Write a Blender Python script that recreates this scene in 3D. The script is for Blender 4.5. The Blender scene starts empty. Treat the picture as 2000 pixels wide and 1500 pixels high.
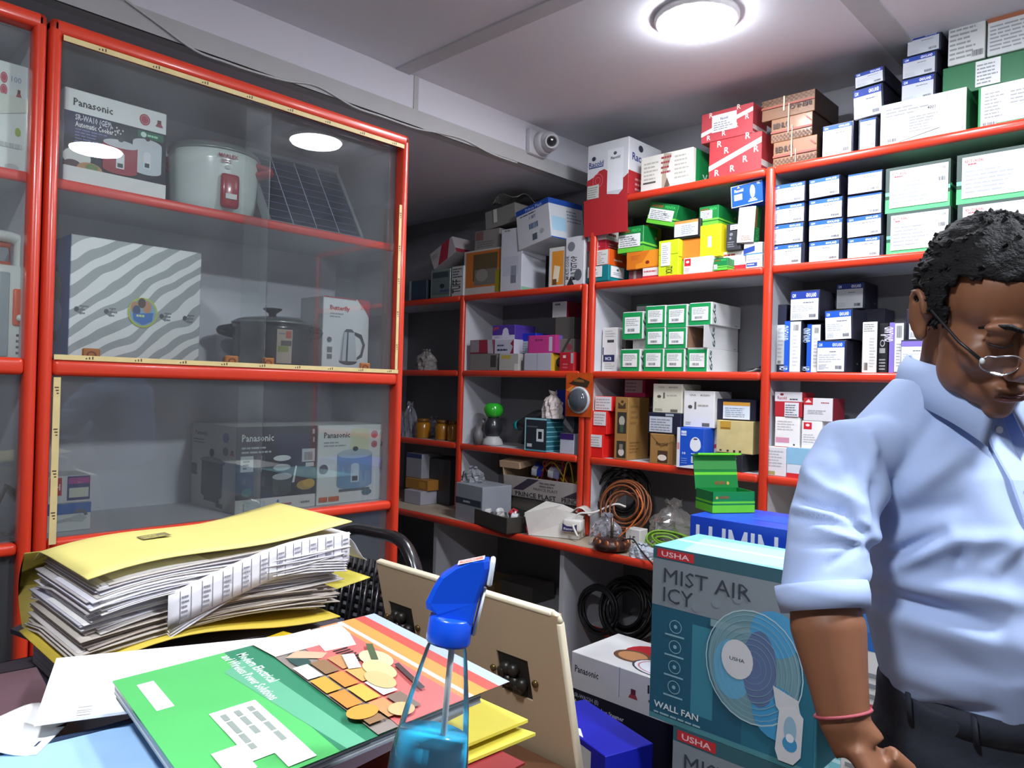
import bpy, bmesh, math, random
from mathutils import Vector, Matrix, Euler
random.seed(7)
SC = bpy.context.scene
COL = SC.collection
PI = math.pi

# ------------------------------------------------------------------ camera
F_PX = 1450.0
YAW = math.radians(43.5)
PITCH = math.radians(0.28)
ROLL = math.radians(1.575)
EYE = Vector((0, 0, 1.45))
FW = Vector((-math.sin(YAW) * math.cos(PITCH), math.cos(YAW) * math.cos(PITCH), math.sin(PITCH)))
RT0 = Vector((math.cos(YAW), math.sin(YAW), 0))
UP0 = RT0.cross(FW)
CR = RT0 * math.cos(ROLL) + UP0 * math.sin(ROLL)
CU = UP0 * math.cos(ROLL) - RT0 * math.sin(ROLL)
cam_d = bpy.data.cameras.new('camera')
cam_d.sensor_fit = 'HORIZONTAL'
cam_d.sensor_width = 36
cam_d.lens = F_PX / 2000 * 36
cam_d.clip_start = 0.02
cam = bpy.data.objects.new('camera', cam_d)
COL.objects.link(cam)
m = Matrix.Identity(4)
for i in range(3):
    m[i][0], m[i][1], m[i][2], m[i][3] = CR[i], CU[i], -FW[i], EYE[i]
cam.matrix_world = m
SC.camera = cam

# ------------------------------------------------------------------ light and exposure
SC.view_settings.view_transform = 'Standard'
SC.view_settings.look = 'None'
SC.view_settings.gamma = 1
SC.view_settings.exposure = 1.6
try:
    SC.view_settings.use_curve_mapping = False
except Exception:
    pass
wd = bpy.data.worlds.new('world')
SC.world = wd
wd.use_nodes = True
wd.node_tree.nodes['Background'].inputs[0].default_value = (0.75, 0.85, 1.0, 1)
wd.node_tree.nodes['Background'].inputs[1].default_value = 0.05
LAMPS = [(-1.30, 2.23, 46), (0.50, 1.37, 120), (-0.3, -0.3, 90), (-0.62, 2.08, 30)]     # x, y, emission strength of each ceiling panel; third is added fill, unseen
LAMP_R = 0.13
CEIL, SOFFIT, BEAM_X = 2.725, 2.525, -2.42

def ray(px, py):
    d = FW + CR * ((px - 1000) / F_PX) - CU * ((py - 750) / F_PX)
    return d
def W(px, py, Y):
    d = ray(px, py); return EYE + d * (Y / d.y)
def WX(px, py, X):
    d = ray(px, py); return EYE + d * (X / d.x)
def WZ(px, py, Z):
    d = ray(px, py); return EYE + d * ((Z - EYE.z) / d.z)
def WD(px, py, D):
    return EYE + ray(px, py) * D
def CF(r, f, z=0.0):                       # camera-aligned floor coordinates: metres to the right, metres ahead, height
    return Vector((math.cos(YAW) * r - math.sin(YAW) * f, math.sin(YAW) * r + math.cos(YAW) * f, z))

# ------------------------------------------------------------------ materials
def lin(c):
    if isinstance(c, str):
        c = c.lstrip('#'); c = ''.join(q * 2 for q in c) if len(c) == 3 else c; c = [int(c[i:i + 2], 16) / 255 for i in (0, 2, 4)]
        return tuple(x / 12.92 if x <= .04045 else ((x + .055) / 1.055) ** 2.4 for x in c)
    return tuple(c)
MATS = {}
def mat(col, rough=.55, metal=0.0, var=.07, scale=14, bump=0.0, coat=0.0, emit=0.0, spec=.5):
    key = (col, rough, metal, var, scale, bump, coat, emit, spec)
    if key in MATS: return MATS[key]
    m = bpy.data.materials.new('surface_%s' % str(col).strip('#'))
    m.use_nodes = True
    nt = m.node_tree; b = nt.nodes['Principled BSDF']
    c = lin(col)
    b.inputs['Roughness'].default_value = rough
    b.inputs['Metallic'].default_value = metal
    b.inputs['Specular IOR Level'].default_value = spec
    b.inputs['Coat Weight'].default_value = coat
    b.inputs['Coat Roughness'].default_value = .12
    if emit:
        b.inputs['Emission Color'].default_value = (*c, 1); b.inputs['Emission Strength'].default_value = emit
    tc = nt.nodes.new('ShaderNodeTexCoord')
    nz = nt.nodes.new('ShaderNodeTexNoise'); nz.inputs['Scale'].default_value = scale; nz.inputs['Detail'].default_value = 3
    nt.links.new(tc.outputs['Object'], nz.inputs['Vector'])
    rp = nt.nodes.new('ShaderNodeMapRange')
    rp.inputs['To Min'].default_value = 1 - var; rp.inputs['To Max'].default_value = 1 + var
    nt.links.new(nz.outputs['Fac'], rp.inputs['Value'])
    mx = nt.nodes.new('ShaderNodeVectorMath'); mx.operation = 'SCALE'
    mx.inputs[0].default_value = c
    nt.links.new(rp.outputs['Result'], mx.inputs['Scale'])
    nt.links.new(mx.outputs['Vector'], b.inputs['Base Color'])
    if bump:
        bp = nt.nodes.new('ShaderNodeBump'); bp.inputs['Strength'].default_value = bump; bp.inputs['Distance'].default_value = .01
        nt.links.new(nz.outputs['Fac'], bp.inputs['Height']); nt.links.new(bp.outputs['Normal'], b.inputs['Normal'])
    MATS[key] = m
    return m
def clear_mat(name, tint=(1, 1, 1), ior=1.45, rough=0.0, haze=0.0, haze_col=(.8, .85, .85)):
    m = bpy.data.materials.new(name); m.use_nodes = True
    nt = m.node_tree; nt.nodes.remove(nt.nodes['Principled BSDF'])
    out = nt.nodes['Material Output']
    fr = nt.nodes.new('ShaderNodeFresnel'); fr.inputs['IOR'].default_value = ior
    tr = nt.nodes.new('ShaderNodeBsdfTransparent'); tr.inputs['Color'].default_value = (*tint, 1)
    gl = nt.nodes.new('ShaderNodeBsdfGlossy'); gl.inputs['Roughness'].default_value = rough
    mx = nt.nodes.new('ShaderNodeMixShader')
    nt.links.new(fr.outputs[0], mx.inputs[0]); nt.links.new(tr.outputs[0], mx.inputs[1]); nt.links.new(gl.outputs[0], mx.inputs[2])
    last = mx
    if haze:
        df = nt.nodes.new('ShaderNodeBsdfDiffuse'); df.inputs['Color'].default_value = (*haze_col, 1)
        tc = nt.nodes.new('ShaderNodeTexCoord')
        nz = nt.nodes.new('ShaderNodeTexNoise'); nz.inputs['Scale'].default_value = 6
        nt.links.new(tc.outputs['Object'], nz.inputs['Vector'])
        mm = nt.nodes.new('ShaderNodeMath'); mm.operation = 'MULTIPLY'; mm.inputs[1].default_value = haze * 2
        nt.links.new(nz.outputs['Fac'], mm.inputs[0])
        m2 = nt.nodes.new('ShaderNodeMixShader')
        nt.links.new(mm.outputs[0], m2.inputs[0]); nt.links.new(mx.outputs[0], m2.inputs[1]); nt.links.new(df.outputs[0], m2.inputs[2])
        last = m2
    nt.links.new(last.outputs[0], out.inputs['Surface'])
    return m

# ------------------------------------------------------------------ mesh building
TXT = {}
def text_mesh(s, bold):
    k = (s, bold)
    if k not in TXT:
        cu = bpy.data.curves.new('t', 'FONT'); cu.body = s; cu.resolution_u = 1 if len(s) > 6 else 2
        cu.offset = .018 if bold else 0.0; cu.fill_mode = 'FRONT'
        o = bpy.data.objects.new('t', cu); COL.objects.link(o)
        dg = bpy.context.evaluated_depsgraph_get()
        me = bpy.data.meshes.new_from_object(o.evaluated_get(dg))
        vs = [v.co.copy() for v in me.vertices]; fs = [tuple(p.vertices) for p in me.polygons]
        COL.objects.unlink(o); bpy.data.objects.remove(o); bpy.data.curves.remove(cu); bpy.data.meshes.remove(me)
        if vs:
            x0 = min(v.x for v in vs); x1 = max(v.x for v in vs)
        else: x0, x1 = 0, 1
        TXT[k] = ([(v.x - x0, v.y) for v in vs], fs, x1 - x0)
    return TXT[k]

class MB:
    def __init__(s): s.v, s.f, s.mi, s.sm, s.mats = [], [], [], [], []
    def m(s, mt):
        if isinstance(mt, (str, tuple)): mt = mat(mt)
        if mt not in s.mats: s.mats.append(mt)
        return s.mats.index(mt)
    def add(s, vs, fs, mt, smooth=False, tf=None):
        b = len(s.v); i = s.m(mt)
        s.v += [(tf @ Vector(v)) if tf else Vector(v) for v in vs]
        for f in fs: s.f.append([b + k for k in f]); s.mi.append(i); s.sm.append(smooth)
        return s
    def quad(s, pts, mt): return s.add(pts, [tuple(range(len(pts)))], mt)
    def box(s, a, b, mt, tf=None):
        x0, y0, z0 = a; x1, y1, z1 = b
        vs = [(x0, y0, z0), (x1, y0, z0), (x1, y1, z0), (x0, y1, z0), (x0, y0, z1), (x1, y0, z1), (x1, y1, z1), (x0, y1, z1)]
        return s.add(vs, [(3, 2, 1, 0), (4, 5, 6, 7), (0, 1, 5, 4), (1, 2, 6, 5), (2, 3, 7, 6), (3, 0, 4, 7)], mt, False, tf)
    def bbox(s, a, b, r, mt, tf=None, seg=2):          # box with rounded edges
        bm = bmesh.new(); bmesh.ops.create_cube(bm, size=1)
        c = [(a[i] + b[i]) / 2 for i in range(3)]; d = [b[i] - a[i] for i in range(3)]
        for v in bm.verts: v.co = Vector([c[i] + v.co[i] * d[i] for i in range(3)])
        r = min(r, min(abs(x) for x in d) * .49)
        bmesh.ops.bevel(bm, geom=bm.edges[:], offset=r, segments=seg, profile=.5, affect='EDGES')
        bm.verts.index_update()
        s.add([v.co.copy() for v in bm.verts], [[v.index for v in f.verts] for f in bm.faces], mt, seg > 1, tf)
        bm.free(); return s
    def rings(s, rings, mt, caps=True, closed=True, smooth=True, tf=None, loop=False):
        n = len(rings[0]); vs = [p for r in rings for p in r]; fs = []
        nr = len(rings)
        for i in range(nr if loop else nr - 1):
            for k in range(n if closed else n - 1):
                a, b2 = i * n + k, i * n + (k + 1) % n
                c2, d2 = ((i + 1) % nr) * n + (k + 1) % n, ((i + 1) % nr) * n + k
                fs.append((a, b2, c2, d2))
        if caps and closed and not loop:
            fs.append(tuple(range(n))[::-1]); fs.append(tuple(range((nr - 1) * n, nr * n)))
        return s.add(vs, fs, mt, smooth, tf)
    def tube(s, pts, rad, mt, n=10, caps=True, tf=None, loop=False):
        pts = [Vector(p) for p in pts]; N = len(pts); rs = []
        up = None
        for i, p in enumerate(pts):
            if loop: t = pts[(i + 1) % N] - pts[i - 1]
            else: t = pts[min(i + 1, N - 1)] - pts[max(i - 1, 0)]
            t = t.normalized() if t.length > 1e-9 else Vector((0, 0, 1))
            if up is None: up = Vector((0, 0, 1)) if abs(t.z) < .9 else Vector((1, 0, 0))
            u = (up - t * up.dot(t)); u = u.normalized() if u.length > 1e-6 else t.orthogonal().normalized()
            w = t.cross(u); up = u
            r = rad[i] if isinstance(rad, list) else rad
            ru, rw = r if isinstance(r, tuple) else (r, r)
            rs.append([p + u * (math.sin(2 * PI * k / n) * ru) + w * (math.cos(2 * PI * k / n) * rw) for k in range(n)])
        return s.rings(rs, mt, caps, True, True, tf, loop)
    def lathe(s, prof, mt, n=24, tf=None, caps=True, smooth=True, sx=1, sy=1):
        rs = [[(r * math.cos(2 * PI * k / n) * sx, r * math.sin(2 * PI * k / n) * sy, z) for k in range(n)] for r, z in prof]
        return s.rings(rs, mt, caps, True, smooth, tf)
    def ell(s, c, r, mt, n=16, q=10, tf=None):
        rs = [[(c[0] + r[0] * math.sin(PI * j / q) * math.cos(2 * PI * k / n), c[1] + r[1] * math.sin(PI * j / q) * math.sin(2 * PI * k / n),
                c[2] - r[2] * math.cos(PI * j / q)) for k in range(n)] for j in range(q + 1)]
        rs[0] = [(c[0] + 1e-4 * math.cos(2 * PI * k / n), c[1] + 1e-4 * math.sin(2 * PI * k / n), c[2] - r[2]) for k in range(n)]
        rs[-1] = [(c[0] + 1e-4 * math.cos(2 * PI * k / n), c[1] + 1e-4 * math.sin(2 * PI * k / n), c[2] + r[2]) for k in range(n)]
        return s.rings(rs, mt, True, True, True, tf)
    def sheet(s, fn, nu, nv, th, mt, tf=None, smooth=True):     # a curved slab: fn(u, v) -> (x, y, z) of the top, th thick
        rs = []
        for i in range(nu + 1):
            top = [Vector(fn(i / nu, j / nv)) for j in range(nv + 1)]
            rs.append(top + [p - Vector((0, 0, th)) for p in top[::-1]])
        return s.rings(rs, mt, True, True, smooth, tf)
    # ---- prints: a little language drawn on a flat frame (origin o, right vector U and up vector V spanning the face, normal N)
    def prints(s, o, U, V, N, spec, eps=.0005):
        o, U, V, N = Vector(o), Vector(U), Vector(V), Vector(N).normalized()
        ul, vl = U.length, V.length; un, vn = U.normalized(), V.normalized()
        for i, it in enumerate(spec):
            e = N * (eps + .00012 * i); k = it[0]
            P = lambda u, v: o + U * u + V * v + e
            if k == 'r':
                _, a, b, c, d, col = it; s.quad([P(a, b), P(c, b), P(c, d), P(a, d)], col)
            elif k == 'e':
                _, a, b, ru, rv, col = it; s.quad([P(a + ru * math.cos(2 * PI * q / 20), b + rv * math.sin(2 * PI * q / 20)) for q in range(20)], col)
            elif k == 'o':
                _, a, b, ru, rv, th, col = it; n = 28
                for q in range(n):
                    w0, w1 = 2 * PI * q / n, 2 * PI * (q + 1) / n
                    s.quad([P(a + ru * math.cos(w0), b + rv * math.sin(w0)), P(a + ru * math.cos(w1), b + rv * math.sin(w1)),
                            P(a + ru * (1 - th) * math.cos(w1), b + rv * (1 - th) * math.sin(w1)), P(a + ru * (1 - th) * math.cos(w0), b + rv * (1 - th) * math.sin(w0))], col)
            elif k == 'p':
                s.quad([P(a, b) for a, b in it[1]], it[2])
            elif k == 'l':                                      # fine print: n lines of grey words
                _, a, b, c, d, n, col = it[:7]; rn = random.Random(n * 31 + int(a * 97) + int(ul * 1e4))
                hh = (d - b) / n
                for q in range(n):
                    y0 = d - hh * (q + .75); x = a
                    end = a + (c - a) * rn.uniform(.6, 1)
                    while x < end - .01:
                        x2 = min(end, x + (c - a) * rn.uniform(.1, .3)); s.quad([P(x, y0), P(x2, y0), P(x2, y0 + hh * .42), P(x, y0 + hh * .42)], col); x = x2 + (c - a) * .03
            elif k == 'b':                                      # bar code
                _, a, b, c, d, col = it; rn = random.Random(int(a * 1000) + int(ul * 1e4)); x = a
                while x < c:
                    w = (c - a) * rn.uniform(.015, .06); s.quad([P(x, b), P(min(x + w, c), b), P(min(x + w, c), d), P(x, d)], col); x += w + (c - a) * rn.uniform(.02, .05)
            elif k == 't':                                      # lettering: text, u, v of the baseline start, cap height as share of V, colour, rotation, max width share
                txt, a, b, hh, col = it[1:6]; rot = math.radians(it[6]) if len(it) > 6 else 0; mw = it[7] if len(it) > 7 else None
                bold = not (len(it) > 8 and it[8] == 'thin')
                vs, fs, wd_ = text_mesh(txt, bold)
                sy = hh * vl / .7; sx = sy
                span = mw * (ul if abs(math.sin(rot)) < .5 else vl) if mw else None
                if span: sx = span / max(wd_, 1e-6)
                c_, s_ = math.cos(rot), math.sin(rot); base = o + U * a + V * b + e
                s.add([base + un * (x * sx * c_ - y * sy * s_) + vn * (x * sx * s_ + y * sy * c_) for x, y in vs], fs, col)
        return s
    def build(s, name, parent=None, loc=(0, 0, 0), rot=(0, 0, 0), recalc=True):
        me = bpy.data.meshes.new(name)
        me.from_pydata([tuple(v) for v in s.v], [], s.f)
        for mt in s.mats: me.materials.append(mt)
        me.polygons.foreach_set('material_index', s.mi); me.polygons.foreach_set('use_smooth', s.sm)
        me.update()
        if recalc:
            bm = bmesh.new(); bm.from_mesh(me); bmesh.ops.recalc_face_normals(bm, faces=bm.faces[:]); bm.to_mesh(me); bm.free()
        o = bpy.data.objects.new(name, me); COL.objects.link(o)
        o.location = loc; o.rotation_euler = rot
        if parent: o.parent = parent
        return o

def tag(o, label=None, cat=None, group=None, kind=None):
    if label: o['label'] = label
    if cat: o['category'] = cat
    if group: o['group'] = group
    if kind: o['kind'] = kind
    return o
def empty(name, loc=(0, 0, 0), rot=(0, 0, 0)):
    o = bpy.data.objects.new(name, None); COL.objects.link(o); o.location = loc; o.rotation_euler = rot; o.empty_display_size = .05
    return o
def struct(o): o['kind'] = 'structure'; return o
def copy_tree(o, parent=None):
    c = o.copy(); COL.objects.link(c)
    if parent: c.parent = parent
    for ch in o.children: copy_tree(ch, c)
    return c
def curve_pts(ctrl, n=8, closed=False):            # Catmull-Rom through control points
    P = [Vector(p) for p in ctrl]; N = len(P); out = []
    rng = range(N) if closed else range(N - 1)
    for i in rng:
        p0 = P[(i - 1) % N] if closed or i > 0 else P[0]; p1 = P[i]; p2 = P[(i + 1) % N]
        p3 = P[(i + 2) % N] if closed or i + 2 < N else P[-1]
        for k in range(n):
            t = k / n
            out.append(.5 * ((2 * p1) + (p2 - p0) * t + (2 * p0 - 5 * p1 + 4 * p2 - p3) * t * t + (3 * p1 - p0 - 3 * p2 + p3) * t ** 3))
    if not closed: out.append(P[-1].copy())
    return out
# ------------------------------------------------------------------ colours
RED = mat('#d63c22', .32, var=.10, scale=5, coat=.25)
WHITE = '#f1f2ee'; BLK = '#1b1b1e'; GREY = '#8f9092'
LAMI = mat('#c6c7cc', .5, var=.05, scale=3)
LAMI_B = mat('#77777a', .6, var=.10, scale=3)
PAINT = mat('#dadae0', .85, var=.05, scale=2)
DUSTY = mat('#b9bab9', .8, var=.12, scale=5, bump=.05)

# ------------------------------------------------------------------ room
XL, XR, YB, YR = -4.0, 2.0, 3.14, -2.4
def slab(name, a, b, m_): return struct(MB().box(a, b, m_).build(name))
slab('floor', (XL - .1, YR - .1, -.1), (XR + .1, YB + .1, 0), mat('#5a5048', .5, var=.15, scale=6))
slab('wall_left', (XL - .1, YR, 0), (XL, YB, SOFFIT), mat('#77777b', .85))
slab('wall_back', (XL, YB, 0), (XR, YB + .1, CEIL), mat('#8e8e93', .85))
slab('wall_right', (XR, YR, 0), (XR + .1, YB, CEIL), mat('#8d8c90', .8))
slab('wall_rear', (XL, YR - .1, 0), (XR, YR, CEIL), mat('#77777c', .8))
# false ceiling: panels with narrow cover strips over the joints, dropped edge on the left
ce = MB().box((BEAM_X, YR - .1, CEIL), (XR + .1, YB + .1, CEIL + .06), PAINT)
struct(ce.build('ceiling'))
lo = MB().box((XL - .1, YR - .1, SOFFIT), (BEAM_X, YB + .1, CEIL + .06), PAINT)
struct(lo.build('ceiling_dropped'))
sx = WZ(930, 75, CEIL)
struct(MB().box((BEAM_X, sx.y - .035, CEIL - .006), (XR, sx.y + .035, CEIL), mat('#bdbdc0', .85)).build('trim_1'))
sr = WZ(1715, 38, CEIL)
struct(MB().box((sr.x - .045, YR, CEIL - .0085), (sr.x + .045, YB, CEIL), mat('#b4b6b8', .85)).build('trim_2'))
# metal angle along the lower edge of the dropped ceiling
ed = MB().box((BEAM_X - .05, YR, SOFFIT - .008), (BEAM_X + .006, YB, SOFFIT), DUSTY).box((BEAM_X, YR, SOFFIT - .008), (BEAM_X + .008, YB, SOFFIT + .06), DUSTY)
struct(ed.build('trim_3'))
jy = WX(812, 180, BEAM_X).y
struct(MB().box((BEAM_X, jy - .012, SOFFIT), (BEAM_X + .004, jy + .012, CEIL), DUSTY).build('trim_4'))

# ------------------------------------------------------------------ ceiling lamps
def lamp(x, y, st, label):
    t = empty('ceiling_lamp', (x, y, CEIL)); tag(t, label, 'lamp', 'round ceiling panel lamps')
    MB().lathe([(LAMP_R + .012, 0), (LAMP_R + .012, -.012), (LAMP_R + .004, -.02), (LAMP_R, -.02), (LAMP_R, -.004)], mat('#f4f4f4', .4), 48).build('lamp_rim', t)
    MB().lathe([(LAMP_R, -.006), (LAMP_R, -.02), (LAMP_R * .95, -.03), (LAMP_R * .7, -.037), (.001, -.04)], mat('#f2f6ff', .5, emit=st, var=0), 48).build('diffuser', t)
lamp(*LAMPS[0], 'lit round white panel lamp in the middle of the ceiling')
lamp(*LAMPS[1], 'round white panel lamp over the man and counter, out of the picture')
lamp(*LAMPS[3], 'round white panel lamp close to the tall shelves, above the picture edge')
lamp(*LAMPS[2], 'added round panel lamp, unseen, brightening the counter and showcase from behind the counter')  # unseen fill lamp, added to brighten counter, man and showcase fronts

# ------------------------------------------------------------------ wall of shelves
SY, SD, ST = 2.80, .32, .034
Z5, Z4, Z3, Z2, Z1 = 2.345, 1.955, 1.538, 1.134, .76
PX = [-3.93, -3.05, -2.17, -1.285, -.395, .49]
def red_bar(mb, a, b):                       # beaded red lipping on a front edge
    mb.bbox(a, b, .012, RED, seg=3)
def shelf_unit(name, xs, zs, ztop, label):
    t = empty(name, ((xs[0] + xs[-1]) / 2, SY, 0)); tag(t, label, 'shelving unit')
    ox = t.location.x
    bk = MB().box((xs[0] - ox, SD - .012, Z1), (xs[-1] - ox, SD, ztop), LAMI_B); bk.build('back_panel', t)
    for x in xs:
        d = MB().box((x - ox - .012, .012, Z1), (x - ox + .012, SD - .012, ztop), LAMI)
        dv = d.build('divider', t)
        e = MB(); red_bar(e, (x - ox - .0185, -.012, Z1), (x - ox + .0185, .014, ztop)); e.build('edge_strip', dv)
    for z in zs:
        for x0, x1 in zip(xs[:-1], xs[1:]):
            b = MB().box((x0 + .012 - ox, .012, z - ST + .006), (x1 - .012 - ox, SD - .012, z), LAMI)
            bo = b.build('shelf_board', t)
            e = MB(); red_bar(e, (x0 + .0185 - ox, -.012, z - ST), (x1 - .0185 - ox, .014, z + .001)); e.build('edge_strip', bo)
    return t
shelf_unit('shelf_unit', [PX[0], PX[1], PX[2] - .02], [Z2, Z3, Z4], Z4, 'low red-edged shelving bays in the dark corner behind the glass cabinet')
shelf_unit('shelf_unit', [PX[2] + .02, PX[3], PX[4], PX[5]], [Z2, Z3, Z4, Z5], Z5, 'tall white shelving unit with red edges reaching almost to the ceiling')
# bench along the foot of the shelves
BY = 2.585
t = empty('shelf_bench', (-2, SY, 0)); tag(t, 'low wooden bench board with red front edge running under the shelves', 'bench')
o = MB().box((-3.93 + 2, BY - SY + .012, Z1 - .03), (.49 + 2, SD, Z1), mat('#b3a48f', .6, var=.12)).build('bench_board', t)
e = MB(); red_bar(e, (-3.93 + 2, BY - SY - .012, Z1 - .034), (.49 + 2, BY - SY + .014, Z1 + .001)); e.build('edge_strip', o)
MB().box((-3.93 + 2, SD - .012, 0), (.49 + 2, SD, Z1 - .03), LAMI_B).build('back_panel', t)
o = MB().box((-3.93 + 2, .05, .30), (.49 + 2, SD, .335), LAMI).build('lower_shelf', t)
e = MB(); red_bar(e, (-3.93 + 2, .024, .30), (.49 + 2, .05, .336)); e.build('edge_strip', o)
for x in (-3.04, -2.155, -1.285, -.395):
    MB().box((x - .012 + 2, BY - SY + .05, 0), (x + .012 + 2, SD, Z1 - .03), LAMI).build('bench_support', t)

# ------------------------------------------------------------------ glass showcases on the left
CX, CD = -2.0, .40
GLASS = clear_mat('window_glass', (.97, .99, .98), 1.5, 0.0, haze=.035, haze_col=(.75, .8, .85))
STRIP = mat('#d9c489', .5, var=.15, scale=30)
CT = 2.288
cy1 = WX(790, 500, CX).y; cy0 = WX(86, 300, CX).y
def tape(mb, p0, p1, w, n, marks=9):          # cream tape with dark figures, from p0 to p1, n = outward normal
    p0, p1, n = Vector(p0), Vector(p1), Vector(n); d = (p1 - p0); s_ = n.cross(d.normalized()) * w
    mb.add([p0 - s_ / 2, p1 - s_ / 2, p1 + s_ / 2, p0 + s_ / 2, p0 - s_ / 2 + n * .002, p1 - s_ / 2 + n * .002, p1 + s_ / 2 + n * .002, p0 + s_ / 2 + n * .002],
           [(0, 1, 2, 3), (4, 5, 6, 7), (0, 1, 5, 4), (1, 2, 6, 5), (2, 3, 7, 6), (3, 0, 4, 7)], STRIP)
    for i in range(marks):
        a = p0 + d * ((i + .6) / marks)
        for k in range(3):
            q = a + d.normalized() * (.007 * k) - s_ * .25 + n * .0024
            mb.quad([q, q + d.normalized() * .003, q + d.normalized() * .003 + s_ * (.3 + .15 * k), q + s_ * (.3 + .15 * k)], '#4a3b26')
def showcase(ya, yb, label, main):
    t = empty('glass_showcase', (CX, (ya + yb) / 2, 0)); tag(t, label, 'display cabinet')
    oy = t.location.y; a, b = ya - oy, yb - oy
    MB().box((-CD, a, 0), (-CD + .012, b, CT), mat('#c9cad2', .5, var=.05, scale=3)).build('back_panel', t)
    for y in (a, b - .016): MB().box((-CD + .012, y, 0), (-.03, y + .016, CT - .03), LAMI).build('side_panel', t)
    MB().box((-CD + .012, a, CT - .03), (-.03, b, CT - .014), LAMI).build('top_panel', t)
    fr = MB(); pw = .026
    red = lambda p, q: fr.bbox(p, q, .011, RED, seg=3)
    red((-.035, a, 0), (.014, a + pw, CT)); red((-.035, b - pw, 0), (.014, b, CT))
    red((-.035, a, CT - .036), (.014, b, CT)); red((-.035, a + pw, 1.448), (.014, b - pw, 1.488))
    red((-.035, a + pw, 1.03), (.004, b - pw, 1.06)); red((-.035, a + pw, .02), (.004, b - pw, .06))
    fr.build('front_frame', t)
    if main:
        mb = MB(); tape(mb, (.0145, a + pw, CT - .042), (.0145, b - pw, CT - .042), .013, (1, 0, 0), 8); mb.build('tape_strip', t)
        mb = MB(); tape(mb, (.0145, a + pw, 1.493), (.0145, b - pw, 1.493), .012, (1, 0, 0), 9); mb.build('tape_strip', t)
        mb = MB(); tape(mb, (.012, a + pw + .009, 1.05), (.012, a + pw + .009, 1.445), .015, (1, 0, 0), 4); mb.build('tape_strip', t)
        mb = MB(); tape(mb, (.012, b - pw - .006, 1.5), (.012, b - pw - .006, 2.05), .010, (1, 0, 0), 5); mb.build('tape_strip', t)
    for z in (1.925, 1.470, 1.055, .5):
        s_ = MB().box((-CD + .012, a + .016, z - .018), (-.05, b - .016, z), LAMI).build('shelf_board', t)
        if z == 1.925:
            e = MB(); e.bbox((-.052, a + .016, z - .024), (-.036, b - .016, z + .002), .006, mat('#e8483a', .35), seg=2); e.build('edge_strip', s_)
    mid = (WX(505, 500, CX).y - oy) if main else 0
    lap = .035
    for z0, z1, hs in ((1.49, CT - .04, True), (1.06, 1.447, False), (.062, 1.028, False)):
        for i, (y0, y1, x) in enumerate(((a + .02, mid + lap, -.012), (mid - lap, b - .02, -.024))):
            g = MB().box((x - .004, y0, z0), (x, y1, z1), GLASS).build('glass_pane', t)
            if hs and main:
                ys = [(WX(180, 690, CX).y - oy), (WX(455, 690, CX).y - oy)] if i == 0 else [(WX(530, 690, CX).y - oy), (WX(720, 695, CX).y - oy)]
                for y in ys:
                    h = MB().bbox((x, y - .02, z0 + .001), (x + .008, y + .02, z0 + .028), .003, mat('#8a5a2c', .45, var=.25, scale=60), seg=1)
                    h.prints((x + .008, y - .02, z0), (0, .04, 0), (0, 0, .03), (1, 0, 0), [('o', .5, .4, .28, .3, .35, '#5c2a20')])
                    h.build('pull_handle', g)
    return t
showcase(cy0 + .003, cy1, 'red-framed glass showcase holding rice cookers, solar panel and kettle box', True)
showcase(-.62, cy0 - .003, 'red-framed glass showcase cut off at the left edge, holding a lantern', False)
# ------------------------------------------------------------------ cartons
TOP = {}
FACES = {'F': lambda w, d, h: ((-w / 2, 0, 0), (w, 0, 0), (0, 0, h), (0, -1, 0)),
         'R': lambda w, d, h: ((w / 2, 0, 0), (0, d, 0), (0, 0, h), (1, 0, 0)),
         'L': lambda w, d, h: ((-w / 2, d, 0), (0, -d, 0), (0, 0, h), (-1, 0, 0)),
         'T': lambda w, d, h: ((-w / 2, 0, h), (w, 0, 0), (0, d, 0), (0, 0, 1)),
         'B': lambda w, d, h: ((-w / 2, d, 0), (w, 0, 0), (0, -d, 0), (0, 0, -1))}
def carton_mesh(w, d, h, body, pr, labels, name, loc, rot, rough=.5, r=.002):
    b = MB()
    if isinstance(body, str) and body: body = mat(body, rough, var=.06, coat=.12)
    b.bbox((-w / 2, 0, 0), (w / 2, d, h), r, body, seg=1)
    for k, sp in (pr or {}).items():
        o, U, V, N = FACES[k](w, d, h); b.prints(o, U, V, N, sp)
    ob = b.build(name, None, loc, rot)
    for lb in labels or []:
        k, u0, v0, u1, v1, col, sp = lb
        o, U, V, N = FACES[k](w, d, h); o, U, V, N = map(Vector, (o, U, V, N))
        q = MB(); o2 = o + U * u0 + V * v0 + N * .0032; U2, V2 = U * (u1 - u0), V * (v1 - v0)
        q.quad([o2, o2 + U2, o2 + U2 + V2, o2 + V2], mat(col, .45, var=.03))
        q.prints(o2, U2, V2, N, sp)
        q.build('label', ob)
    return ob
def K(key, x0, x1, top, on, Y, d, body, label, pr=None, labels=None, cat='box', group=None, name='carton', rot=0, tilt=0, w=None, h=None, bot=None, lift=0, lean=0, rough=.5):
    zb = TOP[on] if isinstance(on, str) else on
    xc = (x0 + x1) / 2
    if zb is None: zb = W(xc, bot, Y).z
    zt = W(xc, top, Y).z
    A, B = W(x0, top, Y).x, W(x1, top, Y).x
    w = w or (B - A); h = h or max(zt - zb, .01)
    a = math.radians(tilt)
    up = abs(w / 2 * math.sin(a)) + lift
    ob = carton_mesh(w, d, h, body, pr, labels, name, ((A + B) / 2, Y, zb + up + .0006), (math.radians(lean), a, math.radians(rot)), rough)
    tag(ob, label, cat, group)
    TOP[key] = zb + up + h * math.cos(a) + .0006
    return ob
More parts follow.
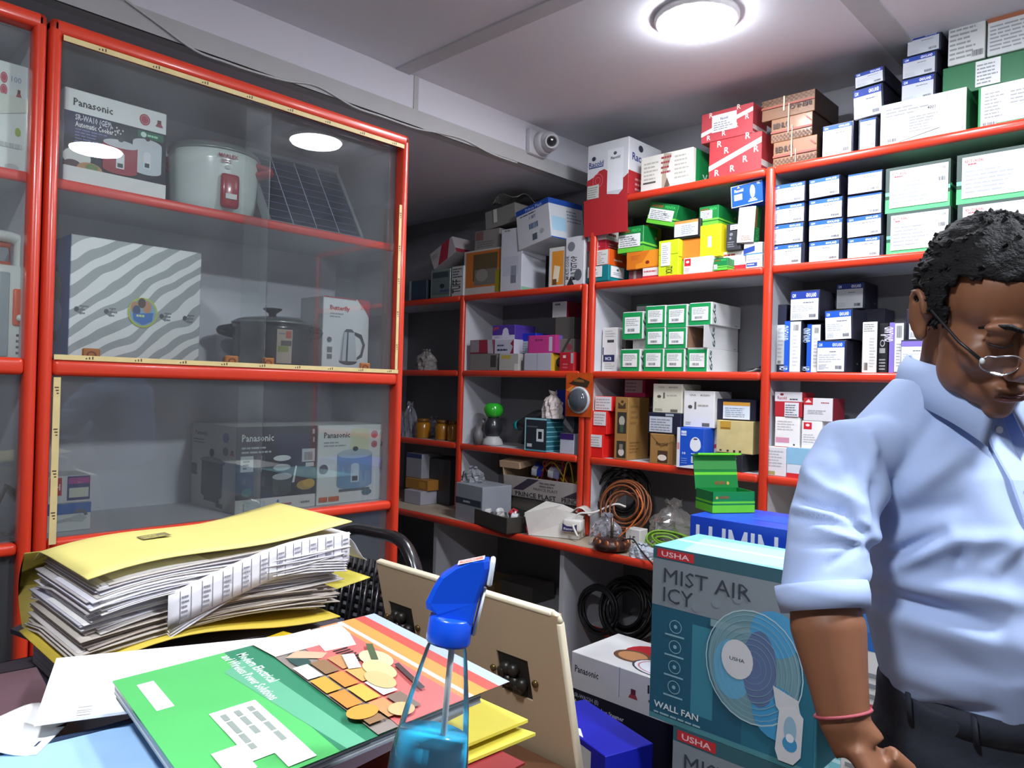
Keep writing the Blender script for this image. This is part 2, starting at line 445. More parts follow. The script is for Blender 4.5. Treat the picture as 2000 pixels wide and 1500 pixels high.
def lines(u0=.06, v0=.06, u1=.94, v1=.9, n=7, col='#8d9096'): return [('l', u0, v0, u1, v1, n, col)]

# ------------------------------------------------------------------ kinds of carton
def navy(blue=.2, band='#0c55c4', word=True, u0=.03, u1=.94, v0=.04, v1=.96, paper='#f2f3f2'):
    sp = [('r', 0, 1 - blue, 1, 1, band)]
    if word: sp += [('t', 'GM', .05, 1 - blue * .78, blue * .5, '#dfe8f8', 0, .13), ('t', 'GNOLAND', .55, 1 - blue * .8, blue * .55, '#f4f7ff', 0, .38)]
    sp += [('l', .45, .83 - blue, .85, .9 - blue, 1, '#6c7078'), ('l', .06, .3, .9, .8 - blue, 4, '#c4c6ca'), ('l', .06, .06, .45, .25, 4, '#b3b6bb'), ('b', .68, .08, .92, .2, '#50535a')]
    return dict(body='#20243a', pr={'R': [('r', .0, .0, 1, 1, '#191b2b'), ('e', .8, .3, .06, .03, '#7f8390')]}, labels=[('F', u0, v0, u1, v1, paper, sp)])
def penta(u0=.04, v0=.2, u1=.9, v1=.7):
    st = [('r', 0, 0, 1, .22, '#69c83a'), ('r', 0, .22, 1, .28, '#0f6b34'), ('r', 0, .28, 1, .36, '#7ddc46')]
    return dict(body='#13823d', pr={'F': st + [('t', 'ANCHOR', .08, .77, .12, '#b5452a', 0, .4), ('t', 'PENTA', .55, .77, .12, '#45d06a', 0, .36)],
                                    'R': st + [('e', .85, .6, .05, .06, '#d1a25a')], 'T': [('r', 0, 0, 1, .3, '#0f6b34')]},
                labels=[('F', u0, v0, u1, v1, '#eceeea', lines(n=5) + [('t', '60', .6, .5, .2, '#3c3c40', 0, .12)])])
def easy(u0=.12, v0=.2, u1=.86, v1=.8, open_=False):
    return dict(body='#d9dad6', pr={'F': [('r', 0, 0, .95, .97, '#0f9a52')], 'R': [('t', 'sy9', .06, .93, .24, '#205848', -90, .86), ('r', .8, .06, .9, .1, '#9a9ca0')]},
                labels=[('F', u0, v0, u1, v1, '#eef0ec', [('l', .08, .45, .92, .92, 4, '#aab0ac'), ('b', .2, .12, .65, .3, '#44484a')])])
def greenbox():
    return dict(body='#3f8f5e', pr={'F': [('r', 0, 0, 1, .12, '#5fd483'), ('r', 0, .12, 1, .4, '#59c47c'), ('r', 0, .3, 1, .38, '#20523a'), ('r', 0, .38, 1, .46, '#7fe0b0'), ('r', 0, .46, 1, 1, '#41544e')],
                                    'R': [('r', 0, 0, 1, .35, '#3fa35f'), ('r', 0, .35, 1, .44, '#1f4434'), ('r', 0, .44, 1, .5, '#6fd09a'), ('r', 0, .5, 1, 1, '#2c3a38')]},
                labels=[('F', .07, .1, .97, .93, '#f0f2f0', [('t', 'RECTORSEAL', .04, .86, .07, '#c0393f', 0, .26), ('l', 0.08, 0.78, 0.24, 0.864, 1, '#b9525c'), ('l', .05, .1, .7, .7, 6, '#a9adb0'), ('b', .84, .55, .96, .66, '#4a4d50'), ('t', '1/150', .86, .86, .06, '#666', 0, .1)])])
def blocks(bg, fg): return None

def shelf_goods():
    S = SY + .02
    # ---------------- top of the tall unit
    R_ = '#b22a30'
    o = K('racold', 1149, 1229, 276, Z5, 2.786, .27, '#dcdfe2', 'big white and red heater carton on the top shelf, red flap hanging down',
      pr={'F': [('p', [(0, 0), (1, 0), (1, .36), (.9, .3), (.62, .3), (.6, .42), (.42, .52), (.3, .5), (.2, .42), (0, .36)], R_), ('r', .5, .1, .88, .84, '#e9ecee'), ('p', [(.5, .1), (.88, .1), (.78, .02), (.5, .06)], '#cfd3d6'),
                ('t', 'Racold', .04, .6, .085, '#20357e', 0, .36), ('r', .04, .57, .4, .59, '#20357e'), ('e', .16, .74, .05, .04, '#33384a'), ('t', 'Racold', .58, .66, .05, '#3a3d44', 0, .22), ('e', .68, .76, .04, .03, '#55585f'), ('o', .27, .33, .13, .13, .14, '#d8606a'), ('o', .27, .33, .07, .07, .2, '#d8606a')],
          'R': [('r', 0, 0, 1, .42, R_), ('t', 'Racold', .1, .62, .13, '#20357e', 0, .5), ('e', .35, .86, .07, .06, '#33384a'), ('l', .2, .08, .6, .34, 3, '#dba0a4')]},
      labels=[('F', .02, .02, .31, .26, '#c9ccc2', lines(n=5, col='#8b908a'))])
    w = o.dimensions.x
    f = MB(); f.box((-w / 2 - .012, -.004, -.17), (w / 2 + .0, 0, .0), mat('#b5292f', .5, var=.12)); f.build('flap', o, (0, -.002, 0), (math.radians(3), 0, 0))
    K('torn', 1253, 1354, 298, Z5, S, .2, '#e6e4da', 'white carton with a torn brown patch and red print, green end, on the top shelf',
      pr={'F': [('p', [(.42, 0), (.55, .02), (.5, .4), (.6, .95), (.45, 1), (.42, .4)], '#b9a893'), ('l', .4, .4, .62, .95, 4, '#9c3d44'), ('p', [(.46, .02), (.52, .3), (.58, .06)], '#6d5f50'), ('l', .06, .3, .38, .85, 5, '#b9b6aa'), ('l', .66, .2, .95, .9, 6, '#b9b6aa'), ('r', .05, .22, .3, .27, '#55534c')],
          'R': [('r', .12, 0, 1, 1, '#128a45'), ('p', [(.4, .36), (.46, .36), (.52, .26), (.58, .4), (.63, .4), (.53, .2)], '#d8efe0')]})
    def rbox(): 
        c = '#c94a4c'
        sp = [('p', [(0, .22), (1, .72), (1, .86), (0, .36)], '#eee6e2')]
        for u, v in ((.12, .08), (.3, .62), (.42, .12), (.66, .3), (.86, .5), (.16, .82), (.7, .88)): sp.append(('t', 'R', u, v, .16, '#f0d9cf'))
        return {'F': sp, 'R': [('r', 0, .15, 1, .3, '#e6dcd8'), ('r', 0, 0, 1, .06, '#ddd')]}
    K('redr', 1386, 1488, 267, Z5, S, .13, '#bd3d42', 'lower red carton patterned with white letters, under its twin on the top shelf', pr=rbox())
    K('redr2', 1371, 1471, 212, 'redr', S, .13, '#b9434a', 'upper red patterned carton with a white address label, on the top shelf', pr=rbox(), labels=[('F', .22, .28, .7, .86, '#dcdcdc', [('t', 'Racold', .35, .66, .14, '#3a4a7a', 0, .3), ('l', .08, .08, .9, .6, 4, '#85878c')])])
    def benlo(flip):
        ch = []
        for i in range(22):
            for j in range(3):
                if (i + j) % 2: ch.append(('r', i / 22, .04 + j * .085, (i + 1) / 22, .04 + (j + 1) * .085, '#5b3d2c'))
        t_ = [('t', 'BENLO', .06, .58, .22, '#43302a', 0, .4), ('r', 0, .38, 1, .46, '#9c4a3c'), ('p', [(.85, .8), (.97, .62), (.97, .68), (.88, .84)], '#9c4a3c')]
        sp = [(*a[:1], 1 - a[3], 1 - a[4], 1 - a[1], 1 - a[2], a[5]) if a[0] == 'r' else a for a in ch + t_[1:2]] + [('t', 'BENLO', .94, .5, .2, '#43302a', 180, .4)] if flip else ch + t_
        return {'F': sp + [('r', .42, .3, .45, 1, '#d8c3a6'), ('r', .52, 0, .54, .6, '#d8c3a6')], 'R': [('r', 0, 0, 1, 1, '#3d2c24')]}
    K('ben1', 1511, 1596, 271, Z5, S, .24, '#8f6340', 'brown checkered carton, bottom of the stack of three on the top shelf', pr=benlo(False))
    K('ben2', 1507, 1587, 226, 'ben1', S, .24, '#8f6340', 'brown checkered carton, middle of the stack of three on the top shelf', pr=benlo(False))
    K('ben3', 1489, 1592, 186, 'ben2', S, .24, '#7f5738', 'brown checkered carton lying upside down on top of its stack of three', pr=benlo(True))
    K('n5', 1607, 1668, 241, Z5, S, .18, label='navy carton with large blank-looking white label beside the brown stack on the top shelf', **navy(.14))
    K('n6', 1677, 1713, 231, Z5, S, .2, label='narrow navy carton with white label standing on the top shelf', **navy(.06, word=False, u0=.12))
    K('n7a', 1669, 1728, 170, 'n5', S + .02, .2, label='navy carton with blue-topped label, lower of the tilted pair on the top shelf', tilt=-3, **navy(.25, band='#1a3f9e', paper='#cfd4da'))
    K('n7b', 1671, 1729, 138, 'n7a', S + .02, .2, label='navy carton with blue-topped label, upper of the tilted pair on the top shelf', tilt=-3, **navy(.25, band='#1a3f9e', paper='#cfd4da'))
    wl = [('F', .0, .02, .78, .98, '#f0f0ec', [('l', .08, .66, .75, .9, 3, '#9b9d9d'), ('l', .45, .2, .9, .6, 6, '#9b9d9d'), ('t', '4001', .72, .68, .08, '#555', 0, .12), ('b', .12, .06, .26, .14, '#444'), ('p', [(.3, .02), (.9, .18), (.9, .2), (.3, .035)], '#6d6e6a')])]
    K('w9', 1722, 1888, 188, Z5, S, .26, '#e2e2da', 'long white carton with green ends and loose label on the top shelf', pr={'F': [('r', 0, 0, .03, 1, '#2f9a58')], 'R': [('r', 0, 0, 1, 1, '#1d6a3c')]}, labels=wl)
    K('w11', 1912, 2040, 158, Z5, S, .26, '#e6e8e6', 'white carton with green edge at the right end of the top shelf', pr={'F': [('r', 0, 0, .04, 1, '#1f9250'), ('r', .3, 0, 1, .07, '#1f9250'), ('l', .1, .2, .4, .85, 8, '#9a9c9c'), ('l', .5, .45, .95, .8, 4, '#9a9c9c'), ('b', .08, .05, .3, .12, '#444')]})
    for k, (a, b_, tp, on, nm) in enumerate(((1761, 1828, 150, 'w9', 'bottom'), (1763, 1831, 107, 'n8a', 'middle'), (1772, 1839, 65, 'n8b', 'top'))):
        K('n8' + 'abc'[k], a, b_, tp, on, S + .045, .17, label='navy carton with blue-topped label, %s of three standing on the long white carton' % nm, **navy(.22, band='#1a3f9e', paper='#c3c8cf'))
    K('g10', 1842, 2030, 112, 'w9', S + .06, .2, '#12663a', 'dark green carton with a white sticker near the ceiling', labels=[('F', .36, .1, .62, .95, '#d5d9d8', lines(n=6))])
    K('w12', 1853, 1925, 44, 'g10', S + .05, .2, '#c9ccca', 'whitish labelled carton topmost in the right corner, left of the taped one', pr={'F': [('l', .05, .1, .95, .92, 7, '#8d9092'), ('b', .65, .1, .95, .25, '#555')]})
    K('w13', 1930, 2035, 22, 'g10', S + .05, .2, '#c4c8c8', 'whitish carton closed with brown tape near the ceiling', pr={'F': [('l', .05, .1, .95, .8, 7, '#8d9092'), ('r', 0, .86, 1, 1, '#9a5a38')]})

    # ---------------- middle bay, fourth shelf: jumble of lamp and switch boxes
    f = '#e9e9e6'
    K('teal', 1147, 1189, 519, Z4, S - .02, .16, '#117d84', 'teal carton with rounded white labels at the left end of the crowded shelf',
      pr={'F': [('r', .0, .0, 1, .1, '#0b4f55')], 'R': [('r', 0, 0, 1, .1, '#0b4f55')]}, labels=[('F', .05, .32, .72, .95, f, [('e', .5, .7, .1, .1, '#2d6a5c'), ('l', .2, .2, .8, .5, 2, '#9ab')]), ('R', .08, .3, .75, .95, f, [('e', .5, .7, .08, .1, '#2d6a5c'), ('l', .2, .2, .8, .5, 2, '#9ab')])])
    K('oran', 1151, 1190, 488, 'teal', S - .01, .16, '#e65c17', 'orange carton with white label resting on the teal one', pr={'R': [('l', 0.25, 0.25, 0.85, 0.502, 1, '#ffe7d6')]}, labels=[('F', .03, .05, .97, .95, '#dfdfd9', lines(n=6, col='#a5a5a0'))])
    K('redw', 1148, 1184, 449, 'oran', S, .13, '#e4e0de', 'red and white carton topmost of the left stack on the crowded shelf', pr={'F': [('r', 0, 0, 1, .48, '#b01f34'), ('l', 0.12, 0.62, 0.62, 0.9, 1, '#7d3340'), ('l', .15, .12, .7, .35, 2, '#e0a0a8')], 'R': [('r', 0, 0, 1, .48, '#b01f34'), ('l', 0.15, 0.62, 0.75, 0.9, 1, '#7d3340'), ('l', .15, .12, .7, .35, 2, '#e0a0a8')]})
    K('dk5', 1228, 1253, 529, Z4, S + .02, .2, '#6b3a40', 'small dark red carton at the bottom of the crowded shelf', pr={'F': [('r', .4, 0, .6, 1, '#8a8a86')]})
    K('wr5', 1255, 1287, 523, Z4, S, .2, '#e9e2de', 'small white and red carton under the orange one', pr={'F': [('r', 0, 0, 1, .25, '#c42a36'), ('l', .1, .5, .9, .85, 1, '#c96a70')]})
    K('or4', 1224, 1287, 490, 'wr5', S, .22, '#dd7a1e', 'wide orange carton carrying the green box on the crowded shelf', pr={'F': [('p', [(.3, 0), (1, .1), (1, 1), (.72, .95), (.5, .35), (.3, .25)], '#ee9422'), ('e', .66, .32, .06, .1, '#8d2d1c'), ('l', .15, .5, .5, .8, 3, '#c8641a')]})
    K('pen1', 1208, 1257, 443, 'or4', S, .12, label='green carton standing square on the wide orange one', **penta())
    K('lime7', 1219, 1266, 417, 'or4', S + .13, .12, '#b4cf22', 'lime carton with white label behind the green one', labels=[('F', .08, .3, .98, .72, '#e5e8dc', lines(n=3) + [('t', '470', .62, .3, .45, '#444', 0, .2)])], h=.15)
    K('pen2', 1262, 1318, 402, 'pen1', S + .02, .16, label='green carton tilted to the right on top of the stack', tilt=15, h=.095, lift=-.025, **penta())
    K('tick', 1287, 1326, 469, Z4, S - .02, .07, '#cfe01d', 'upright lime carton with tall white label and dark lettering', pr={'F': [('r', 0, .59, 1, .605, '#8d9a12'), ('t', 'TICK', .4, .26, .2, '#3d4414', -90, .22)], 'R': [('r', 0, .5, 1, .53, '#8d9a12')]}, labels=[('F', .14, .28, .62, .93, '#eef0ee', [('l', .15, .1, .85, .9, 9, '#a7aab0')])])
    K('wlogo', 1335, 1392, 502, Z4, S - .01, .2, '#f2f1ef', 'white carton with small red square logo at the front of the crowded shelf', pr={'F': [('r', .04, .5, .26, .95, '#d0212f'), ('e', .15, .75, .06, .08, '#f4e6e6'), ('l', .05, .1, .25, .4, 3, '#c9a'), ('r', .5, .1, .9, .6, '#e6e8e6')]})
    K('or10', 1328, 1368, 466, 'wlogo', S + .01, .2, '#e0842b', 'plain orange carton on the white logo one', pr={'F': [('r', 0, .0, 1, .05, '#b86418')]})
    K('bk9', 1317, 1368, 429, 'or10', S, .18, '#202024', 'black carton with orange-topped white label', labels=[('F', .03, .12, .93, .95, '#e5ebef', [('r', 0, .82, 1, 1, '#d89a4e'), ('r', .04, .08, .25, .7, '#cfe2ee'), ('l', .3, .1, .95, .72, 5, '#93a1ad')])])
    K('wr20', 1403, 1458, 491, Z4, S + .03, .18, '#ece9e6', 'white carton with red base behind the small green one', pr={'F': [('r', 0, 0, 1, .3, '#c22330'), ('l', 0.12, 0.74, 0.67, 0.936, 1, '#b33a40')]})
    K('gr19', 1394, 1421, 505, Z4, S - .03, .1, label='small green striped carton at the front of the crowded shelf', **penta(.05, .1, .3, .5))
    K('yel', 1368, 1409, 433, 'wr20', S + .0, .06, '#f0dd1c', 'yellow upright carton with a white window on the crowded shelf', pr={'F': [('r', .38, .3, .56, .64, '#fdf8d0'), ('r', .36, .28, .58, .3, '#d8c414')], 'R': [('r', .85, 0, 1, 1, '#cdb915')]}, bot=494, h=W(1388, 433, S).z - W(1388, 496, S).z, lift=-.02)
    K('gbk', 1419, 1447, 437, 'wr20', S + .01, .1, '#3a3b40', 'grey and black upright carton with small white label', pr={'F': [('e', .35, .6, .12, .06, '#8a8c90'), ('e', .3, .45, .08, .05, '#8a8c90'), ('l', .1, .1, .6, .35, 3, '#8a8c90')]}, labels=[('F', .3, .76, .85, .95, '#e4e6e6', lines(n=2))])
    K('pen14', 1366, 1404, 394, 'yel', S + .02, .17, label='green carton topmost in the middle of the crowded shelf', h=.085, **penta(.1, .35, .7, .78))
    K('wb21', 1457, 1489, 497, Z4, S, .2, '#dfe2e6', 'white and blue carton at the right end of the crowded shelf', pr={'F': [('r', .05, .15, .7, .42, '#2c4f9e'), ('l', 0.1, 0.22, 0.6, 0.388, 1, '#dfe6f4'), ('l', .1, .55, .9, .9, 2, '#aab')]})
    K('wb18', 1453, 1489, 474, 'wb21', S + .01, .18, '#e8e9ea', 'flat white carton with blue stripe under the tall white one', pr={'F': [('p', [(0, .1), (.6, .3), (.6, .75), (0, .55)], '#23479a'), ('r', 0, 0, 1, .12, '#3b78c0')], 'R': []})
    K('wt16', 1440, 1473, 405, 'wb18', S + .0, .05, '#f2f2f0', 'tall blank white carton with green side leaning against the red divider', pr={'F': [('l', .25, .05, .95, .2, 3, '#d0785a')], 'R': [('r', 0, 0, 1, 1, '#12783c'), ('r', .1, .4, .4, .95, '#8f5a2a'), ('t', 'PENTA', .3, .42, .2, '#4fd070', -90, .34)]}, tilt=3)
    K('blue17', 1430, 1491, 366, 'wt16', S - .005, .06, '#0e56c8', 'bright blue carton with heater drawing balanced on top of the tall white one',
      pr={'F': [('r', 0, 0, 1, .03, '#e6edf6'), ('r', 0, .97, 1, 1, '#e6edf6'), ('r', 0, 0, .02, 1, '#e6edf6'), ('e', .69, .58, .08, .3, '#eef3fa'), ('r', .55, .12, .83, .18, '#cfe0f6'), ('r', .6, .2, .78, .26, '#dfe9f8'), ('r', .1, .3, .36, .58, '#dde6f4'), ('l', .12, .32, .34, .56, 3, '#8fa'), ('t', 'Racold', .12, .68, .14, '#ffffff', 0, .28), ('p', [(.2, .86), (.3, .86), (.25, .96)], '#e8c04a'), ('t', '15L', .84, .86, .1, '#fff', 0, .1)]}, tilt=-4, h=.088, labels=None)

    # ---------------- middle bay, third shelf: green-fronted boxes
    gg = 'green-fronted boxes on the third shelf'
    E = lambda k, a, b_, tp, on, lb, d=.2, Y=S, **kw: K(k, a, b_, tp, on, Y, d, label=lb, group=gg, **dict(easy(), **kw))
    K('wh0', 1177, 1206, 640, Z3, S + .04, .1, '#d9d9d6', 'tall white carton with a navy band standing at the left of the green-fronted boxes', pr={'F': [('r', .1, .22, .85, .38, '#1d2a52'), ('t', 'MCB', .25, .26, .07, '#cfd6e6', 0, .4), ('r', .35, .66, .8, .72, '#3c3c40'), ('r', .05, .38, .12, .55, '#2c3a66'), ('l', .2, .05, .9, .2, 3, '#aaa'), ('l', .2, .78, .9, .95, 3, '#bbb')]})
    K('dk0', 1207, 1222, 655, Z3, S + .08, .12, '#6c6a6a', 'dark grey carton squeezed behind the white one with navy band', pr={'F': [('r', .2, .6, .8, .66, '#222')]})
    E('e9', 1213, 1251, 682, Z3, 'green-fronted box, first from the left in the bottom row')
    E('e10', 1258, 1297, 681, Z3, 'green-fronted box, second from the left in the bottom row')
    E('e11', 1299, 1338, 681, Z3, 'green-fronted box, third from the left in the bottom row')
    E('e12', 1343, 1383, 681, Z3, 'green-fronted box at the right end of the bottom row, long white side showing', d=.27)
    E('e6', 1262, 1300, 640, 'e10', 'green-fronted box in the middle row, left one')
    E('e7', 1303, 1342, 640, 'e11', 'green-fronted box in the middle row, beside the opened one')
    E('e3', 1262, 1301, 597, 'e6', 'green-fronted box in the top row, left one')
    E('e4', 1303, 1343, 595, 'e7', 'green-fronted box in the top row, middle one')
    K('gry2', 1236, 1261, 661, 'e9', S + .04, .15, '#bdbfbb', 'whitish box behind, between the bottom row and the single raised green one', h=.045)
    E('e2', 1217, 1257, 609, 'gry2', 'single green-fronted box left of the top row', d=.16, Y=S + .01)
    K('bk1', 1243, 1276, 600, 'e6', S + .16, .1, '#2c6a4c', 'dim green box with white label at the back of the shelf', labels=[('F', .05, .1, .92, .92, '#b9bcbb', lines(n=4))], h=.13)
    # the opened box: four thin walls, its front missing
    zb = TOP['e12']; xa, xb = W(1343, 660, S).x, W(1383, 660, S).x; zt = W(1383, 634, S).z
    b = MB(); w_, h_, c = xb - xa, zt - zb - .001, mat('#d3d4d2', .55)
    inn = mat('#8a6a52', .7)
    b.box((-w_ / 2, 0, 0), (w_ / 2, .27, .003), c).box((-w_ / 2, 0, h_ - .003), (w_ / 2, .27, h_), c).box((-w_ / 2, 0, .003), (-w_ / 2 + .003, .27, h_ - .003), inn).box((w_ / 2 - .003, 0, .003), (w_ / 2, .27, h_ - .003), c).box((-w_ / 2, .267, .003), (w_ / 2, .27, h_ - .003), inn)
    o, U, V, N = FACES['R'](w_, .27, h_); b.prints(o, U, V, N, [('t', 'sy9', .14, .93, .24, '#205848', -90, .86), ('r', .85, .06, .93, .1, '#9a9ca0')])
    ob = tag(b.build('carton', None, ((xa + xb) / 2, S, zb + .0008)), 'opened white box with dark empty inside among the green-fronted boxes', 'box', gg)
    MB().box((w_ / 2 - .002, -.035, .002), (w_ / 2, .0, h_ - .002), c).build('flap', ob, rot=(0, 0, 0))
    TOP['e8'] = zt
    E('e5', 1347, 1391, 591, 'e8', 'green-fronted box topmost at the right, on the opened one', d=.26)
    b = MB().sheet(lambda u, v: (u * .09, v * .1, .012 + .03 * u * u), 6, 2, .002, mat('#2a2a2e', .4)); b.sheet(lambda u, v: (u * .05, .002 + v * .1, .003 + .02 * u * u), 4, 2, .001, mat('#dcdcda', .5))
    p = W(1457, 719, S + .02); tag(b.build('leaflet', None, (p.x, p.y, Z3 + .001)), 'black and white folded leaflet lying in the corner right of the green boxes', 'leaflet')

    # ---------------- middle bay, second shelf
    rd = '#e01f1c'
    lab = lambda u0, v0, u1, v1: [('F', u0, v0, u1, v1, '#e7e4e4', lines(n=4, col='#b9b0b4'))]
    K('rd3', 1150, 1178, 848, Z2, S - .02, .12, rd, 'bright red carton with white sticker, bottom of the stack of three', labels=lab(.15, .45, .95, .97))
    K('rd2', 1156, 1186, 803, 'rd3', S - .01, .1, rd, 'bright red carton with white sticker, middle of the stack of three', labels=lab(.15, .38, .95, .97))
    K('rd1', 1163, 1196, 774, 'rd2', S, .1, rd, 'bright red carton with white front label, top of the stack of three', labels=lab(.02, .05, .98, .97))
    K('brn', 1202, 1228, 776, Z2, S - .01, .17, '#a67c45', 'tall brown kraft carton with two dark bulb windows', pr={'F': [('r', .2, .42, .88, .76, '#37352a'), ('e', .54, .62, .22, .08, '#b9b3a2'), ('r', .42, .44, .66, .56, '#4d5a4a'), ('r', .2, .03, .88, .3, '#37352a'), ('e', .54, .12, .22, .06, '#d8cfc4'), ('r', .4, .16, .66, .25, '#8a8072'), ('p', [(.25, .82), (.8, .82), (.8, .92), (.55, .86), (.25, .92)], '#4d3c26'), ('e', .55, .93, .1, .02, '#4d3c26')],
        'R': [('l', .1, .1, .6, .3, 4, '#7d5c30'), ('l', .1, .55, .5, .9, 4, '#8a6738')]})
    K('mag', 1220, 1260, 742, 'brn', S + .14, .12, '#b01f56', 'dark pink carton with white label at the back above the brown one', labels=[('F', .05, .25, .9, .95, '#cdbfc4', lines(n=3))], h=.085)
    K('br5', 1270, 1314, 848, Z2, S - .02, .15, '#a27a44', 'brown kraft carton with a white lamp window, under the navy one', pr={'F': [('p', [(0, .95), (.5, .55), (1, .75), (1, .78), (.5, .6), (0, 1)], '#7d5a2e'), ('t', 'Racold', .28, .62, .12, '#3a2c1c', 0, .5), ('r', .36, .05, .8, .45, '#4a3524'), ('e', .56, .22, .2, .1, '#e9dccb')]})
    K('nv4', 1266, 1330, 807, 'br5', S - .01, .2, '#1e2136', 'navy carton lying flat with a grey-white label below the cream carton', labels=[('F', .06, .08, .76, .82, '#c8cdd6', lines(n=5)), ('F', .55, .86, .8, .97, '#aab0bd', [])])
    cr = lambda a: {'F': [('t', a, .2, .86, .05, '#8a8578', 0, .2), ('t', 'MODERN', .55, .86, .05, '#8a8578', 0, .3), ('e', .22, .56, .07, .05, '#54504a'), ('r', .36, .5, .42, .7, '#6a665e'), ('l', .48, .56, .95, .66, 1, '#b3ad9e'), ('r', .62, .04, .86, .13, '#6a665e'), ('l', .08, .06, .35, .16, 2, '#a9a394')]}
    K('crm', 1276, 1333, 750, 'nv4', S, .16, '#d8d3bf', 'cream carton with flared open top standing on the navy one', pr=cr('UNA'))
    o = bpy.context.scene.objects[-1]
    K('wh6b', 1356, 1400, 833, Z2, S + .03, .18, '#d9d5d2', 'white carton with pink diagonal stripe behind the blue heater carton', pr={'F': [('p', [(0, .2), (1, .5), (1, .6), (0, .3)], '#b9384e'), ('l', .1, .65, .9, .9, 3, '#99959a')], 'R': [('p', [(0, .2), (1, .5), (1, .6), (0, .3)], '#b9384e')]})
    K('blu7', 1323, 1375, 836, Z2, S - .06, .1, '#1552c6', 'bright blue carton with white heater drawing overhanging the red shelf edge',
      pr={'F': [('r', 0, 0, .12, 1, '#e4e6ea'), ('p', [(.12, 0), (1, 0), (1, .12), (.6, .09), (.12, .03)], '#e4e8ec'), ('r', .02, .45, .1, .62, '#d08a94'), ('e', .7, .6, .2, .18, '#eef1f4'), ('e', .7, .57, .205, .14, '#eef1f4'), ('e', .7, .73, .08, .02, '#4a4d58'), ('r', .16, .8, .36, .92, '#dce6f4'), ('t', 'Racold', .17, .83, .05, '#1552c6', 0, .18), ('r', .56, .14, .86, .3, '#e6eaf0'), ('l', .58, .16, .84, .28, 3, '#8a90a0'), ('l', 0.55, 0.34, 0.91, 0.396, 1, '#cfe0f6'), ('t', '10', .22, .34, .05, '#fff', 0, .12), ('l', .18, .1, .5, .26, 3, '#6f9ae0')]})
    K('wh6', 1336, 1396, 764, 'blu7', S, .15, '#e9e8e4', 'large white carton with faint grey print above the blue one', pr=cr('UNA'))
    K('nv10', 1394, 1450, 886, Z2, S - .02, .2, '#23262f', 'dark carton with white label lying under the gold package, behind the green open box', labels=[('F', .02, .02, .8, .8, '#dcdedf', lines(n=4))])
    K('gld', 1400, 1471, 822, 'nv10', S, .12, mat('#d6c489', .3, var=.25, scale=16, coat=.6), 'pale gold carton in shiny plastic wrap', pr={'F': [('r', .1, .72, .4, .97, '#c79a35'), ('r', .12, .74, .38, .78, '#8a6420'), ('r', .1, .05, .16, .1, '#3a3428'), ('r', .3, .04, .36, .1, '#3a3428'), ('r', .48, .03, .54, .1, '#3a3428'), ('r', .64, .03, .7, .1, '#3a3428')]})
    K('nv8', 1401, 1477, 780, 'gld', S + .02, .16, '#1c1e33', 'navy carton with orange-topped label on the gold package', labels=[('F', .17, .06, .86, .86, '#dfe6ee', [('r', 0, .8, 1, 1, '#e0a13c'), ('l', .08, .1, .92, .7, 5, '#9aa8b8')])])

    # ---------------- right bay, fourth shelf: the grid of navy boxes
    cols = [[(1508, 1572), (1509, 1571), (1510, 1573), (1511, 1574)], [(1580, 1646), (1580, 1647), (1580, 1647), (1581, 1642)], [(1655, 1726), (1655, 1724), (1655, 1724), (1656, 1725)]]
    tops = [[477, 437, 399, 358], [470, 429, 387, 347], [463, 422, 379, 336]]
    rown = ['bottom row', 'second row from below', 'third row from below', 'top row']; coln = ['left column', 'middle column', 'right column']
    for c in range(3):
        for r in range(4):
            a, b_ = cols[c][r]
            K('gr%d%d' % (c, r), a, b_, tops[c][r], Z4 if r == 0 else 'gr%d%d' % (c, r - 1), S + .004 * ((r * 7 + c * 3) % 3), .2, label='white-labelled navy carton in the grid of twelve, %s, %s' % (rown[r], coln[c]), group='grid of navy switch cartons on the fourth shelf',
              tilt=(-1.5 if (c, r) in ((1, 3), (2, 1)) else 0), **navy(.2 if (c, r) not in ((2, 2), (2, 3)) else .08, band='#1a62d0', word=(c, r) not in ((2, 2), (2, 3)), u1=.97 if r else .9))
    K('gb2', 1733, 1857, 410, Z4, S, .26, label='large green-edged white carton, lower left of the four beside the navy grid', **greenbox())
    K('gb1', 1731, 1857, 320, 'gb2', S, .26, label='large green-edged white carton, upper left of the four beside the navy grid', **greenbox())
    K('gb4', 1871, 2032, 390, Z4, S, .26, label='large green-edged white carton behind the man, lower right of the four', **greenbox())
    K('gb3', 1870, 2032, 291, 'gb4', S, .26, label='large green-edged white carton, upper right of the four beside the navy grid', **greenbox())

    # ---------------- right bay, third shelf
    K('s1', 1518, 1537, 595, Z3, S + .05, .12, '#262b40', 'upright navy carton with white label standing against the red divider', pr={'F': []}, labels=[('F', .02, .12, .95, .7, '#e4e6e2', [('b', .2, .02, .6, .1, '#555'), ('l', .2, .15, .8, .95, 8, '#c3c6c9')])])
    blu = lambda: dict(body='#1f2536', pr={'F': [('r', 0, 0, .34, 1, '#1458c8'), ('t', 'GNOLAND', .22, .62, .16, '#cfe0fa', 90, .3), ('t', 'GM', .22, .04, .16, '#cfe0fa', 90, .08)]}, labels=[('F', .36, .01, .98, .98, '#eff1ee', [('b', .3, .82, .8, .94, '#777'), ('l', .25, .1, .8, .75, 9, '#c8cbd0')])])
    K('s2', 1533, 1566, 627, Z3, S - .01, .13, label='upright blue-edged carton, left of two on the third shelf', **blu())
    K('s3', 1577, 1604, 633, Z3, S + .01, .1, label='upright blue-edged carton, right of two on the third shelf', **blu())
    K('s4', 1546, 1602, 567, 's2', S, .15, label='navy carton with blue-topped label lying on the two upright ones', **navy(.26, band='#16389a', v0=.02, u0=.0, u1=.96))
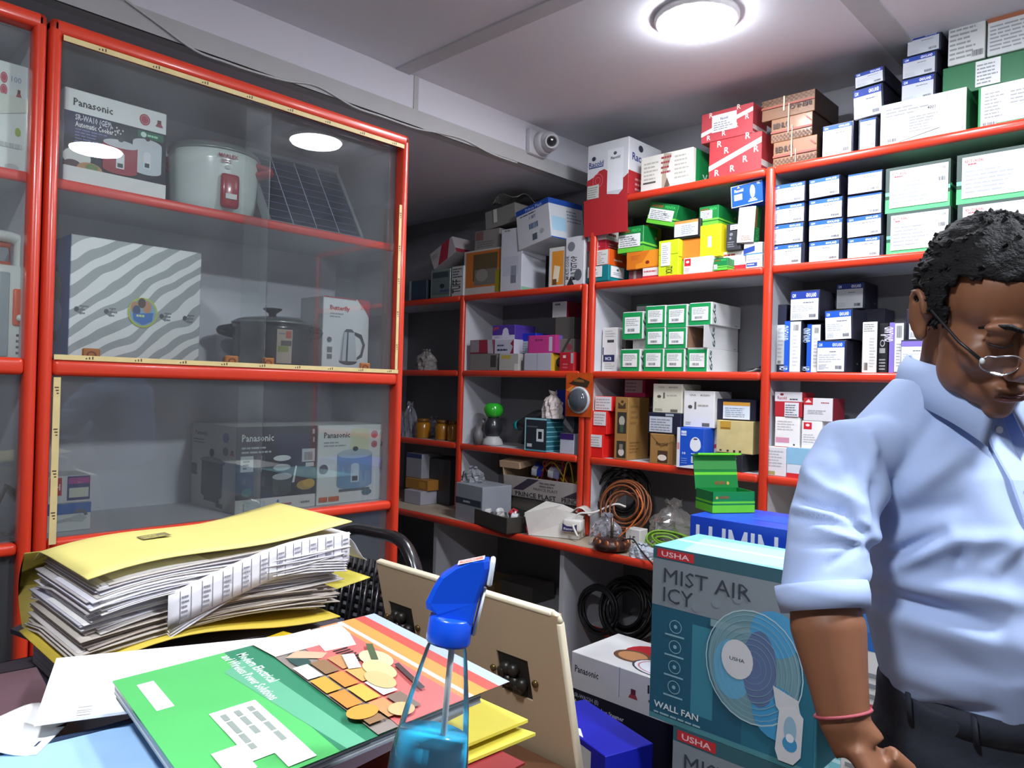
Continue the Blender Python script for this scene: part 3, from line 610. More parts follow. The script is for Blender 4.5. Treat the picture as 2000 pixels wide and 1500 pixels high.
    K('s7', 1596, 1654, 665, Z3, S - .02, .14, label='navy carton with blue-topped label at the front bottom of the pile', **navy(.2, v0=.03))
    K('s6', 1613, 1668, 606, 's7', S - .01, .16, label='navy carton with blue-topped label in the middle of the pile, slightly tilted', tilt=-2, **navy(.22, v0=.02))
    K('s6b', 1650, 1728, 604, Z3, S + .14, .12, '#17192a', 'dark carton at the back carrying the topmost labelled one')
    K('s5', 1634, 1690, 552, 's6b', S + .13, .14, label='navy carton with greyish label, topmost at the back of the third shelf', **navy(.22, band='#14307e', paper='#c9ccce'))
    K('s8', 1685, 1714, 629, Z3, S - .005, .08, '#dcdcd4', 'tall crumpled white carton with vertical print', pr={'F': [('l', .1, .8, .9, .97, 4, '#8c8c88'), ('b', .15, .05, .4, .2, '#333'), ('l', .5, .1, .9, .7, 10, '#bdbcb4')], 'R': [('r', 0, 0, 1, 1, '#1d1d20')]})
    K('s8b', 1717, 1736, 632, Z3, S + .01, .1, '#1b1b1f', 'upright black carton with white drawings beside the crumpled one', pr={'F': [('r', .2, .75, .7, .78, '#ccc'), ('o', .4, .6, .25, .07, .3, '#bbb'), ('r', .1, .4, .7, .5, '#999'), ('l', .1, .05, .8, .3, 4, '#aaa')]})
    pur = lambda: dict(body='#2b2b3c', pr={'F': [('r', 0, 0, .35, 1, '#8672c4'), ('t', 'GNOLAND', .24, .62, .16, '#ece6fb', 90, .3)]}, labels=[('F', .38, .02, .97, .98, '#e2e4e0', [('b', .2, .7, .8, .95, '#333'), ('l', .2, .1, .8, .6, 8, '#aaa')])])
    K('s9', 1738, 1767, 630, Z3, S - .01, .12, label='upright purple-edged carton beside the black one, half hidden by the collar', **pur())
    K('s11', 1760, 1815, 664, Z3, S - .02, .1, label='purple-topped carton low behind the man\'s collar', **navy(.18, band='#8672c4', word=False))
    K('s10', 1770, 1830, 603, 's11', S + .02, .14, label='purple-topped carton behind the man\'s ear', **navy(.16, band='#8672c4', word=False, u0=.12))

    # ---------------- right bay, second shelf
    K('q5', 1494, 1536, 873, Z2, S - .01, .12, '#e2e3e4', 'whitish carton low against the red divider, right of the green open box', pr={'F': [('r', 0, .04, .5, .16, '#a9a468'), ('l', .1, .3, .9, .9, 6, '#b9bcc0')]})
    K('q6', 1537, 1600, 876, Z2, S - .01, .12, '#d9e4ec', 'pale blue carton with red base half behind the man\'s shoulder', pr={'F': [('r', 0, 0, 1, .15, '#cf2a30'), ('r', 0, .45, 1, 1, '#8fc0dc')]})
    K('q2', 1514, 1562, 815, 'q5', S, .12, '#f0eeea', 'white carton with pink corner patch under the red and white one', pr={'F': [('r', .05, .15, .6, .32, '#d898ae'), ('r', 0, 0, 1, .02, '#b03038'), ('l', .1, .55, .9, .9, 4, '#c5c2c0'), ('e', .8, .1, .04, .03, '#444')]})
    K('q4', 1566, 1606, 823, 'q6', S, .12, '#f0eeec', 'white carton with red square logo half behind the man\'s shoulder', pr={'F': [('r', .1, .7, .5, .95, '#d3202e'), ('e', .3, .85, .1, .05, '#f6e4e4'), ('l', .1, .2, .9, .55, 4, '#c8c6c6')]})
    K('q1', 1514, 1567, 766, 'q2', S, .12, '#b8232e', 'red and white heater spares carton topmost against the divider', pr={'F': [('r', 0, .62, 1, 1, '#d9d6d8'), ('t', 'Racold', .1, .7, .12, '#9c2a34', 0, .34), ('e', .26, .9, .07, .05, '#8a2a34'), ('l', 0.55, 0.66, 0.93, 0.772, 1, '#2c2c34')], 'R': [('r', 0, .6, 1, .68, '#ddd')]}, labels=[('F', .38, .02, .9, .58, '#dcdde0', lines(n=5, col='#74767c'))])
    K('q3', 1570, 1627, 778, 'q4', S, .12, '#dedcdc', 'white carton with red corner logo beside the red and white one', pr={'F': [('r', 0, .7, .32, 1, '#b8202c'), ('p', [(.05, .8), (.28, .8), (.17, .95)], '#eacaca'), ('l', 0.6, 0.76, 0.9, 0.858, 1, '#b04a52'), ('l', .15, .3, .9, .5, 3, '#aaa')], 'R': [('r', 0, 0, 1, 1, '#8a2030')]})

    # ---------------- left bays, on top
    K('tall2', 980, 1021, 446, Z4, S - .02, .19, '#c7c8d0', 'tall whitish carton standing on the low shelf unit, lit on its right side', pr={'F': [('l', .15, .95, .6, .99, 1, '#666'), ('r', .1, .25, .85, .55, '#b9bbc8'), ('b', .5, .12, .75, .4, '#5d6070')], 'R': [('r', 0, 0, 1, .06, '#7fae92'), ('p', [(0, .58), (1, .5), (1, .52), (0, .6)], '#a5a6ac')]})
    K('wo4', 1073, 1105, 483, Z4, S - .01, .16, '#d6d4ce', 'white carton with orange picture stripe under the tilted blue and white one', pr={'F': [('r', .2, .05, .9, .9, '#dd9030'), ('p', [(.25, .1), (.6, .12), (.7, .5), (.35, .55)], '#efe2c6'), ('r', .25, .05, .5, .2, '#6a4a2a')]})
    K('wk5', 1106, 1142, 462, Z4, S - .02, .16, '#cfcfd2', 'white carton with black drawings beside the red flap', pr={'F': [('t', 'MULTISTOP', .62, .1, .16, '#33353c', 90, .5), ('e', .3, .8, .2, .1, '#74767e'), ('e', .7, .2, .2, .12, '#5a5c64'), ('p', [(.1, 0), (.5, 0), (.3, .18)], '#2c2e34'), ('t', 'MULTI COOK', .2, .12, .08, '#555a66', 90, .5)]})
    K('pip', 1012, 1083, 388, 'tall2', S - .04, .24, '#d3d6da', 'big blue and white carton lying tilted across the others on the low unit', tilt=-9, rot=-6, h=.205, lift=-.125,
      pr={'F': [('r', 0, .86, 1, 1, '#1f4ea8'), ('t', 'Prince Plast', .3, .885, .08, '#a9c4ee', 0, .5), ('l', 0.12, 0.77, 0.72, 0.84, 1, '#4a5468'), ('t', '1 SET', .4, .66, .07, '#2f4f8a', 0, .2), ('b', .38, .4, .66, .54, '#2f6a9a'), ('r', .46, .1, .6, .26, '#55606a'), ('e', .75, .25, .06, .06, '#aab0b4')],
          'R': [('r', 0, .86, 1, 1, '#1f4ea8'), ('l', .5, .45, .95, .78, 4, '#8a94a4'), ('r', .05, .2, .45, .55, '#a9cfe4'), ('r', 0, 0, 1, .03, '#1f4ea8')]})
    K('pic3', 907, 980, 487, Z4, S - .01, .22, '#b9b5ae', 'carton with orange border and dark appliance picture on the low unit', pr={'F': [('r', .06, .16, .98, .96, '#b8692c'), ('r', .26, .3, .9, .9, '#5a4a30'), ('r', .3, .2, .9, .55, '#6d6a64'), ('e', .5, .42, .16, .14, '#8a857c'), ('r', .85, .02, 1, .5, '#8a8020')]})
    K('gy6', 928, 976, 449, 'pic3', S, .2, '#8a8683', 'grey carton lying on the orange-bordered one', pr={'F': [('r', .05, .5, .35, .95, '#7d5a58'), ('l', .1, .1, .9, .45, 3, '#6a6664')]})
    K('gy7', 949, 1008, 424, 'gy6', S + .01, .2, '#85837f', 'grey carton on top of the grey pile, a white tag on its front', tilt=-6, h=.1, labels=[('F', .3, .25, .42, .98, '#cfcfc8', [])])
    b = MB().sheet(lambda u, v: (u * .2 - .1, v * .16, .02 + .05 * math.sin(u * 2.6) + .02 * math.sin(v * 5 + u * 6)), 10, 8, .002, mat('#a3a29c', .7))
    p = W(985, 409, S + .03); tag(b.build('wrapping_paper', None, (p.x, p.y, TOP['gy7'] + .005)), 'crumpled pale paper on top of the grey cartons', 'paper')
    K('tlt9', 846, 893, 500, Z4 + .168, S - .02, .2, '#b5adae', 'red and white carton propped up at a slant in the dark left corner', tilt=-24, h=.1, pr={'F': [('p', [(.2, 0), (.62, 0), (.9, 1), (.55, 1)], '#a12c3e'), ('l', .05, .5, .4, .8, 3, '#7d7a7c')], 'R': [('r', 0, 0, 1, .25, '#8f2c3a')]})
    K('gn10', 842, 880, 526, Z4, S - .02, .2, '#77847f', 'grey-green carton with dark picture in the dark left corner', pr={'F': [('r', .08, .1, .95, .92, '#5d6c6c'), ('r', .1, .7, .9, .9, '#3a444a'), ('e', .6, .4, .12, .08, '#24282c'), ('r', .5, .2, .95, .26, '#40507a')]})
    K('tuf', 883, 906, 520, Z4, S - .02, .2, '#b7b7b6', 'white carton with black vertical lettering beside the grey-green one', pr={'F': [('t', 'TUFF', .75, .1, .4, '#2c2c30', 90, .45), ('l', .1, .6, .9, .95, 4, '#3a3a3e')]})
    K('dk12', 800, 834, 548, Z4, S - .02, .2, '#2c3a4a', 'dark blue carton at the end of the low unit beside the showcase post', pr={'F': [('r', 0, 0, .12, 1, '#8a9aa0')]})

    # ---------------- left bays, third shelf
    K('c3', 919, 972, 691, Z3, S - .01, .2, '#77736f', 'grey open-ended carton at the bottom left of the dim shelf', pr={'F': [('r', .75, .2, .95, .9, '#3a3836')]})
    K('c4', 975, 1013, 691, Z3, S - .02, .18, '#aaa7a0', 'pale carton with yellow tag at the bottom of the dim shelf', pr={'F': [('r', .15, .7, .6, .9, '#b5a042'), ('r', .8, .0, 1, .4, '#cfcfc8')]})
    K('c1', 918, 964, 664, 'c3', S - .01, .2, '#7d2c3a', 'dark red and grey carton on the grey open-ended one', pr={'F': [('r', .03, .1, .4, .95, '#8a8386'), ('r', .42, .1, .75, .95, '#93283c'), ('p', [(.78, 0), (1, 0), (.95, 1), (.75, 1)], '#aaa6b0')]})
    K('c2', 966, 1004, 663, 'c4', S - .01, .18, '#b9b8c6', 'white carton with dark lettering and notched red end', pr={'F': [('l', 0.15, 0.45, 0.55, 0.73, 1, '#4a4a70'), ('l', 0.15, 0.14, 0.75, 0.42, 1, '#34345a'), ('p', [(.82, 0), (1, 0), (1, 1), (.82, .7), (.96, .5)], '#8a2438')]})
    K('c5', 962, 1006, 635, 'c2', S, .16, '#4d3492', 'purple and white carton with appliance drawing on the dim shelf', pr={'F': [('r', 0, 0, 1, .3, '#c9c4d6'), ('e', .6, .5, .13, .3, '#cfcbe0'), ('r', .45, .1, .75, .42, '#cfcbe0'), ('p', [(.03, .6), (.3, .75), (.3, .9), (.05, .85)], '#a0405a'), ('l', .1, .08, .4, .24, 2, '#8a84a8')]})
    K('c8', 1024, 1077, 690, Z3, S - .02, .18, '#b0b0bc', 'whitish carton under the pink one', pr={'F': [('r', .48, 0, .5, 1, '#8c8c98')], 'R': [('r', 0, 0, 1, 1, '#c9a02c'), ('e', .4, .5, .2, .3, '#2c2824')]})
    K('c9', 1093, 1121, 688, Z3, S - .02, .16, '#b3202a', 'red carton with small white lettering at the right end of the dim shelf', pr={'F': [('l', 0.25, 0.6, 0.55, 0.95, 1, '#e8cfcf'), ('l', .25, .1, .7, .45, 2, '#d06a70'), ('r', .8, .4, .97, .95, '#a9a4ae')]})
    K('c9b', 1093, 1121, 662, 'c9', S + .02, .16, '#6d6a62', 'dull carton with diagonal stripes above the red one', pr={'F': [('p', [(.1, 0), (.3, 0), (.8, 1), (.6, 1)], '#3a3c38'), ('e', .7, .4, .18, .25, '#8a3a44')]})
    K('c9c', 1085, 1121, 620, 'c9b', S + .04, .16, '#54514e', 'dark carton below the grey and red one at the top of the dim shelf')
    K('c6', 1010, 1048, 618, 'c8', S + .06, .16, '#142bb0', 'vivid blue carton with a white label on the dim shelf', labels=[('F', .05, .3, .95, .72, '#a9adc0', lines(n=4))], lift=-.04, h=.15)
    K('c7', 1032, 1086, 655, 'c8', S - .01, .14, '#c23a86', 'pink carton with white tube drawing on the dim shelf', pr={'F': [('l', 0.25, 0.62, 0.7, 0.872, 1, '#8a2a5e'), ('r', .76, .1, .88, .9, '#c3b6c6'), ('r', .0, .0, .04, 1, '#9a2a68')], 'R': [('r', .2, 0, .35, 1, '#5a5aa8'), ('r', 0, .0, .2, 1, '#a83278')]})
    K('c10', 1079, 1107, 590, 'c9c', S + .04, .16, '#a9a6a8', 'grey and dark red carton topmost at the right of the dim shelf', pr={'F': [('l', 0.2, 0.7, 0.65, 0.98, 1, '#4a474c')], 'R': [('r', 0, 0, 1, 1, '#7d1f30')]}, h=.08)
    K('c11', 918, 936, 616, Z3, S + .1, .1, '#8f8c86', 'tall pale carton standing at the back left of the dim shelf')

    # ---------------- left bays, second shelf
    tl = lambda: [('r', 0, i / 14 + .015, 1, i / 14 + .045, '#7fc0cc') for i in range(0, 14, 2)]
    K('teal2', 1026, 1068, 817, Z2, S - .03, .14, '#20404c', 'dark teal carton with white dashed border and striped side', pr={'F': [('r', 0, 0, 1, .05, '#5aa0ac'), ('r', 0, .95, 1, 1, '#9fd0d8'), ('r', 0, 0, .05, 1, '#9fd0d8'), ('r', .06, .05, 1, .94, '#262b33'), ('r', .55, .3, .88, .68, '#d3dade'), ('r', .63, .38, .8, .6, '#16181c'), ('r', .12, .12, .35, .22, '#c3ccd0'), ('r', .1, .72, .6, .76, '#58626a')], 'R': [('r', 0, 0, 1, 1, '#2c6a78')] + tl()})
    K('pw', 1094, 1121, 847, Z2, S - .01, .1, '#b9bfcc', 'pale carton with purple top right of the teal striped carton', pr={'F': [('r', 0, .7, 1, 1, '#3a2270')]})
    K('dk2', 1100, 1121, 814, 'pw', S + .02, .1, '#3f4148', 'dark carton with pale diagonal stripe above the purple-topped one', pr={'F': [('p', [(0, .6), (.2, .9), (1, .2), (.9, 0)], '#8a8c90')]})
    K('bl2', 1088, 1110, 762, 'teal2', S + .1, .1, '#1f2fa8', 'dark blue carton at the back above the teal striped one')
shelf_goods()
# ------------------------------------------------------------------ goods in the glass showcases (fronts face +X)
def KX(key, x0, x1, top, on, X, d, body, label, pr=None, labels=None, cat='box', name='carton', rot=0, h=None, w=None, rough=.4):
    zb = TOP[on] if isinstance(on, str) else on
    xc = (x0 + x1) / 2
    A, B = WX(x0, top, X).y, WX(x1, top, X).y
    h = h or WX(xc, top, X).z - zb; w = w or B - A
    ob = carton_mesh(w, d, h, body, pr, labels, name, (X, (A + B) / 2, zb + .0006), (0, 0, math.radians(90 + rot)), rough)
    tag(ob, label, cat); TOP[key] = zb + h + .0006
    return ob
def cooker_pic(u, v, w, h, col, lid='#c9ced2', panel='#dfe3e6'):
    return [('e', u, v + h, w / 2, h * .16, lid), ('r', u - w / 2, v + h * .12, u + w / 2, v + h, col), ('e', u, v + h * .12, w / 2, h * .14, col), ('e', u, v + h, w / 2, h * .12, lid), ('e', u, v + h * 1.16, w * .08, h * .07, '#30343a'),
            ('r', u - w * .12, v + h * .18, u + w * .12, v + h * .66, panel), ('e', u, v + h * .66, w * .12, h * .08, panel), ('r', u - w * .08, v + h * .22, u + w * .08, v + h * .36, '#3a3f46')]
def badge(u, v, r, asp): return [('e', u, v, r, r * asp, '#b33a48'), ('e', u, v, r * .8, r * .8 * asp, '#c9929a'), ('e', u, v, r * .66, r * .66 * asp, '#b9485a')]
def ribbon(u, v, s, asp): return [('r', u - s * .5, v, u + s * .5, v + s * asp, '#6a3038'), ('p', [(u - s, v - s * .4 * asp), (u + s, v - s * .4 * asp), (u + s * .6, v + s * .2 * asp), (u - s * .6, v + s * .2 * asp)], '#a8404a')]
U1, U2, U3 = 1.925, 1.470, 1.055
KX('pan1', 126, 327, 196, U1, -2.065, .24, '#e8eceb', 'white and black rice cooker carton at the left of the top showcase shelf',
   pr={'F': [('r', 0, .18, 1, .76, '#141a26'), ('r', 0, .52, .42, .76, '#1b1f4a'), ('p', [(0, .18), (0, .34), (.2, .42), (.36, .28), (.5, .2), (.5, .18)], '#20242c'), ('t', 'Panasonic', .08, .83, .075, '#22252b', 0, .37), *badge(.77, .87, .055, 1.15), *ribbon(.92, .85, .04, 1.3),
             ('t', 'SR-WA10 (GE9)', .1, .68, .06, '#e6e8f2', 0, .34), ('t', 'Automatic Cooker', .1, .61, .055, '#f0f2f6', 0, .36), ('l', .1, .44, .42, .6, 5, '#6d74a8'), ('r', .7, .66, .97, .74, '#17684a'), ('l', .8, .675, .96, .73, 1, '#9fe0c0'), ('e', .76, .7, .03, .03, '#d5efe2'),
             *[('e', .5 + .06 * math.cos(i * 2.4) * (i / 9), .66 + .06 * math.sin(i * 2.4) * (i / 9), .008, .01, '#d5d7d9') for i in range(10)],
             *cooker_pic(.8, .26, .3, .34, '#c9d3d8'), *cooker_pic(.53, .2, .34, .32, '#9c2530'), ('e', .12, .28, .13, .1, '#d5d8d4'), ('e', .08, .2, .08, .05, '#4a3034'), ('e', .24, .18, .12, .07, '#b9895a'), ('e', .26, .2, .06, .04, '#6d8a4a'), ('p', [(0, .0), (1, 0), (1, .18), (0, .18)], '#e4e8e7')]})
# white rice cooker
def cooker(label, px, r, h, X, z, white):
    p = WX(px, 350, X); t = empty('rice_cooker', (p.x, p.y, z + .001), (0, 0, 0)); tag(t, label, 'rice cooker')
    if white: body, rim, acc = mat('#dfe9e6', .22, var=.02, coat=.6), mat('#9aa3a3', .3, metal=.6), mat('#b3202c', .3, coat=.4)
    else: body, rim, acc = mat('#17181b', .3, coat=.4), mat('#aab0b2', .25, metal=.7), mat('#141416', .4)
    MB().lathe([(r * .8, .008), (r * .86, .012), (r * .94, .05), (r, h * .72), (r, h * .84)] if white else [(r * .86, .008), (r * .9, .02), (r * .97, h * .75), (r * .97, h * .84)], body, 40).build('body', t)
    if white:
        MB().lathe([(r, h * .84), (r * 1.03, h * .855), (r * 1.03, h * .87), (r * .99, h * .885), (r * 1.0, h * .9), (r * .9, h * .95), (r * .5, h * .995), (.001, h * 1.0)], rim, 40).build('lid', t)
        MB().bbox((-.035, -.02, h), (.035, .02, h + .016), .007, acc).tube([(-.03, 0, h - .005), (-.03, 0, h + .006)], .006, acc, 8).build('lid_knob', t)
    else:
        MB().lathe([(r * .97, h * .84), (r * 1.0, h * .85), (r * 1.0, h * .87), (r * .94, h * .885)], rim, 40).build('rim', t)
        gl = MB().lathe([(r * .95, h * .885), (r * .8, h * .93), (r * .4, h * .97), (.015, h * .985)], clear_mat('lid_glass', (.8, .86, .86), 1.5, .02, haze=.1), 40).build('lid', t)
        MB().lathe([(.012, h * .975), (.012, h * 1.03), (.03, h * 1.1), (.03, h * 1.12), (.001, h * 1.125)], acc, 20).build('lid_knob', t)
    for s in (-1, 1):
        hd = MB().tube(curve_pts([(0, s * r * .96, h * .66), (0, s * (r + .028), h * .7), (0, s * (r + .03), h * .74), (0, s * r * .96, h * .78)], 5), (.012, .03), acc, 10).build('handle', t)
        hd.rotation_euler = (0, 0, math.radians(-35))
    MB().lathe([(r * .6, 0), (r * .62, .009)], mat('#222', .6), 24).build('foot_ring', t)
    return t, r, h
t, r, h = cooker('white rice cooker with red handles and red switch panel on the top showcase shelf', 418, .128, .225, -2.215, U1, True)
aim = math.radians(12)
tf = Matrix.Rotation(aim, 4, 'Z')
def wrap(mb, r, a0, a1, z0, z1, mt, n=8, rt=None, off=.0025):      # a patch following the curved wall
    rt = rt or r
    for i in range(n):
        b0, b1 = a0 + (a1 - a0) * i / n, a0 + (a1 - a0) * (i + 1) / n
        q = lambda a, z, rr: ((rr + off) * math.cos(a), (rr + off) * math.sin(a), z)
        mb.quad([q(b0, z0, r), q(b1, z0, r), q(b1, z1, rt), q(b0, z1, rt)], mt)
    return mb
A0 = math.radians(-18)
q = MB(); q.bbox((r * .965, -.027, .02), (r + .016, .027, .12), .012, mat('#a81c28', .25, coat=.5), tf=Matrix.Rotation(A0 + .22, 4, 'Z')); 
o = q.build('switch_panel', t)
q = MB().box((r + .016, -.016, .045), (r + .02, .016, .06), mat('#d9dcd6', .4), tf=Matrix.Rotation(A0 + .22, 4, 'Z')); q.build('switch', o)
q = MB(); tfr = Matrix.Rotation(A0 + .22, 4, 'Z')
o_ = tfr @ Vector((r + .001, -.04, .135)); U_ = tfr.to_3x3() @ Vector((0, .07, 0)); q.prints(o_, U_, (0, 0, .05), tfr.to_3x3() @ Vector((1, 0, 0)), [('t', 'MARLEX', .1, .62, .22, '#a8303c', 0, .8), ('l', .2, .3, .8, .55, 2, '#b8707a'), ('e', .5, .1, .12, .12, '#c9cfcf')], eps=.002)
q.build('printed_name', t)
# solar panel leaning back
p0, p1 = WX(533, 421, -2.075), WX(706, 457, -2.075)
hh = .2; lean = math.radians(33)
b = MB(); w_ = p1.y - p0.y + .012; al = mat('#aeb4b8', .35, metal=.6)
b.box((-w_ / 2, 0, 0), (w_ / 2, .012, .31), mat('#0c1a34', .18, var=.25, scale=30, coat=.5))
b.prints((-w_ / 2, 0, 0), (w_, 0, 0), (0, 0, .31), (0, -1, 0), [('r', i / 4 - .004, .02, i / 4 + .004, .98, '#a9b4c4') for i in range(1, 4)] + [('r', .02, j / 10 - .0025, .98, j / 10 + .0025, '#6f7f98') for j in range(1, 10)])
o = b.build('solar_panel', None, (-2.08, (p0.y + p1.y) / 2, U1 + .002), (-lean, 0, math.radians(90)))
tag(o, 'dark blue solar panel leaning back at the right of the top showcase shelf', 'solar panel')
f = MB()
for a_, c_ in (((-w_ / 2 - .008, -.006, 0), (-w_ / 2 + .004, .02, .31)), ((w_ / 2 - .004, -.006, 0), (w_ / 2 + .008, .02, .31)), ((-w_ / 2, -.006, -.001), (w_ / 2, .02, .01)), ((-w_ / 2, -.006, .3), (w_ / 2, .02, .312))): f.box(a_, c_, al)
f.build('frame', o)
# zebra carton
zs = mat('#c9cecf', .35, coat=.4)
zm = bpy.data.materials.new('zebra_print'); zm.use_nodes = True
nt = zm.node_tree; b_ = nt.nodes['Principled BSDF']; tc = nt.nodes.new('ShaderNodeTexCoord'); mp = nt.nodes.new('ShaderNodeMapping'); mp.inputs['Rotation'].default_value = (0, math.radians(-52), 0)
wv = nt.nodes.new('ShaderNodeTexWave'); wv.wave_type = 'BANDS'; wv.bands_direction = 'X'; wv.inputs['Scale'].default_value = 7.5; wv.inputs['Distortion'].default_value = 5.5; wv.inputs['Detail'].default_value = 1.2; wv.inputs['Detail Scale'].default_value = 1.0
rp = nt.nodes.new('ShaderNodeValToRGB'); rp.color_ramp.elements[0].position = .47; rp.color_ramp.elements[0].color = (.36, .40, .41, 1); rp.color_ramp.elements[1].position = .53; rp.color_ramp.elements[1].color = (.82, .85, .86, 1)
nt.links.new(tc.outputs['Object'], mp.inputs['Vector']); nt.links.new(mp.outputs['Vector'], wv.inputs['Vector']); nt.links.new(wv.outputs['Color'], rp.inputs['Fac']); nt.links.new(rp.outputs['Color'], b_.inputs['Base Color'])
b_.inputs['Roughness'].default_value = .35; b_.inputs['Coat Weight'].default_value = .3
bird = lambda u: [('e', u, .44, .018, .02, '#3a3d42'), ('p', [(u, .42), (u + .05, .47), (u + .03, .4)], '#7d8285'), ('l', u + .02, .4, u + .09, .48, 3, '#6a6e72')]
o = KX('zeb', 139, 395, 476, U2, -2.085, .24, zm, 'zebra-striped carton with blue side and round sticker in the showcase',
   pr={'L': [('r', 0, 0, 1, 1, '#0f3f9c'), ('r', .1, .2, .6, .8, '#1b2c50'), ('e', .5, .6, .2, .15, '#6a7a3a'), ('e', .55, .4, .22, .12, '#5f7fb4')], 'F': bird(.05) + bird(.26) + bird(.68) + bird(.87)},
   labels=[])
q = MB(); w_, h_ = .0, 0
wz, hz = o.dimensions.x, o.dimensions.z
q.prints((-wz / 2, 0, 0), (wz, 0, 0), (0, 0, hz), (0, -1, 0), [('e', .53, .455, .115, .12, '#b4c23a'), ('e', .53, .455, .1, .105, '#7fa8c8'), ('e', .47, .49, .035, .05, '#b98560'), ('e', .56, .5, .035, .05, '#c08a64'), ('e', .52, .53, .03, .04, '#4a3326'), ('e', .48, .47, .03, .04, '#2c4470'), ('p', [(.45, .44), (.61, .46), (.6, .39), (.53, .355), (.46, .39)], '#1d6fc0'), ('l', .48, .41, .58, .45, 1, '#d5e6a0')], eps=.003)
q.build('round_sticker', o)
# black rice cooker
t, r, h = cooker('black rice cooker with glass lid and pale sticker in the showcase', 540, .125, .19, -2.215, U2, False)
q = MB(); a_ = math.radians(-10)
wrap(q, r * .93, a_ - .2, a_ + .2, .035, .14, '#b9ac9a', rt=r * .965); wrap(q, r * .93, a_ - .17, a_ + .1, .07, .088, '#8d9a3c', rt=r * .95, off=.004); wrap(q, r * .935, a_ - .1, a_ + .18, .088, .105, '#5a524e', rt=r * .95, off=.004); wrap(q, r * .95, a_ + .02, a_ + .17, .113, .135, '#c4563c', rt=r * .962, off=.004); wrap(q, r * .94, a_ - .16, a_ + .0, .113, .128, '#7d8aa8', rt=r * .95, off=.004)
q.build('sticker', t)
ket = [('e', .55, .2, .2, .05, '#2a2c30'), ('p', [(.36, .2), (.74, .2), (.7, .5), (.66, .58), (.46, .58), (.4, .5)], '#c4ccd2'), ('p', [(.5, .2), (.54, .2), (.55, .58), (.52, .58)], '#3a3e44'), ('p', [(.38, .2), (.42, .2), (.46, .58), (.44, .56)], '#8a9298'), ('p', [(.44, .57), (.68, .57), (.62, .61), (.5, .61)], '#43474d'), ('p', [(.68, .58), (.84, .55), (.92, .42), (.86, .26), (.74, .22), (.74, .25), (.82, .3), (.86, .42), (.8, .5), (.68, .54)], '#2b2d31')]
KX('kbox', 632, 722, 583, U2, -2.1, .14, '#e3e8ea', 'white kettle carton with steel kettle picture and red corners in the showcase',
   pr={'F': ket + [('p', [(.72, 1), (1, 1), (1, .76), (.94, .84)], '#b0202e'), ('r', 0, .985, .7, 1, '#a5283a'), ('t', 'Butterfly', .14, .84, .055, '#b83a48', 0, .42), ('l', .14, .74, .5, .81, 2, '#a8adb2'), ('e', .14, .46, .05, .035, '#555a60'), ('r', .1, .3, .2, .37, '#666b70'), ('r', .1, .22, .2, .28, '#666b70'), ('e', .9, .13, .06, .045, '#6a5a62'), ('t', '2', .8, .88, .05, '#d9a0a8')], 'R': [('p', [(0, 1), (1, 1), (0, .7)], '#b0202e')]})
pts = []
p = WX(650, 704, -2.085)
for i in range(90):
    a = i / 90 * 2 * PI * 5; rr = 1 + .12 * math.sin(i * .7)
    pts.append((.026 * math.cos(a) * rr, .05 * math.sin(a) * rr, .006 + .004 * (i / 90) * 5 + .003 * math.sin(a * 2)))
tag(MB().tube(pts, .0032, mat('#dfe1dd', .5), 6).build('cable_coil', None, (-2.09 + .012, p.y - .005, U2 + .002)), 'white cable coil lying in front of the kettle carton', 'cable')
# lower compartment
KX('pb1', 463, 620, 833, U3, -2.075, .3, '#d2d4d2', 'black and white cooker carton with grey cooker picture on its side, lower showcase',
   pr={'F': [('r', 0, .16, 1, 1, '#181c28'), ('r', .5, .4, .9, .9, '#1d2040'), ('t', 'Panasonic', .06, .83, .08, '#e4e8ea', 0, .38), ('l', .06, .68, .42, .78, 2, '#b9c0c4'), ('r', .05, .48, .2, .66, '#d5dadb'), ('l', .08, .5, .16, .62, 3, '#444'), ('r', .24, .5, .34, .66, '#3a3c48'), ('r', .24, .3, .34, .42, '#34363f'), ('e', .13, .24, .06, .05, '#1f6a52'), ('e', .55, .62, .11, .035, '#dfe3e4'), ('e', .55, .51, .11, .04, '#a9aeb0'), ('r', .44, .22, .67, .4, '#3a4244'), ('e', .56, .22, .115, .04, '#3a4244'), ('e', .555, .4, .125, .04, '#b4babb'), ('p', [(.68, .32), (.72, .52), (.74, .52), (.71, .32)], '#dfe3e4'), ('e', .86, .28, .12, .06, '#b08a35'), ('e', .9, .3, .08, .05, '#c9a23c'), ('r', .8, .56, .97, .72, '#c3c9cc'), ('b', .83, .58, .94, .68, '#555'), ('r', .85, .5, .96, .55, '#c3c9cc'), ('r', .93, .9, .96, .96, '#aaa'), ('r', .94, .8, .96, .86, '#aaa'), ('r', .1, .03, .35, .13, '#b4c4c8'), ('r', .5, .03, .52, .13, '#3f7cb8'), ('l', .54, .05, .75, .1, 1, '#b87070'), ('l', .8, .05, .92, .1, 1, '#777')],
       'L': [('r', 0, 0, 1, 1, '#c6c6c2'), ('t', 'Panasonic', .08, .86, .05, '#44464a', 0, .28), ('e', .78, .86, .07, .06, '#7a6aa8'), ('e', .78, .7, .06, .05, '#6a625e'), *ribbon(.92, .68, .05, .8), ('e', .5, .56, .28, .05, '#8f9494'), ('r', .25, .16, .72, .55, '#2d3237'), ('e', .48, .16, .235, .05, '#2d3237'), ('e', .48, .66, .05, .05, '#2a2c2e'), ('r', .32, .08, .66, .12, '#25282b'), ('l', .05, .75, .4, .82, 2, '#8a8c8e'), ('r', .6, .03, .75, .08, '#5a5c60'), ('r', .02, .36, .14, .5, '#5a5450')]})
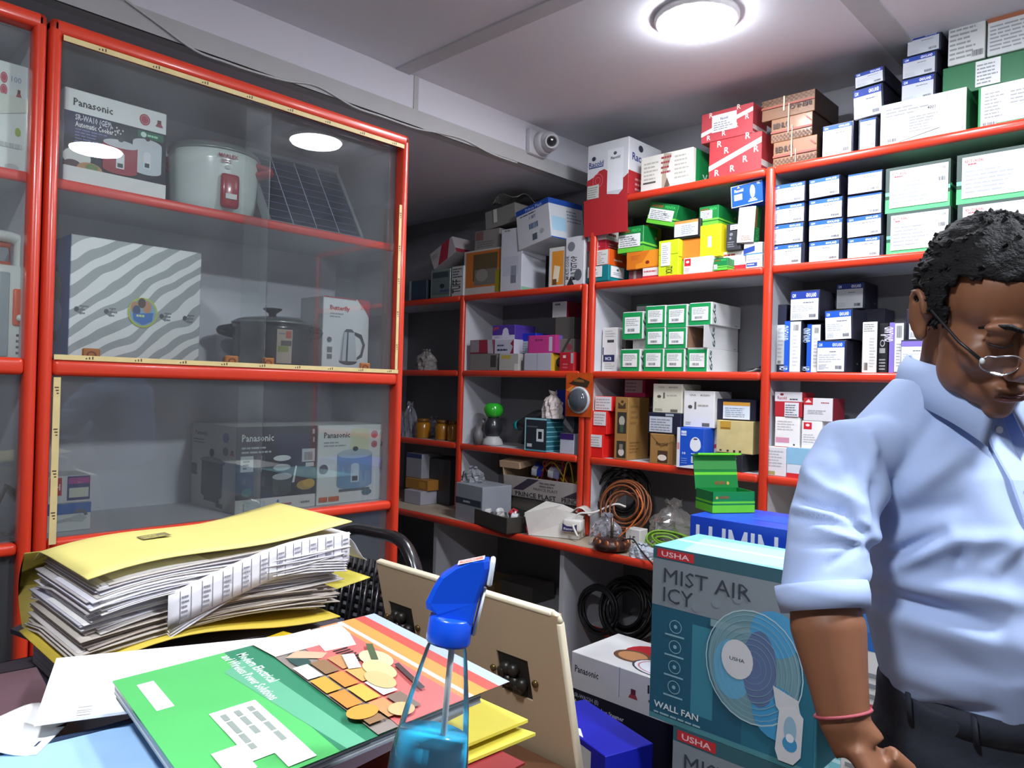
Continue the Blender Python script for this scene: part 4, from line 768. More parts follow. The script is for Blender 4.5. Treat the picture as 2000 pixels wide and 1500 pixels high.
KX('pb2', 622, 757, 830, U3, -2.075, .25, '#dadfdc', 'white cooker carton with blue cooker picture at the right of the lower showcase',
   pr={'F': [('r', .45, .5, .72, .95, '#d3d9b4'), ('t', 'Panasonic', .08, .84, .07, '#2a2c30', 0, .36), ('l', .08, .72, .4, .8, 2, '#9aa0a0'), *badge(.8, .87, .05, 1.0), ('t', '100', .88, .85, .05, '#8aa', 0, .09), *badge(.8, .74, .045, 1.0), *ribbon(.93, .73, .04, 1), *cooker_pic(.52, .18, .5, .44, '#6f92b4', '#a9bcc6', '#c3d3dc'), ('r', .3, .15, .74, .18, '#4a5a60'), ('e', .08, .45, .06, .06, '#5a4a4a'), ('e', .92, .46, .04, .06, '#b9a04a'), ('r', .03, .04, .14, .1, '#c8622c'), ('r', .16, .04, .3, .1, '#c8622c'), ('e', .7, .12, .07, .04, '#4a6a74')]})
KX('sm1', 88, 178, 984, U3, -2.1, .11, '#cdd3d3', 'small iron carton with blue band, lower of two in the bottom left of the showcase', pr={'F': [('r', 0, .62, 1, 1, '#2a63b0'), ('p', [(.1, .3), (.5, .36), (.8, .3), (.92, .45), (.75, .6), (.55, .5), (.2, .4)], '#aab4b4'), ('p', [(.55, .62), (.7, .78), (.88, .72), (.93, .55), (.86, .52), (.82, .64), (.7, .66)], '#5a6468')]})
KX('sm2', 88, 178, 930, 'sm1', -2.1, .11, '#cfd4d6', 'small white carton with red square, upper of two in the bottom left of the showcase', pr={'F': [('r', .1, .3, .36, .95, '#c41f30'), ('t', 'H', .2, .5, .22, '#f0dede'), ('r', .48, .1, .98, .98, '#3a3a78'), ('r', .5, .7, .97, .92, '#a83a90'), ('r', .52, .2, .95, .55, '#c9cfc0')]})
# left showcase
KX('pl', -90, 57, 112, U1, -2.075, .25, '#dde6e4', 'white rice cooker carton cut off at the top left corner', pr={'F': [*badge(.66, .85, .05, 1), ('t', '100', .76, .83, .05, '#9ab', 0, .14), *badge(.66, .74, .05, 1), *ribbon(.87, .72, .04, 1.2), ('e', .87, .38, .04, .04, '#9ab43c'), ('p', [(.55, .5), (1, .58), (1, .7), (.6, .7)], '#d4ddd0'), ('e', .8, .05, .1, .03, '#c0c6c6'), ('l', .55, .2, .95, .3, 1, '#b9c2c0'), ('t', 'Panasonic', .06, .84, .06, '#333', 0, .4)]})
def lantern():
    p1 = WX(57, 560, -2.09); p0 = WX(-110, 560, -2.09); w = p1.y - p0.y; h = WX(0, 452, -2.09).z - U2
    t = empty('emergency_lantern', (-2.09, (p0.y + p1.y) / 2, U2 + .0008), (0, 0, math.radians(90))); tag(t, 'white rechargeable lantern with orange switch panel at the left edge, behind glass', 'lantern')
    wm, om = mat('#e1e7e2', .3, coat=.4), mat('#dd5a22', .35)
    b = MB().bbox((-w / 2, 0, 0), (w / 2, .07, h * .76), .012, wm); b.build('body', t)
    hd = curve_pts([(-w / 2 + .014, .035, h * .74), (-w / 2 + .014, .035, h * .93), (-w / 2 + .03, .035, h * .975), (0, .035, h * .985), (w / 2 - .03, .035, h * .975), (w / 2 - .014, .035, h * .93), (w / 2 - .014, .035, h * .74)], 6)
    MB().tube(hd, (.014, .028), wm, 10).build('carry_handle', t)
    hd2 = [(-w / 2 + .034, .035, h * .77), (-w / 2 + .034, .035, h * .92), (w / 2 - .034, .035, h * .92), (w / 2 - .034, .035, h * .77)]
    MB().tube(hd2, .008, om, 8, loop=True).build('handle_lining', t)
    MB().bbox((-w / 2 + .02, -.004, .02), (w / 2 - .04, .004, h * .7), .003, mat('#9fb0b4', .15, var=.2, coat=.8)).build('lamp_cover', t)
    s = MB().bbox((w / 2 - .033, -.006, h * .3), (w / 2 - .004, .004, h * .58), .004, om).build('switch_panel', t)
    MB().lathe([(.008, 0), (.008, .005), (.001, .006)], wm, 16, tf=Matrix.Translation((w / 2 - .0185, -.006, h * .36)) @ Matrix.Rotation(PI / 2, 4, 'X')).build('switch_knob', s)
    q = MB().prints((w / 2 - .033, -.0, 0), (.03, 0, 0), (0, 0, h * .28), (0, -1, 0), [('l', .3, .1, .7, .9, 5, '#555')]); q.build('printed_marks', t)
lantern()
cord = []
for k in range(3):
    cord += curve_pts([(-2.08, 0, .11 + .005 * k), (-2.075 - .01 * k, .03 + .006 * k, .06), (-2.075, .035 - .01 * k, .02), (-2.09, .0, .006), (-2.085 - .006 * k, -.03, .03), (-2.08, -.008, .1)], 6)
p = WX(12, 1000, -2.08)
tag(MB().tube([(x, y + p.y, U3 + z * 1.05 + .006) for x, y, z in cord], .0045, mat('#c9cec9', .6, var=.3, scale=200), 6).build('twisted_cord', None), 'looped white twisted cord at the bottom left edge behind glass', 'cord')
# ------------------------------------------------------------------ ceiling fittings
def cctv():
    p = WX(1047, 284, BEAM_X); t = empty('security_camera', (BEAM_X, p.y, p.z)); tag(t, 'white dome security camera fixed to the dropped ceiling edge', 'camera')
    wm = mat('#c9c9cc', .4)
    MB().bbox((.0, -.075, -.06), (.03, .045, .06), .005, wm).build('mount_plate', t)
    MB().lathe([(.052, .03), (.055, .035), (.055, .06), (.052, .07)], wm, 28, tf=Matrix.Rotation(PI / 2, 4, 'Y')).build('collar', t)
    tfm = Matrix.Translation((.085, .0, 0)) @ Euler((0, math.radians(105), math.radians(-35))).to_matrix().to_4x4()
    d = MB().ell((0, 0, 0), (.048, .048, .048), wm, 24, 14, tf=tfm).build('dome', t)
    MB().lathe([(.03, .042), (.034, .044), (.034, .056), (.027, .056), (.024, .046)], wm, 24, tf=tfm).build('lens_ring', d)
    MB().lathe([(.026, .046), (.014, .05), (.001, .051)], mat('#0c0c10', .1, coat=1), 24, tf=tfm).build('lens', d)
cctv()
path = [(150, -70), (300, 40), (380, 98), (440, 148), (490, 157), (556, 157), (620, 168), (690, 212), (745, 246), (812, 262), (850, 258), (905, 272), (960, 300), (1010, 318)]
pts = [WX(x, y, BEAM_X + .014) for x, y in path]
pts = [Vector((p.x, p.y, min(max(p.z, SOFFIT - .02), CEIL - .02))) for p in pts]
tag(MB().tube(curve_pts(pts, 5), .004, mat('#c4c4c2', .5), 6).build('ceiling_cable'), 'thin white cable running along the dropped ceiling edge', 'cable')

# ------------------------------------------------------------------ odds and ends on the shelves
# bulb in an orange blister card, hung on the post
p = W(1130, 771, 2.78); t = tag(empty('bulb_blister', (p.x, 2.784, p.z)), 'orange card pack with round grey lamp hanging on the red post', 'bulb pack')
w_, h_ = W(1156, 771, 2.78).x - W(1104, 771, 2.78).x, W(1130, 729, 2.78).z - W(1130, 815, 2.78).z
b = MB().box((-w_ / 2, -.002, -h_ / 2), (w_ / 2, .0, h_ / 2), mat('#c9521c', .4, var=.3, scale=30)); b.prints((-w_ / 2, -.002, -h_ / 2), (w_, 0, 0), (0, 0, h_), (0, -1, 0), [('p', [(.1, .75), (.5, .9), (.9, .8), (.8, .66), (.4, .7)], '#3a2a1c'), ('p', [(.3, .8), (.7, .78), (.66, .84), (.34, .86)], '#8a5a2a'), ('p', [(0, .6), (.3, .72), (.2, .55)], '#e8863a')]); b.build('card', t)
b = MB().lathe([(w_ * .4, 0), (w_ * .4, .008), (w_ * .36, .012)], mat('#b9bec0', .3), 28, tf=Matrix.Translation((0.004, -.002, -h_ * .12)) @ Matrix.Rotation(PI / 2, 4, 'X')); b.build('lamp_rim', t)
b = MB().lathe([(w_ * .36, .01), (w_ * .3, .03), (w_ * .15, .04), (.001, .042)], mat('#4a5058', .15, coat=.8), 28, tf=Matrix.Translation((0.004, -.002, -h_ * .12)) @ Matrix.Rotation(PI / 2, 4, 'X')); b.build('lamp_dome', t)
# juicer with green dome
p = W(952, 860, SY + .02); t = tag(empty('juicer', (p.x, SY + .06, Z2 + .001)), 'small juicer with bright green dome, grey and white body, on the dim shelf', 'juicer')
dk, lt = mat('#2a2c30', .3, coat=.4), mat('#b5b6b4', .4)
MB().lathe([(.055, 0), (.058, .008), (.05, .03), (.036, .045), (.034, .05)], lt, 28).build('base', t)
MB().lathe([(.036, .05), (.05, .075), (.052, .11), (.04, .14), (.03, .15)], dk, 28).build('motor_body', t)
MB().lathe([(.032, .15), (.048, .165), (.056, .19), (.05, .215), (.034, .228), (.001, .23)], mat('#2fae2c', .12, var=.2, coat=1), 28).build('dome', t)
MB().tube(curve_pts([(-.045, -.02, .13), (-.075, -.02, .1), (-.072, -.02, .05), (-.05, -.02, .02)], 5), .016, mat('#7d7c7a', .4), 10).build('jug_handle', t)
MB().lathe([(.026, .005), (.03, .06), (.022, .075), (.01, .1)], mat('#6d6c6c', .4), 20, tf=Matrix.Translation((-.062, -.05, 0))).build('jug', t)
# drill like dark tool with teal tip
p = W(1035, 808, SY + .08); t = tag(empty('power_tool', (p.x - .03, SY + .1, Z2 + .002)), 'dark hand-held power tool with teal end leaning on the dim shelf', 'tool')
MB().tube([(-.02, 0, .02), (-.01, 0, .08), (.005, 0, .13)], [.03, .024, .03], mat('#262528', .5), 12).build('grip', t)
MB().tube([(-.06, 0, .115), (-.02, 0, .125), (.06, 0, .165), (.12, 0, .19)], [.026, .034, .034, .02], mat('#2b2a2e', .5), 14).build('barrel', t)
MB().tube([(-.085, 0, .11), (-.06, 0, .115)], [.024, .028], mat('#12858a', .4), 14).build('end_cap', t)
# dusty bags and amber jars in the dark bay
def bag(px, py, w, h, z, col, label, Y=SY + .06, seed=1, name='plastic_bag', cat='bag'):
    p = W(px, py, Y); rn = random.Random(seed); rs = []; NR, NC = 13, 26
    ph = [rn.uniform(0, 6.28) for _ in range(6)]
    for j in range(NR + 1):
        v = j / NR; r0 = (1 - .2 * v) if v < .66 else max(.12, .86 - 2.6 * (v - .66)) + (.25 if v > .97 else 0)
        rs.append([(math.cos(2 * PI * k / NC) * w / 2 * r0 * (1 + .16 * math.sin(k * 1.9 + ph[0] + v * 5) + rn.uniform(-.1, .1)), math.sin(2 * PI * k / NC) * w / 3 * r0 * (1 + .16 * math.sin(k * 2.3 + ph[1] + v * 7) + rn.uniform(-.1, .1)),
                    h * v * (1 + (.06 * math.sin(k * 1.3 + ph[2]) + rn.uniform(-.05, .05) if j else 0))) for k in range(NC)])
    return tag(MB().rings(rs, col, smooth=False).build(name, None, (p.x, Y, z + .0008)), label, cat)
poly = clear_mat('thin_plastic', (.8, .82, .86), 1.5, .15, haze=.25, haze_col=(.55, .55, .62))
bag(800, 830, .12, .2, Z2, poly, 'clear crinkled plastic bag beside the amber jars in the dark bay', seed=3)
bag(833, 700, .15, .12, Z3, mat('#8b8682', .4, var=.3), 'greyish plastic bag on the dark third shelf behind the post', seed=4)
bag(850, 796, .16, .12, Z2, poly, 'clear plastic bag behind the amber jars', Y=SY + .17, seed=6)
for i, (px, rr) in enumerate(((826, .045), (864, .042), (884, .03))):
    p = W(px, 850, SY + .06); t = tag(empty('amber_jar', (p.x, SY + .06, Z2 + .001)), ['amber plastic jar, left of three in the dark bay', 'amber plastic jar, middle of three in the dark bay', 'amber plastic jar next to the divider in the dark bay'][i], 'jar', 'amber jars')
    MB().lathe([(rr * .9, 0), (rr, .01), (rr, .08), (rr * .8, .095)], mat('#a06a18', .2, var=.3, coat=.6), 20).build('jar_body', t)
    MB().lathe([(rr * .8, .095), (rr * .82, .115), (.001, .117)], mat('#6f4a18', .4), 20).build('jar_lid', t)

bag(1079, 815, .12, .13, TOP['teal2'] + .001, mat('#c9bdb8', .7, var=.12), 'rumpled white paper bag on the teal striped carton', Y=SY + .05, seed=31, name='paper_bag')
# ------------------------------------------------------------------ on the bench
KB = lambda key, x0, x1, top, Y, d, body, label, on=Z1, **kw: K(key, x0, x1, top, on, Y, d, body, label, **kw)
KB('bw1', 790, 822, 958, SY - .06, .2, '#a9a8b4', 'small whitish carton at the far left end of the bench')
KB('bw2', 792, 836, 936, SY - .02, .18, '#a4722e', 'brown and yellow carton on the small whitish one on the bench', on='bw1', pr={'F': [('r', .6, .2, .9, .8, '#c08a30')]})
KB('bw3', 794, 824, 886, SY + .0, .16, '#8f9098', 'grey-white carton with blue top, uppermost at the left end of the bench', on='bw2', pr={'F': [('r', 0, .82, 1, 1, '#2c3a6a')]})
KB('bgk', 826, 880, 896, SY + .06, .2, '#3a3a3e', 'large dark carton at the back of the bench, left bay')
KB('bg', 886, 948, 940, SY - .2, .185, '#8f949c', 'grey carton with a dark lettered band, lids open, on the bench', rot=-8, pr={'F': [('r', 0, .45, .95, .62, '#2f3842'), ('l', .3, .48, .7, .6, 1, '#a9b2ba')]}, h=.19)
bag(962, 925, .13, .13, Z1 + .001, mat('#7d7f86', .35, var=.3), 'grey crumpled plastic bag beside the grey banded carton on the bench', Y=SY + .1, seed=41)
bag(925, 905, .14, .075, TOP['bg'] + .001, mat('#85888e', .4, var=.3), 'crushed grey plastic bag lying on the grey banded carton', Y=SY - .1, seed=44)
def junk_carton():
    p0, p1 = W(985, 985, SY + .02), W(1132, 985, SY + .02); w = p1.x - p0.x; d = .2; h = .15
    t = tag(empty('open_carton', ((p0.x + p1.x) / 2, SY + .02, Z1 + .128), (math.radians(8), 0, 0)), 'open grey-white carton full of red and yellow wires on the bench', 'box')
    c = mat('#a8a19d', .6, var=.12); b = MB()
    b.box((-w / 2, 0, 0), (w / 2, d, .004), c).box((-w / 2, 0, 0), (w / 2, .004, h * .72), c).box((-w / 2, d - .004, 0), (w / 2, d, h), mat('#6d5a3a', .7)).box((-w / 2, 0, 0), (-w / 2 + .004, d, h), mat('#b59a78', .7)).box((w / 2 - .004, 0, 0), (w / 2, d, h), c)
    b.prints((-w / 2, 0, 0), (w, 0, 0), (0, 0, h * .72), (0, -1, 0), [('p', [(.12, .35), (.35, .95), (.5, .95), (.27, .35)], '#3a3040'), ('p', [(.8, .3), (1, .7), (1, .3)], '#3a3040'), ('t', 'PRINCE PLAST', .16, .06, .22, '#33302f', 0, .55), ('t', 'PRINCE', .78, .06, .22, '#33302f', 0, .22), ('t', 'PRINCE PLAST', .42, .44, .13, '#4a4644', 0, .32, 'thin'), ('l', .5, .6, .8, .9, 2, '#6a6664')])
    b.build('carton_body', t)
    MB().box((-w / 2 - .02, -.0, h - .004), (-w / 2 + .12, d, h + .03), mat('#b8977a', .7)).build('folded_flap', t)
    rn = random.Random(5)
    for i, (c_, n_) in enumerate((('#b21f24', 5), ('#c9a42a', 4), ('#c96a2a', 3))):
        for k in range(n_):
            x = rn.uniform(-.05, w / 2 - .05); pts = curve_pts([(x + rn.uniform(-.07, .07), d * rn.uniform(.2, .8), h * .4), (x + rn.uniform(-.06, .06), d * rn.uniform(.2, .8), h + rn.uniform(.0, .05)), (x + rn.uniform(.0, .1), d * rn.uniform(.2, .8), h + rn.uniform(-.01, .05)), (x + rn.uniform(.02, .12), d * rn.uniform(.2, .8), h * .4)], 7)
            tag(MB().tube(pts, .004, mat(c_, .4), 6).build('wire', None, t.location), ['red', 'yellow', 'orange'][i] + ' loose wire looping out of the open carton on the bench', 'wire', ['red', 'yellow', 'orange'][i] + ' wires in the open carton')
    for i, (x, cc, lb) in enumerate(((-.08, '#2a3aa8', 'blue and white bulb pack lying in the open carton of wires'), (.03, '#9a9ac4', 'violet and silver bulb pack lying in the open carton of wires'))):
        b = MB().bbox((-.03, -.04, -.02), (.03, .04, .02), .004, cc).bbox((-.031, -.042, -.02), (.0, -.01, .0215), .004, '#d5d8dc')
        tag(b.build('bulb_pack', None, t.location + Vector((x, .08, h * .72 + .035)), (math.radians(25), .2, .4)), lb, 'bulb pack')
junk_carton()
TOP['junkbase'] = Z1
KB('ugly', 992, 1128, 960, SY + .03, .2, '#57514c', 'dark flattened carton underneath the open carton of wires', h=.124)
def tray():
    p0, p1 = W(908, 1010, BY - .02), W(1015, 1030, BY - .02)
    t = tag(empty('metal_tray', ((p0.x + p1.x) / 2, BY - .03, Z1 + .002), (0, 0, math.radians(-14))), 'dark metal tray of small spare parts at the bench edge', 'tray'); w, d, h = .3, .22, .075
    c = mat('#3a3833', .45, var=.3); b = MB()
    b.box((-w / 2, 0, 0), (w / 2, d, .004), c)
    for a_, c_ in (((-w / 2, 0, 0), (w / 2, .005, h)), ((-w / 2, d - .005, 0), (w / 2, d, h)), ((-w / 2, 0, 0), (-w / 2 + .005, d, h)), ((w / 2 - .005, 0, 0), (w / 2, d, h))): b.box(a_, c_, c)
    b.build('tray_body', t)
    rn = random.Random(9)
    names = [('switch', 'white small switch', '#d5d6d2'), ('socket', 'white round socket', '#c9cac8'), ('holder', 'red plastic lamp holder', '#b3303c'), ('plug', 'grey plug', '#a9a8a4'), ('clip', 'shiny metal clip', '#dfe2e4'), ('switch', 'pale switch with lever', '#e2e3df')]
    for i, (n_, lb, c_) in enumerate(names):
        x, y = -.1 + .045 * i, .04 + .05 * (i % 3)
        b = MB()
        if i % 2 == 0: b.bbox((-.022, -.016, -.01), (.022, .016, .012), .004, c_).tube([(0, 0, .01), (.006, 0, .024)], .005, c_, 8)
        else: b.lathe([(.02, -.012), (.021, .01), (.014, .016), (.012, .01), (.001, .01)], mat(c_, .3, metal=.8 if n_ == 'clip' else 0), 18)
        q = t.matrix_basis @ Vector((x, y, h - .008))
        tag(b.build(n_, None, q, (rn.uniform(-.5, .5), rn.uniform(-.5, .5), rn.uniform(0, 3))), lb + ' in the dark tray on the bench', 'spare part')
        tag(MB().bbox((-.02, -.02, -.03), (.02, .02, .03), .003, mat('#55524c', .5)).build('spare_part', None, t.matrix_basis @ Vector((x, y + .008, h * .55 - .006))), 'dark spare part under the %s in the tray' % lb, 'spare part')
tray()
def crumpled():
    p = W(1066, 1035, BY + .0); rn = random.Random(2)
    t = tag(empty('crumpled_carton', (p.x, BY + .05, Z1 + .002), (0, 0, math.radians(20))), 'crushed white and red carton lying at the bench edge beside the post', 'box')
    w, d, h = .24, .16, .13
    bm = bmesh.new(); bmesh.ops.create_grid(bm, x_segments=1, y_segments=1, size=1); bm.free()
    b = MB(); V = lambda x, y, z: (x, y, z)
    P = [V(-w / 2, 0, 0), V(w / 2, .02, 0), V(w / 2, d, 0), V(-w / 2 + .02, d, 0), V(-w / 2 - .02, -.01, h * .8), V(.0, .03, h), V(w / 2 + .01, .05, h * .8), V(w / 2 - .01, d, h * .7), V(.0, d - .03, h * 1.05), V(-w / 2 + .03, d - .02, h * 1.1)]
    wm = mat('#cfccc4', .5, var=.1, bump=.2)
    b.add(P, [(3, 2, 1, 0), (0, 1, 6, 5), (0, 5, 4), (1, 2, 7, 6), (2, 3, 9, 8, 7), (3, 0, 4, 9), (4, 5, 8, 9), (5, 6, 7, 8)], wm)
    b.quad([V(-w / 2 - .0045, .0, .0), V(-w / 2 + .017, d, .0), V(-w / 2 + .015, d - .008, h * .35), V(-w / 2 - .0135, -.005, h * .3)], '#a82a3a')
    o = b.build('carton_body', t, recalc=True)
    MB().bbox((.05, -.012, h * .3), (.14, .05, h * .72), .01, mat('#dcdad2', .5)).prints((.05, -.012, h * .3), (.07, 0, 0), (0, 0, h * .36), (0, -1, 0), [('p', [(0, 0), (1, .0), (1, .75), (.7, .5), (.3, .5), (0, .75)], '#2c2c58'), ('t', 'Racold', .1, .14, .22, '#d5d5e4', 0, .8)]).build('printed_corner', t)
    MB().sheet(lambda u, v: (.06 + u * .1, .04 + v * .08, h * .8 + .04 * math.sin(u * 3)), 6, 4, .003, wm).build('torn_flap', t)
crumpled()
loop = curve_pts([W(1128, 1048, BY + .06), W(1118, 1020, BY + .08), W(1132, 1003, BY + .1), W(1160, 1001, BY + .13), W(1200, 985, SY - .03), W(1222, 990, SY - .02)], 7)
tag(MB().tube([(p.x, p.y, max(p.z, Z1 + .006)) for p in loop] , .005, mat('#d8d3cb', .5), 8).build('white_cable'), 'white cable looping over the bench edge in front of the post', 'cable')
# middle bay of the bench
def coil(name, px, py, Y, r, tr, n, col, label, cat='cable coil', z=None, tilt=(0, 0, 0), seed=1, wr=.0045, flat=1.0):
    p = W(px, py, Y); rn = random.Random(seed); pts = []
    for i in range(n * 26):
        a = 2 * PI * i / 26; k = i / 26
        rr = r + tr * math.sin(k * 2.4) ; pts.append((rr * math.cos(a), rr * math.sin(a) * flat, tr * math.cos(k * 2.4) + .002 * math.sin(a * 3 + k)))
    o = MB().tube(pts, wr, mat(col, .45), 6).build(name, None, (p.x, Y, z if z is not None else p.z), tilt)
    return tag(o, label, cat)
coil('cable_coil', 1222, 960, SY - .02, .088, .032, 9, '#7a4322', 'coil of brown cable standing at the back of the bench, middle bay', z=Z1 + .17, tilt=(math.radians(72), 0, .2))
coil('cable_coil', 1218, 925, SY + .12, .105, .035, 8, '#17171a', 'coil of black cable behind the brown one on the bench', z=Z1 + .2, tilt=(math.radians(80), 0, .1), wr=.006)
bag(1185, 1020, .15, .14, Z1, poly, 'clear plastic bag crumpled at the left of the middle bench bay', Y=SY - .12, seed=11)
bag(1316, 985, .22, .2, Z1 + .001, clear_mat('pack_plastic', (.75, .78, .78), 1.5, .1, haze=.3, haze_col=(.5, .48, .45)), 'shiny clear pack of dark wires on the bench beside the green open box', Y=SY + .08, seed=12)
coil('wire_bundle', 1310, 1026, SY - .04, .085, .03, 9, '#6f9a2a', 'bundle of green and yellow wire on the bench', z=Z1 + .042, tilt=(.25, .12, 0), wr=.0045, flat=.7)
K('w15a', 1163, 1190, 1028, Z1, SY - .1, .06, '#d2cfcb', 'small white carton numbered 15 at the left behind the wound motor', pr={'F': [('t', '15', .3, .4, .3, '#444', 0, .4)]})
K('w15b', 1222, 1250, 1034, Z1, SY - .12, .06, '#cfccc8', 'small white carton numbered 15 at the right behind the wound motor', pr={'F': [('t', '15', .3, .4, .3, '#444', 0, .4)]})
p = W(1192, 1058, SY - .18); t = tag(empty('motor_winding', (p.x, SY - .17, Z1 + .001)), 'copper-wound fan motor with upright spindle at the bench edge', 'motor')
MB().lathe([(.05, 0), (.075, .012), (.08, .03), (.06, .05), (.03, .055)], mat('#3a2622', .4, metal=.3, var=.4, scale=60), 30).build('stator', t)
for k in range(10):
    a = 2 * PI * k / 10; MB().ell((.066 * math.cos(a), .066 * math.sin(a), .03), (.018, .012, .024), mat('#7d4a2c', .35, metal=.5, var=.3), 10, 6).build('winding', t)
MB().tube([(0, 0, .05), (0, 0, .14)], .007, mat('#6a5a50', .3, metal=.7), 10).build('spindle', t)
bl = curve_pts([(.05, .0, .05), (.12, -.02, .07), (.18, -.05, .04), (.26, -.08, -.0)], 6)
MB().tube(bl, .003, mat('#151517', .5), 6).build('lead_wire', t)
bl = curve_pts([(.02, .02, .055), (.08, .05, .13), (.1, .08, .2), (.05, .1, .26)], 6)
MB().tube(bl, .003, mat('#c9641c', .5), 6).build('lead_wire', t)
bag(1255, 1068, .12, .055, Z1, mat('#b9c3cc', .4, var=.2), 'small pale plastic packet at the bench edge beside the blue fan box', Y=SY - .17, seed=21, name='packet', cat='packet')
# below the bench
coil('cable_hank', 1168, 1212, SY - .06, .098, .012, 6, '#1c1c1f', 'loop of black cable standing below the bench beside the support', z=.335 + .117, tilt=(math.radians(84), 0, 0), wr=.006)
coil('cable_hank', 1225, 1200, SY - .02, .11, .03, 7, '#141416', 'thick black cable hank on the lower shelf behind the white carton', z=.48, tilt=(math.radians(70), 0, .0), wr=.008)
K('ub1', 905, 965, 1132, .336, SY + .0, .2, '#6b5436', 'brown carton on the dark lower shelf below the bench')
K('ub2', 972, 1040, 1140, .336, SY + .06, .18, '#4a4644', 'dull grey carton on the dark lower shelf below the bench')

# ------------------------------------------------------------------ big cartons on the floor
def usha(key, x0, z0, z1, label, x1=None):
    Y = 1.79; a = W(x0, 1250, Y).x; w = .455
    h = z1 - z0
    tl, tl2 = '#256a80', '#215a72'
    fan = [('e', .66, .46, .27, .3, '#6f96a0'), ('r', .4, .62, .92, .66, '#7fa0a8'), ('e', .78, .66, .14, .12, '#4b9cc9'), ('e', .54, .42, .12, .16, '#5fa8cc'), ('e', .8, .26, .14, .14, '#3f94c4'), ('e', .7, .46, .1, .2, '#5b6f96'), ('o', .66, .46, .285, .3, .025, '#a8c4cc'), ('o', .66, .46, .26, .275, .012, '#8fb4c0')]
    fan += [('o', .66, .46, .05 + .03 * i, .055 + .032 * i, .02, '#7da5b2') for i in range(7)] + [('e', .57, .48, .095, .105, '#cfd2d6'), ('t', 'USHA', .525, .47, .018, '#3c4a5a', 0, .09)]
    fan += [('p', [(.78, .4), (.92, .36), (.93, .3), (.84, .26), (.8, .3)], '#c9cdd0'), ('p', [(.8, .08), (.82, .03), (.9, .03), (.94, .08), (.95, .28), (.9, .33), (.82, .3)], '#cfd2d5'), ('e', .88, .2, .035, .07, '#8fb4c8'), ('e', .88, .13, .04, .04, '#3f8fc0'), ('e', .88, .16, .022, .022, '#dfe6ea')]
    icons = []
    for i in range(4):
        v = .56 - i * .115; icons += [('o', .17, v, .042, .038, .12, '#86b0bf'), ('e', .17, v, .012, .011, '#86b0bf'), ('r', .1, v - .058, .23, v - .048, '#86b0bf')]
    pr = {'F': [('r', 0, 0, 1, .66, tl), ('r', 0, 0, .6, .66, tl2), ('r', .28, .1, .42, .6, '#3a8499'), ('r', 0, 0, 1, .03, '#4a8a94'), ('r', 0, .66, 1, .93, '#808b92'), ('r', 0, .93, 1, 1, '#35606c')]
          + [('e', .3 + .13 * (i % 6), .7 + .05 * (i % 3), .028, .026, '#828e98') for i in range(9)]
          + [('r', .03, .94, .28, .99, '#c03038'), ('t', 'USHA', .06, .95, .028, '#e8c4c8', 0, .19), ('t', 'MIST AIR', .08, .8, .085, '#38404c', 0, .56, 'thin'), ('t', 'ICY', .08, .69, .085, '#38404c', 0, .2, 'thin')] + icons + fan
          + [('t', 'WALL FAN', .04, .075, .035, '#d5e2e6', 0, .3), ('l', .04, .035, .36, .06, 1, '#8fb4bf')],
          'T': [('r', 0, 0, 1, 1, '#7fc6cc'), ('p', [(.2, .0), (.9, .1), (.7, .9), (.1, .8)], '#a5dde0'), ('r', 0, .46, 1, .54, '#c5eaec')],
          'R': [('r', 0, 0, 1, 1, '#2a6676')]}
    o = carton_mesh(w, .25, h, mat('#3f8592', .35, var=.08, coat=.35), pr, None, 'fan_carton', (a + w / 2, Y, z0 + .0006), (0, 0, 0)); tag(o, label, 'box', 'wall fan cartons'); TOP[key] = z1
    return o
zu = W(1265, 1398, 1.79).z; zt = W(1281, 1066, 1.79).z
usha('us1', 1320, 0.0, zu, 'blue-green wall fan carton below, its top edge at the bottom of the picture')
o = usha('us2', 1272, zu + .002, zt, 'blue-green wall fan carton on top, beside the man\'s forearm')
# carton behind the man
Y = 1.78; a = W(1648, 1200, Y).x; zt2 = W(1660, 1140, Y).z
o = carton_mesh(.36, .2, zt2, '#e0e0dc', {'F': [('r', 0, .86, 1, 1, '#2a68b4'), ('t', 'POWER SAVER TECHNOLOGY', .03, .965, .014, '#dce8f6', 0, .7), ('r', .04, .9, .16, .95, '#3f7cc4'), ('r', .2, .9, .32, .95, '#3f7cc4'), ('r', .095, .905, .105, .945, '#e4eefa'), ('e', .26, .925, .03, .017, '#e4eefa'), ('r', .36, .9, .48, .95, '#3f7cc4'), ('l', .03, .66, .9, .82, 7, '#8a8c90'), ('r', .08, .735, .5, .745, '#c0505a'), ('l', .03, .5, .9, .63, 6, '#8a8c90'), ('r', 0, 0, 1, .42, '#3b82cc')]}, None, 'carton', (a + .18, Y, .0006), (0, 0, 0))
tag(o, 'blue and white appliance carton behind the man, between his arm and waist', 'box')
# luminous carton and the plain one that carries it
Y = 2.13; a = W(1348, 1005, Y).x; zl = W(1350, 1005, Y).z
o = carton_mesh(.56, .3, .6, '#7d6a52', {}, None, 'carton', (a + .28, Y, .0006), (0, 0, 0)); tag(o, 'plain brown carton under the blue lettered battery carton', 'box')
o = carton_mesh(.56, .28, zl - .602, '#1043c0', {'F': [('r', 0, 0, 1, .1, '#0c2f8c'), ('t', 'LUMINOUS', .04, .6, .34, '#dfe9f6', 0, .82)], 'T': [('r', .3, .3, .7, .7, '#1a4fd0')]}, None, 'battery_carton', (a + .28, Y, .6015), (0, 0, 0)); tag(o, 'deep blue carton with big white lettering behind the fan carton', 'box')
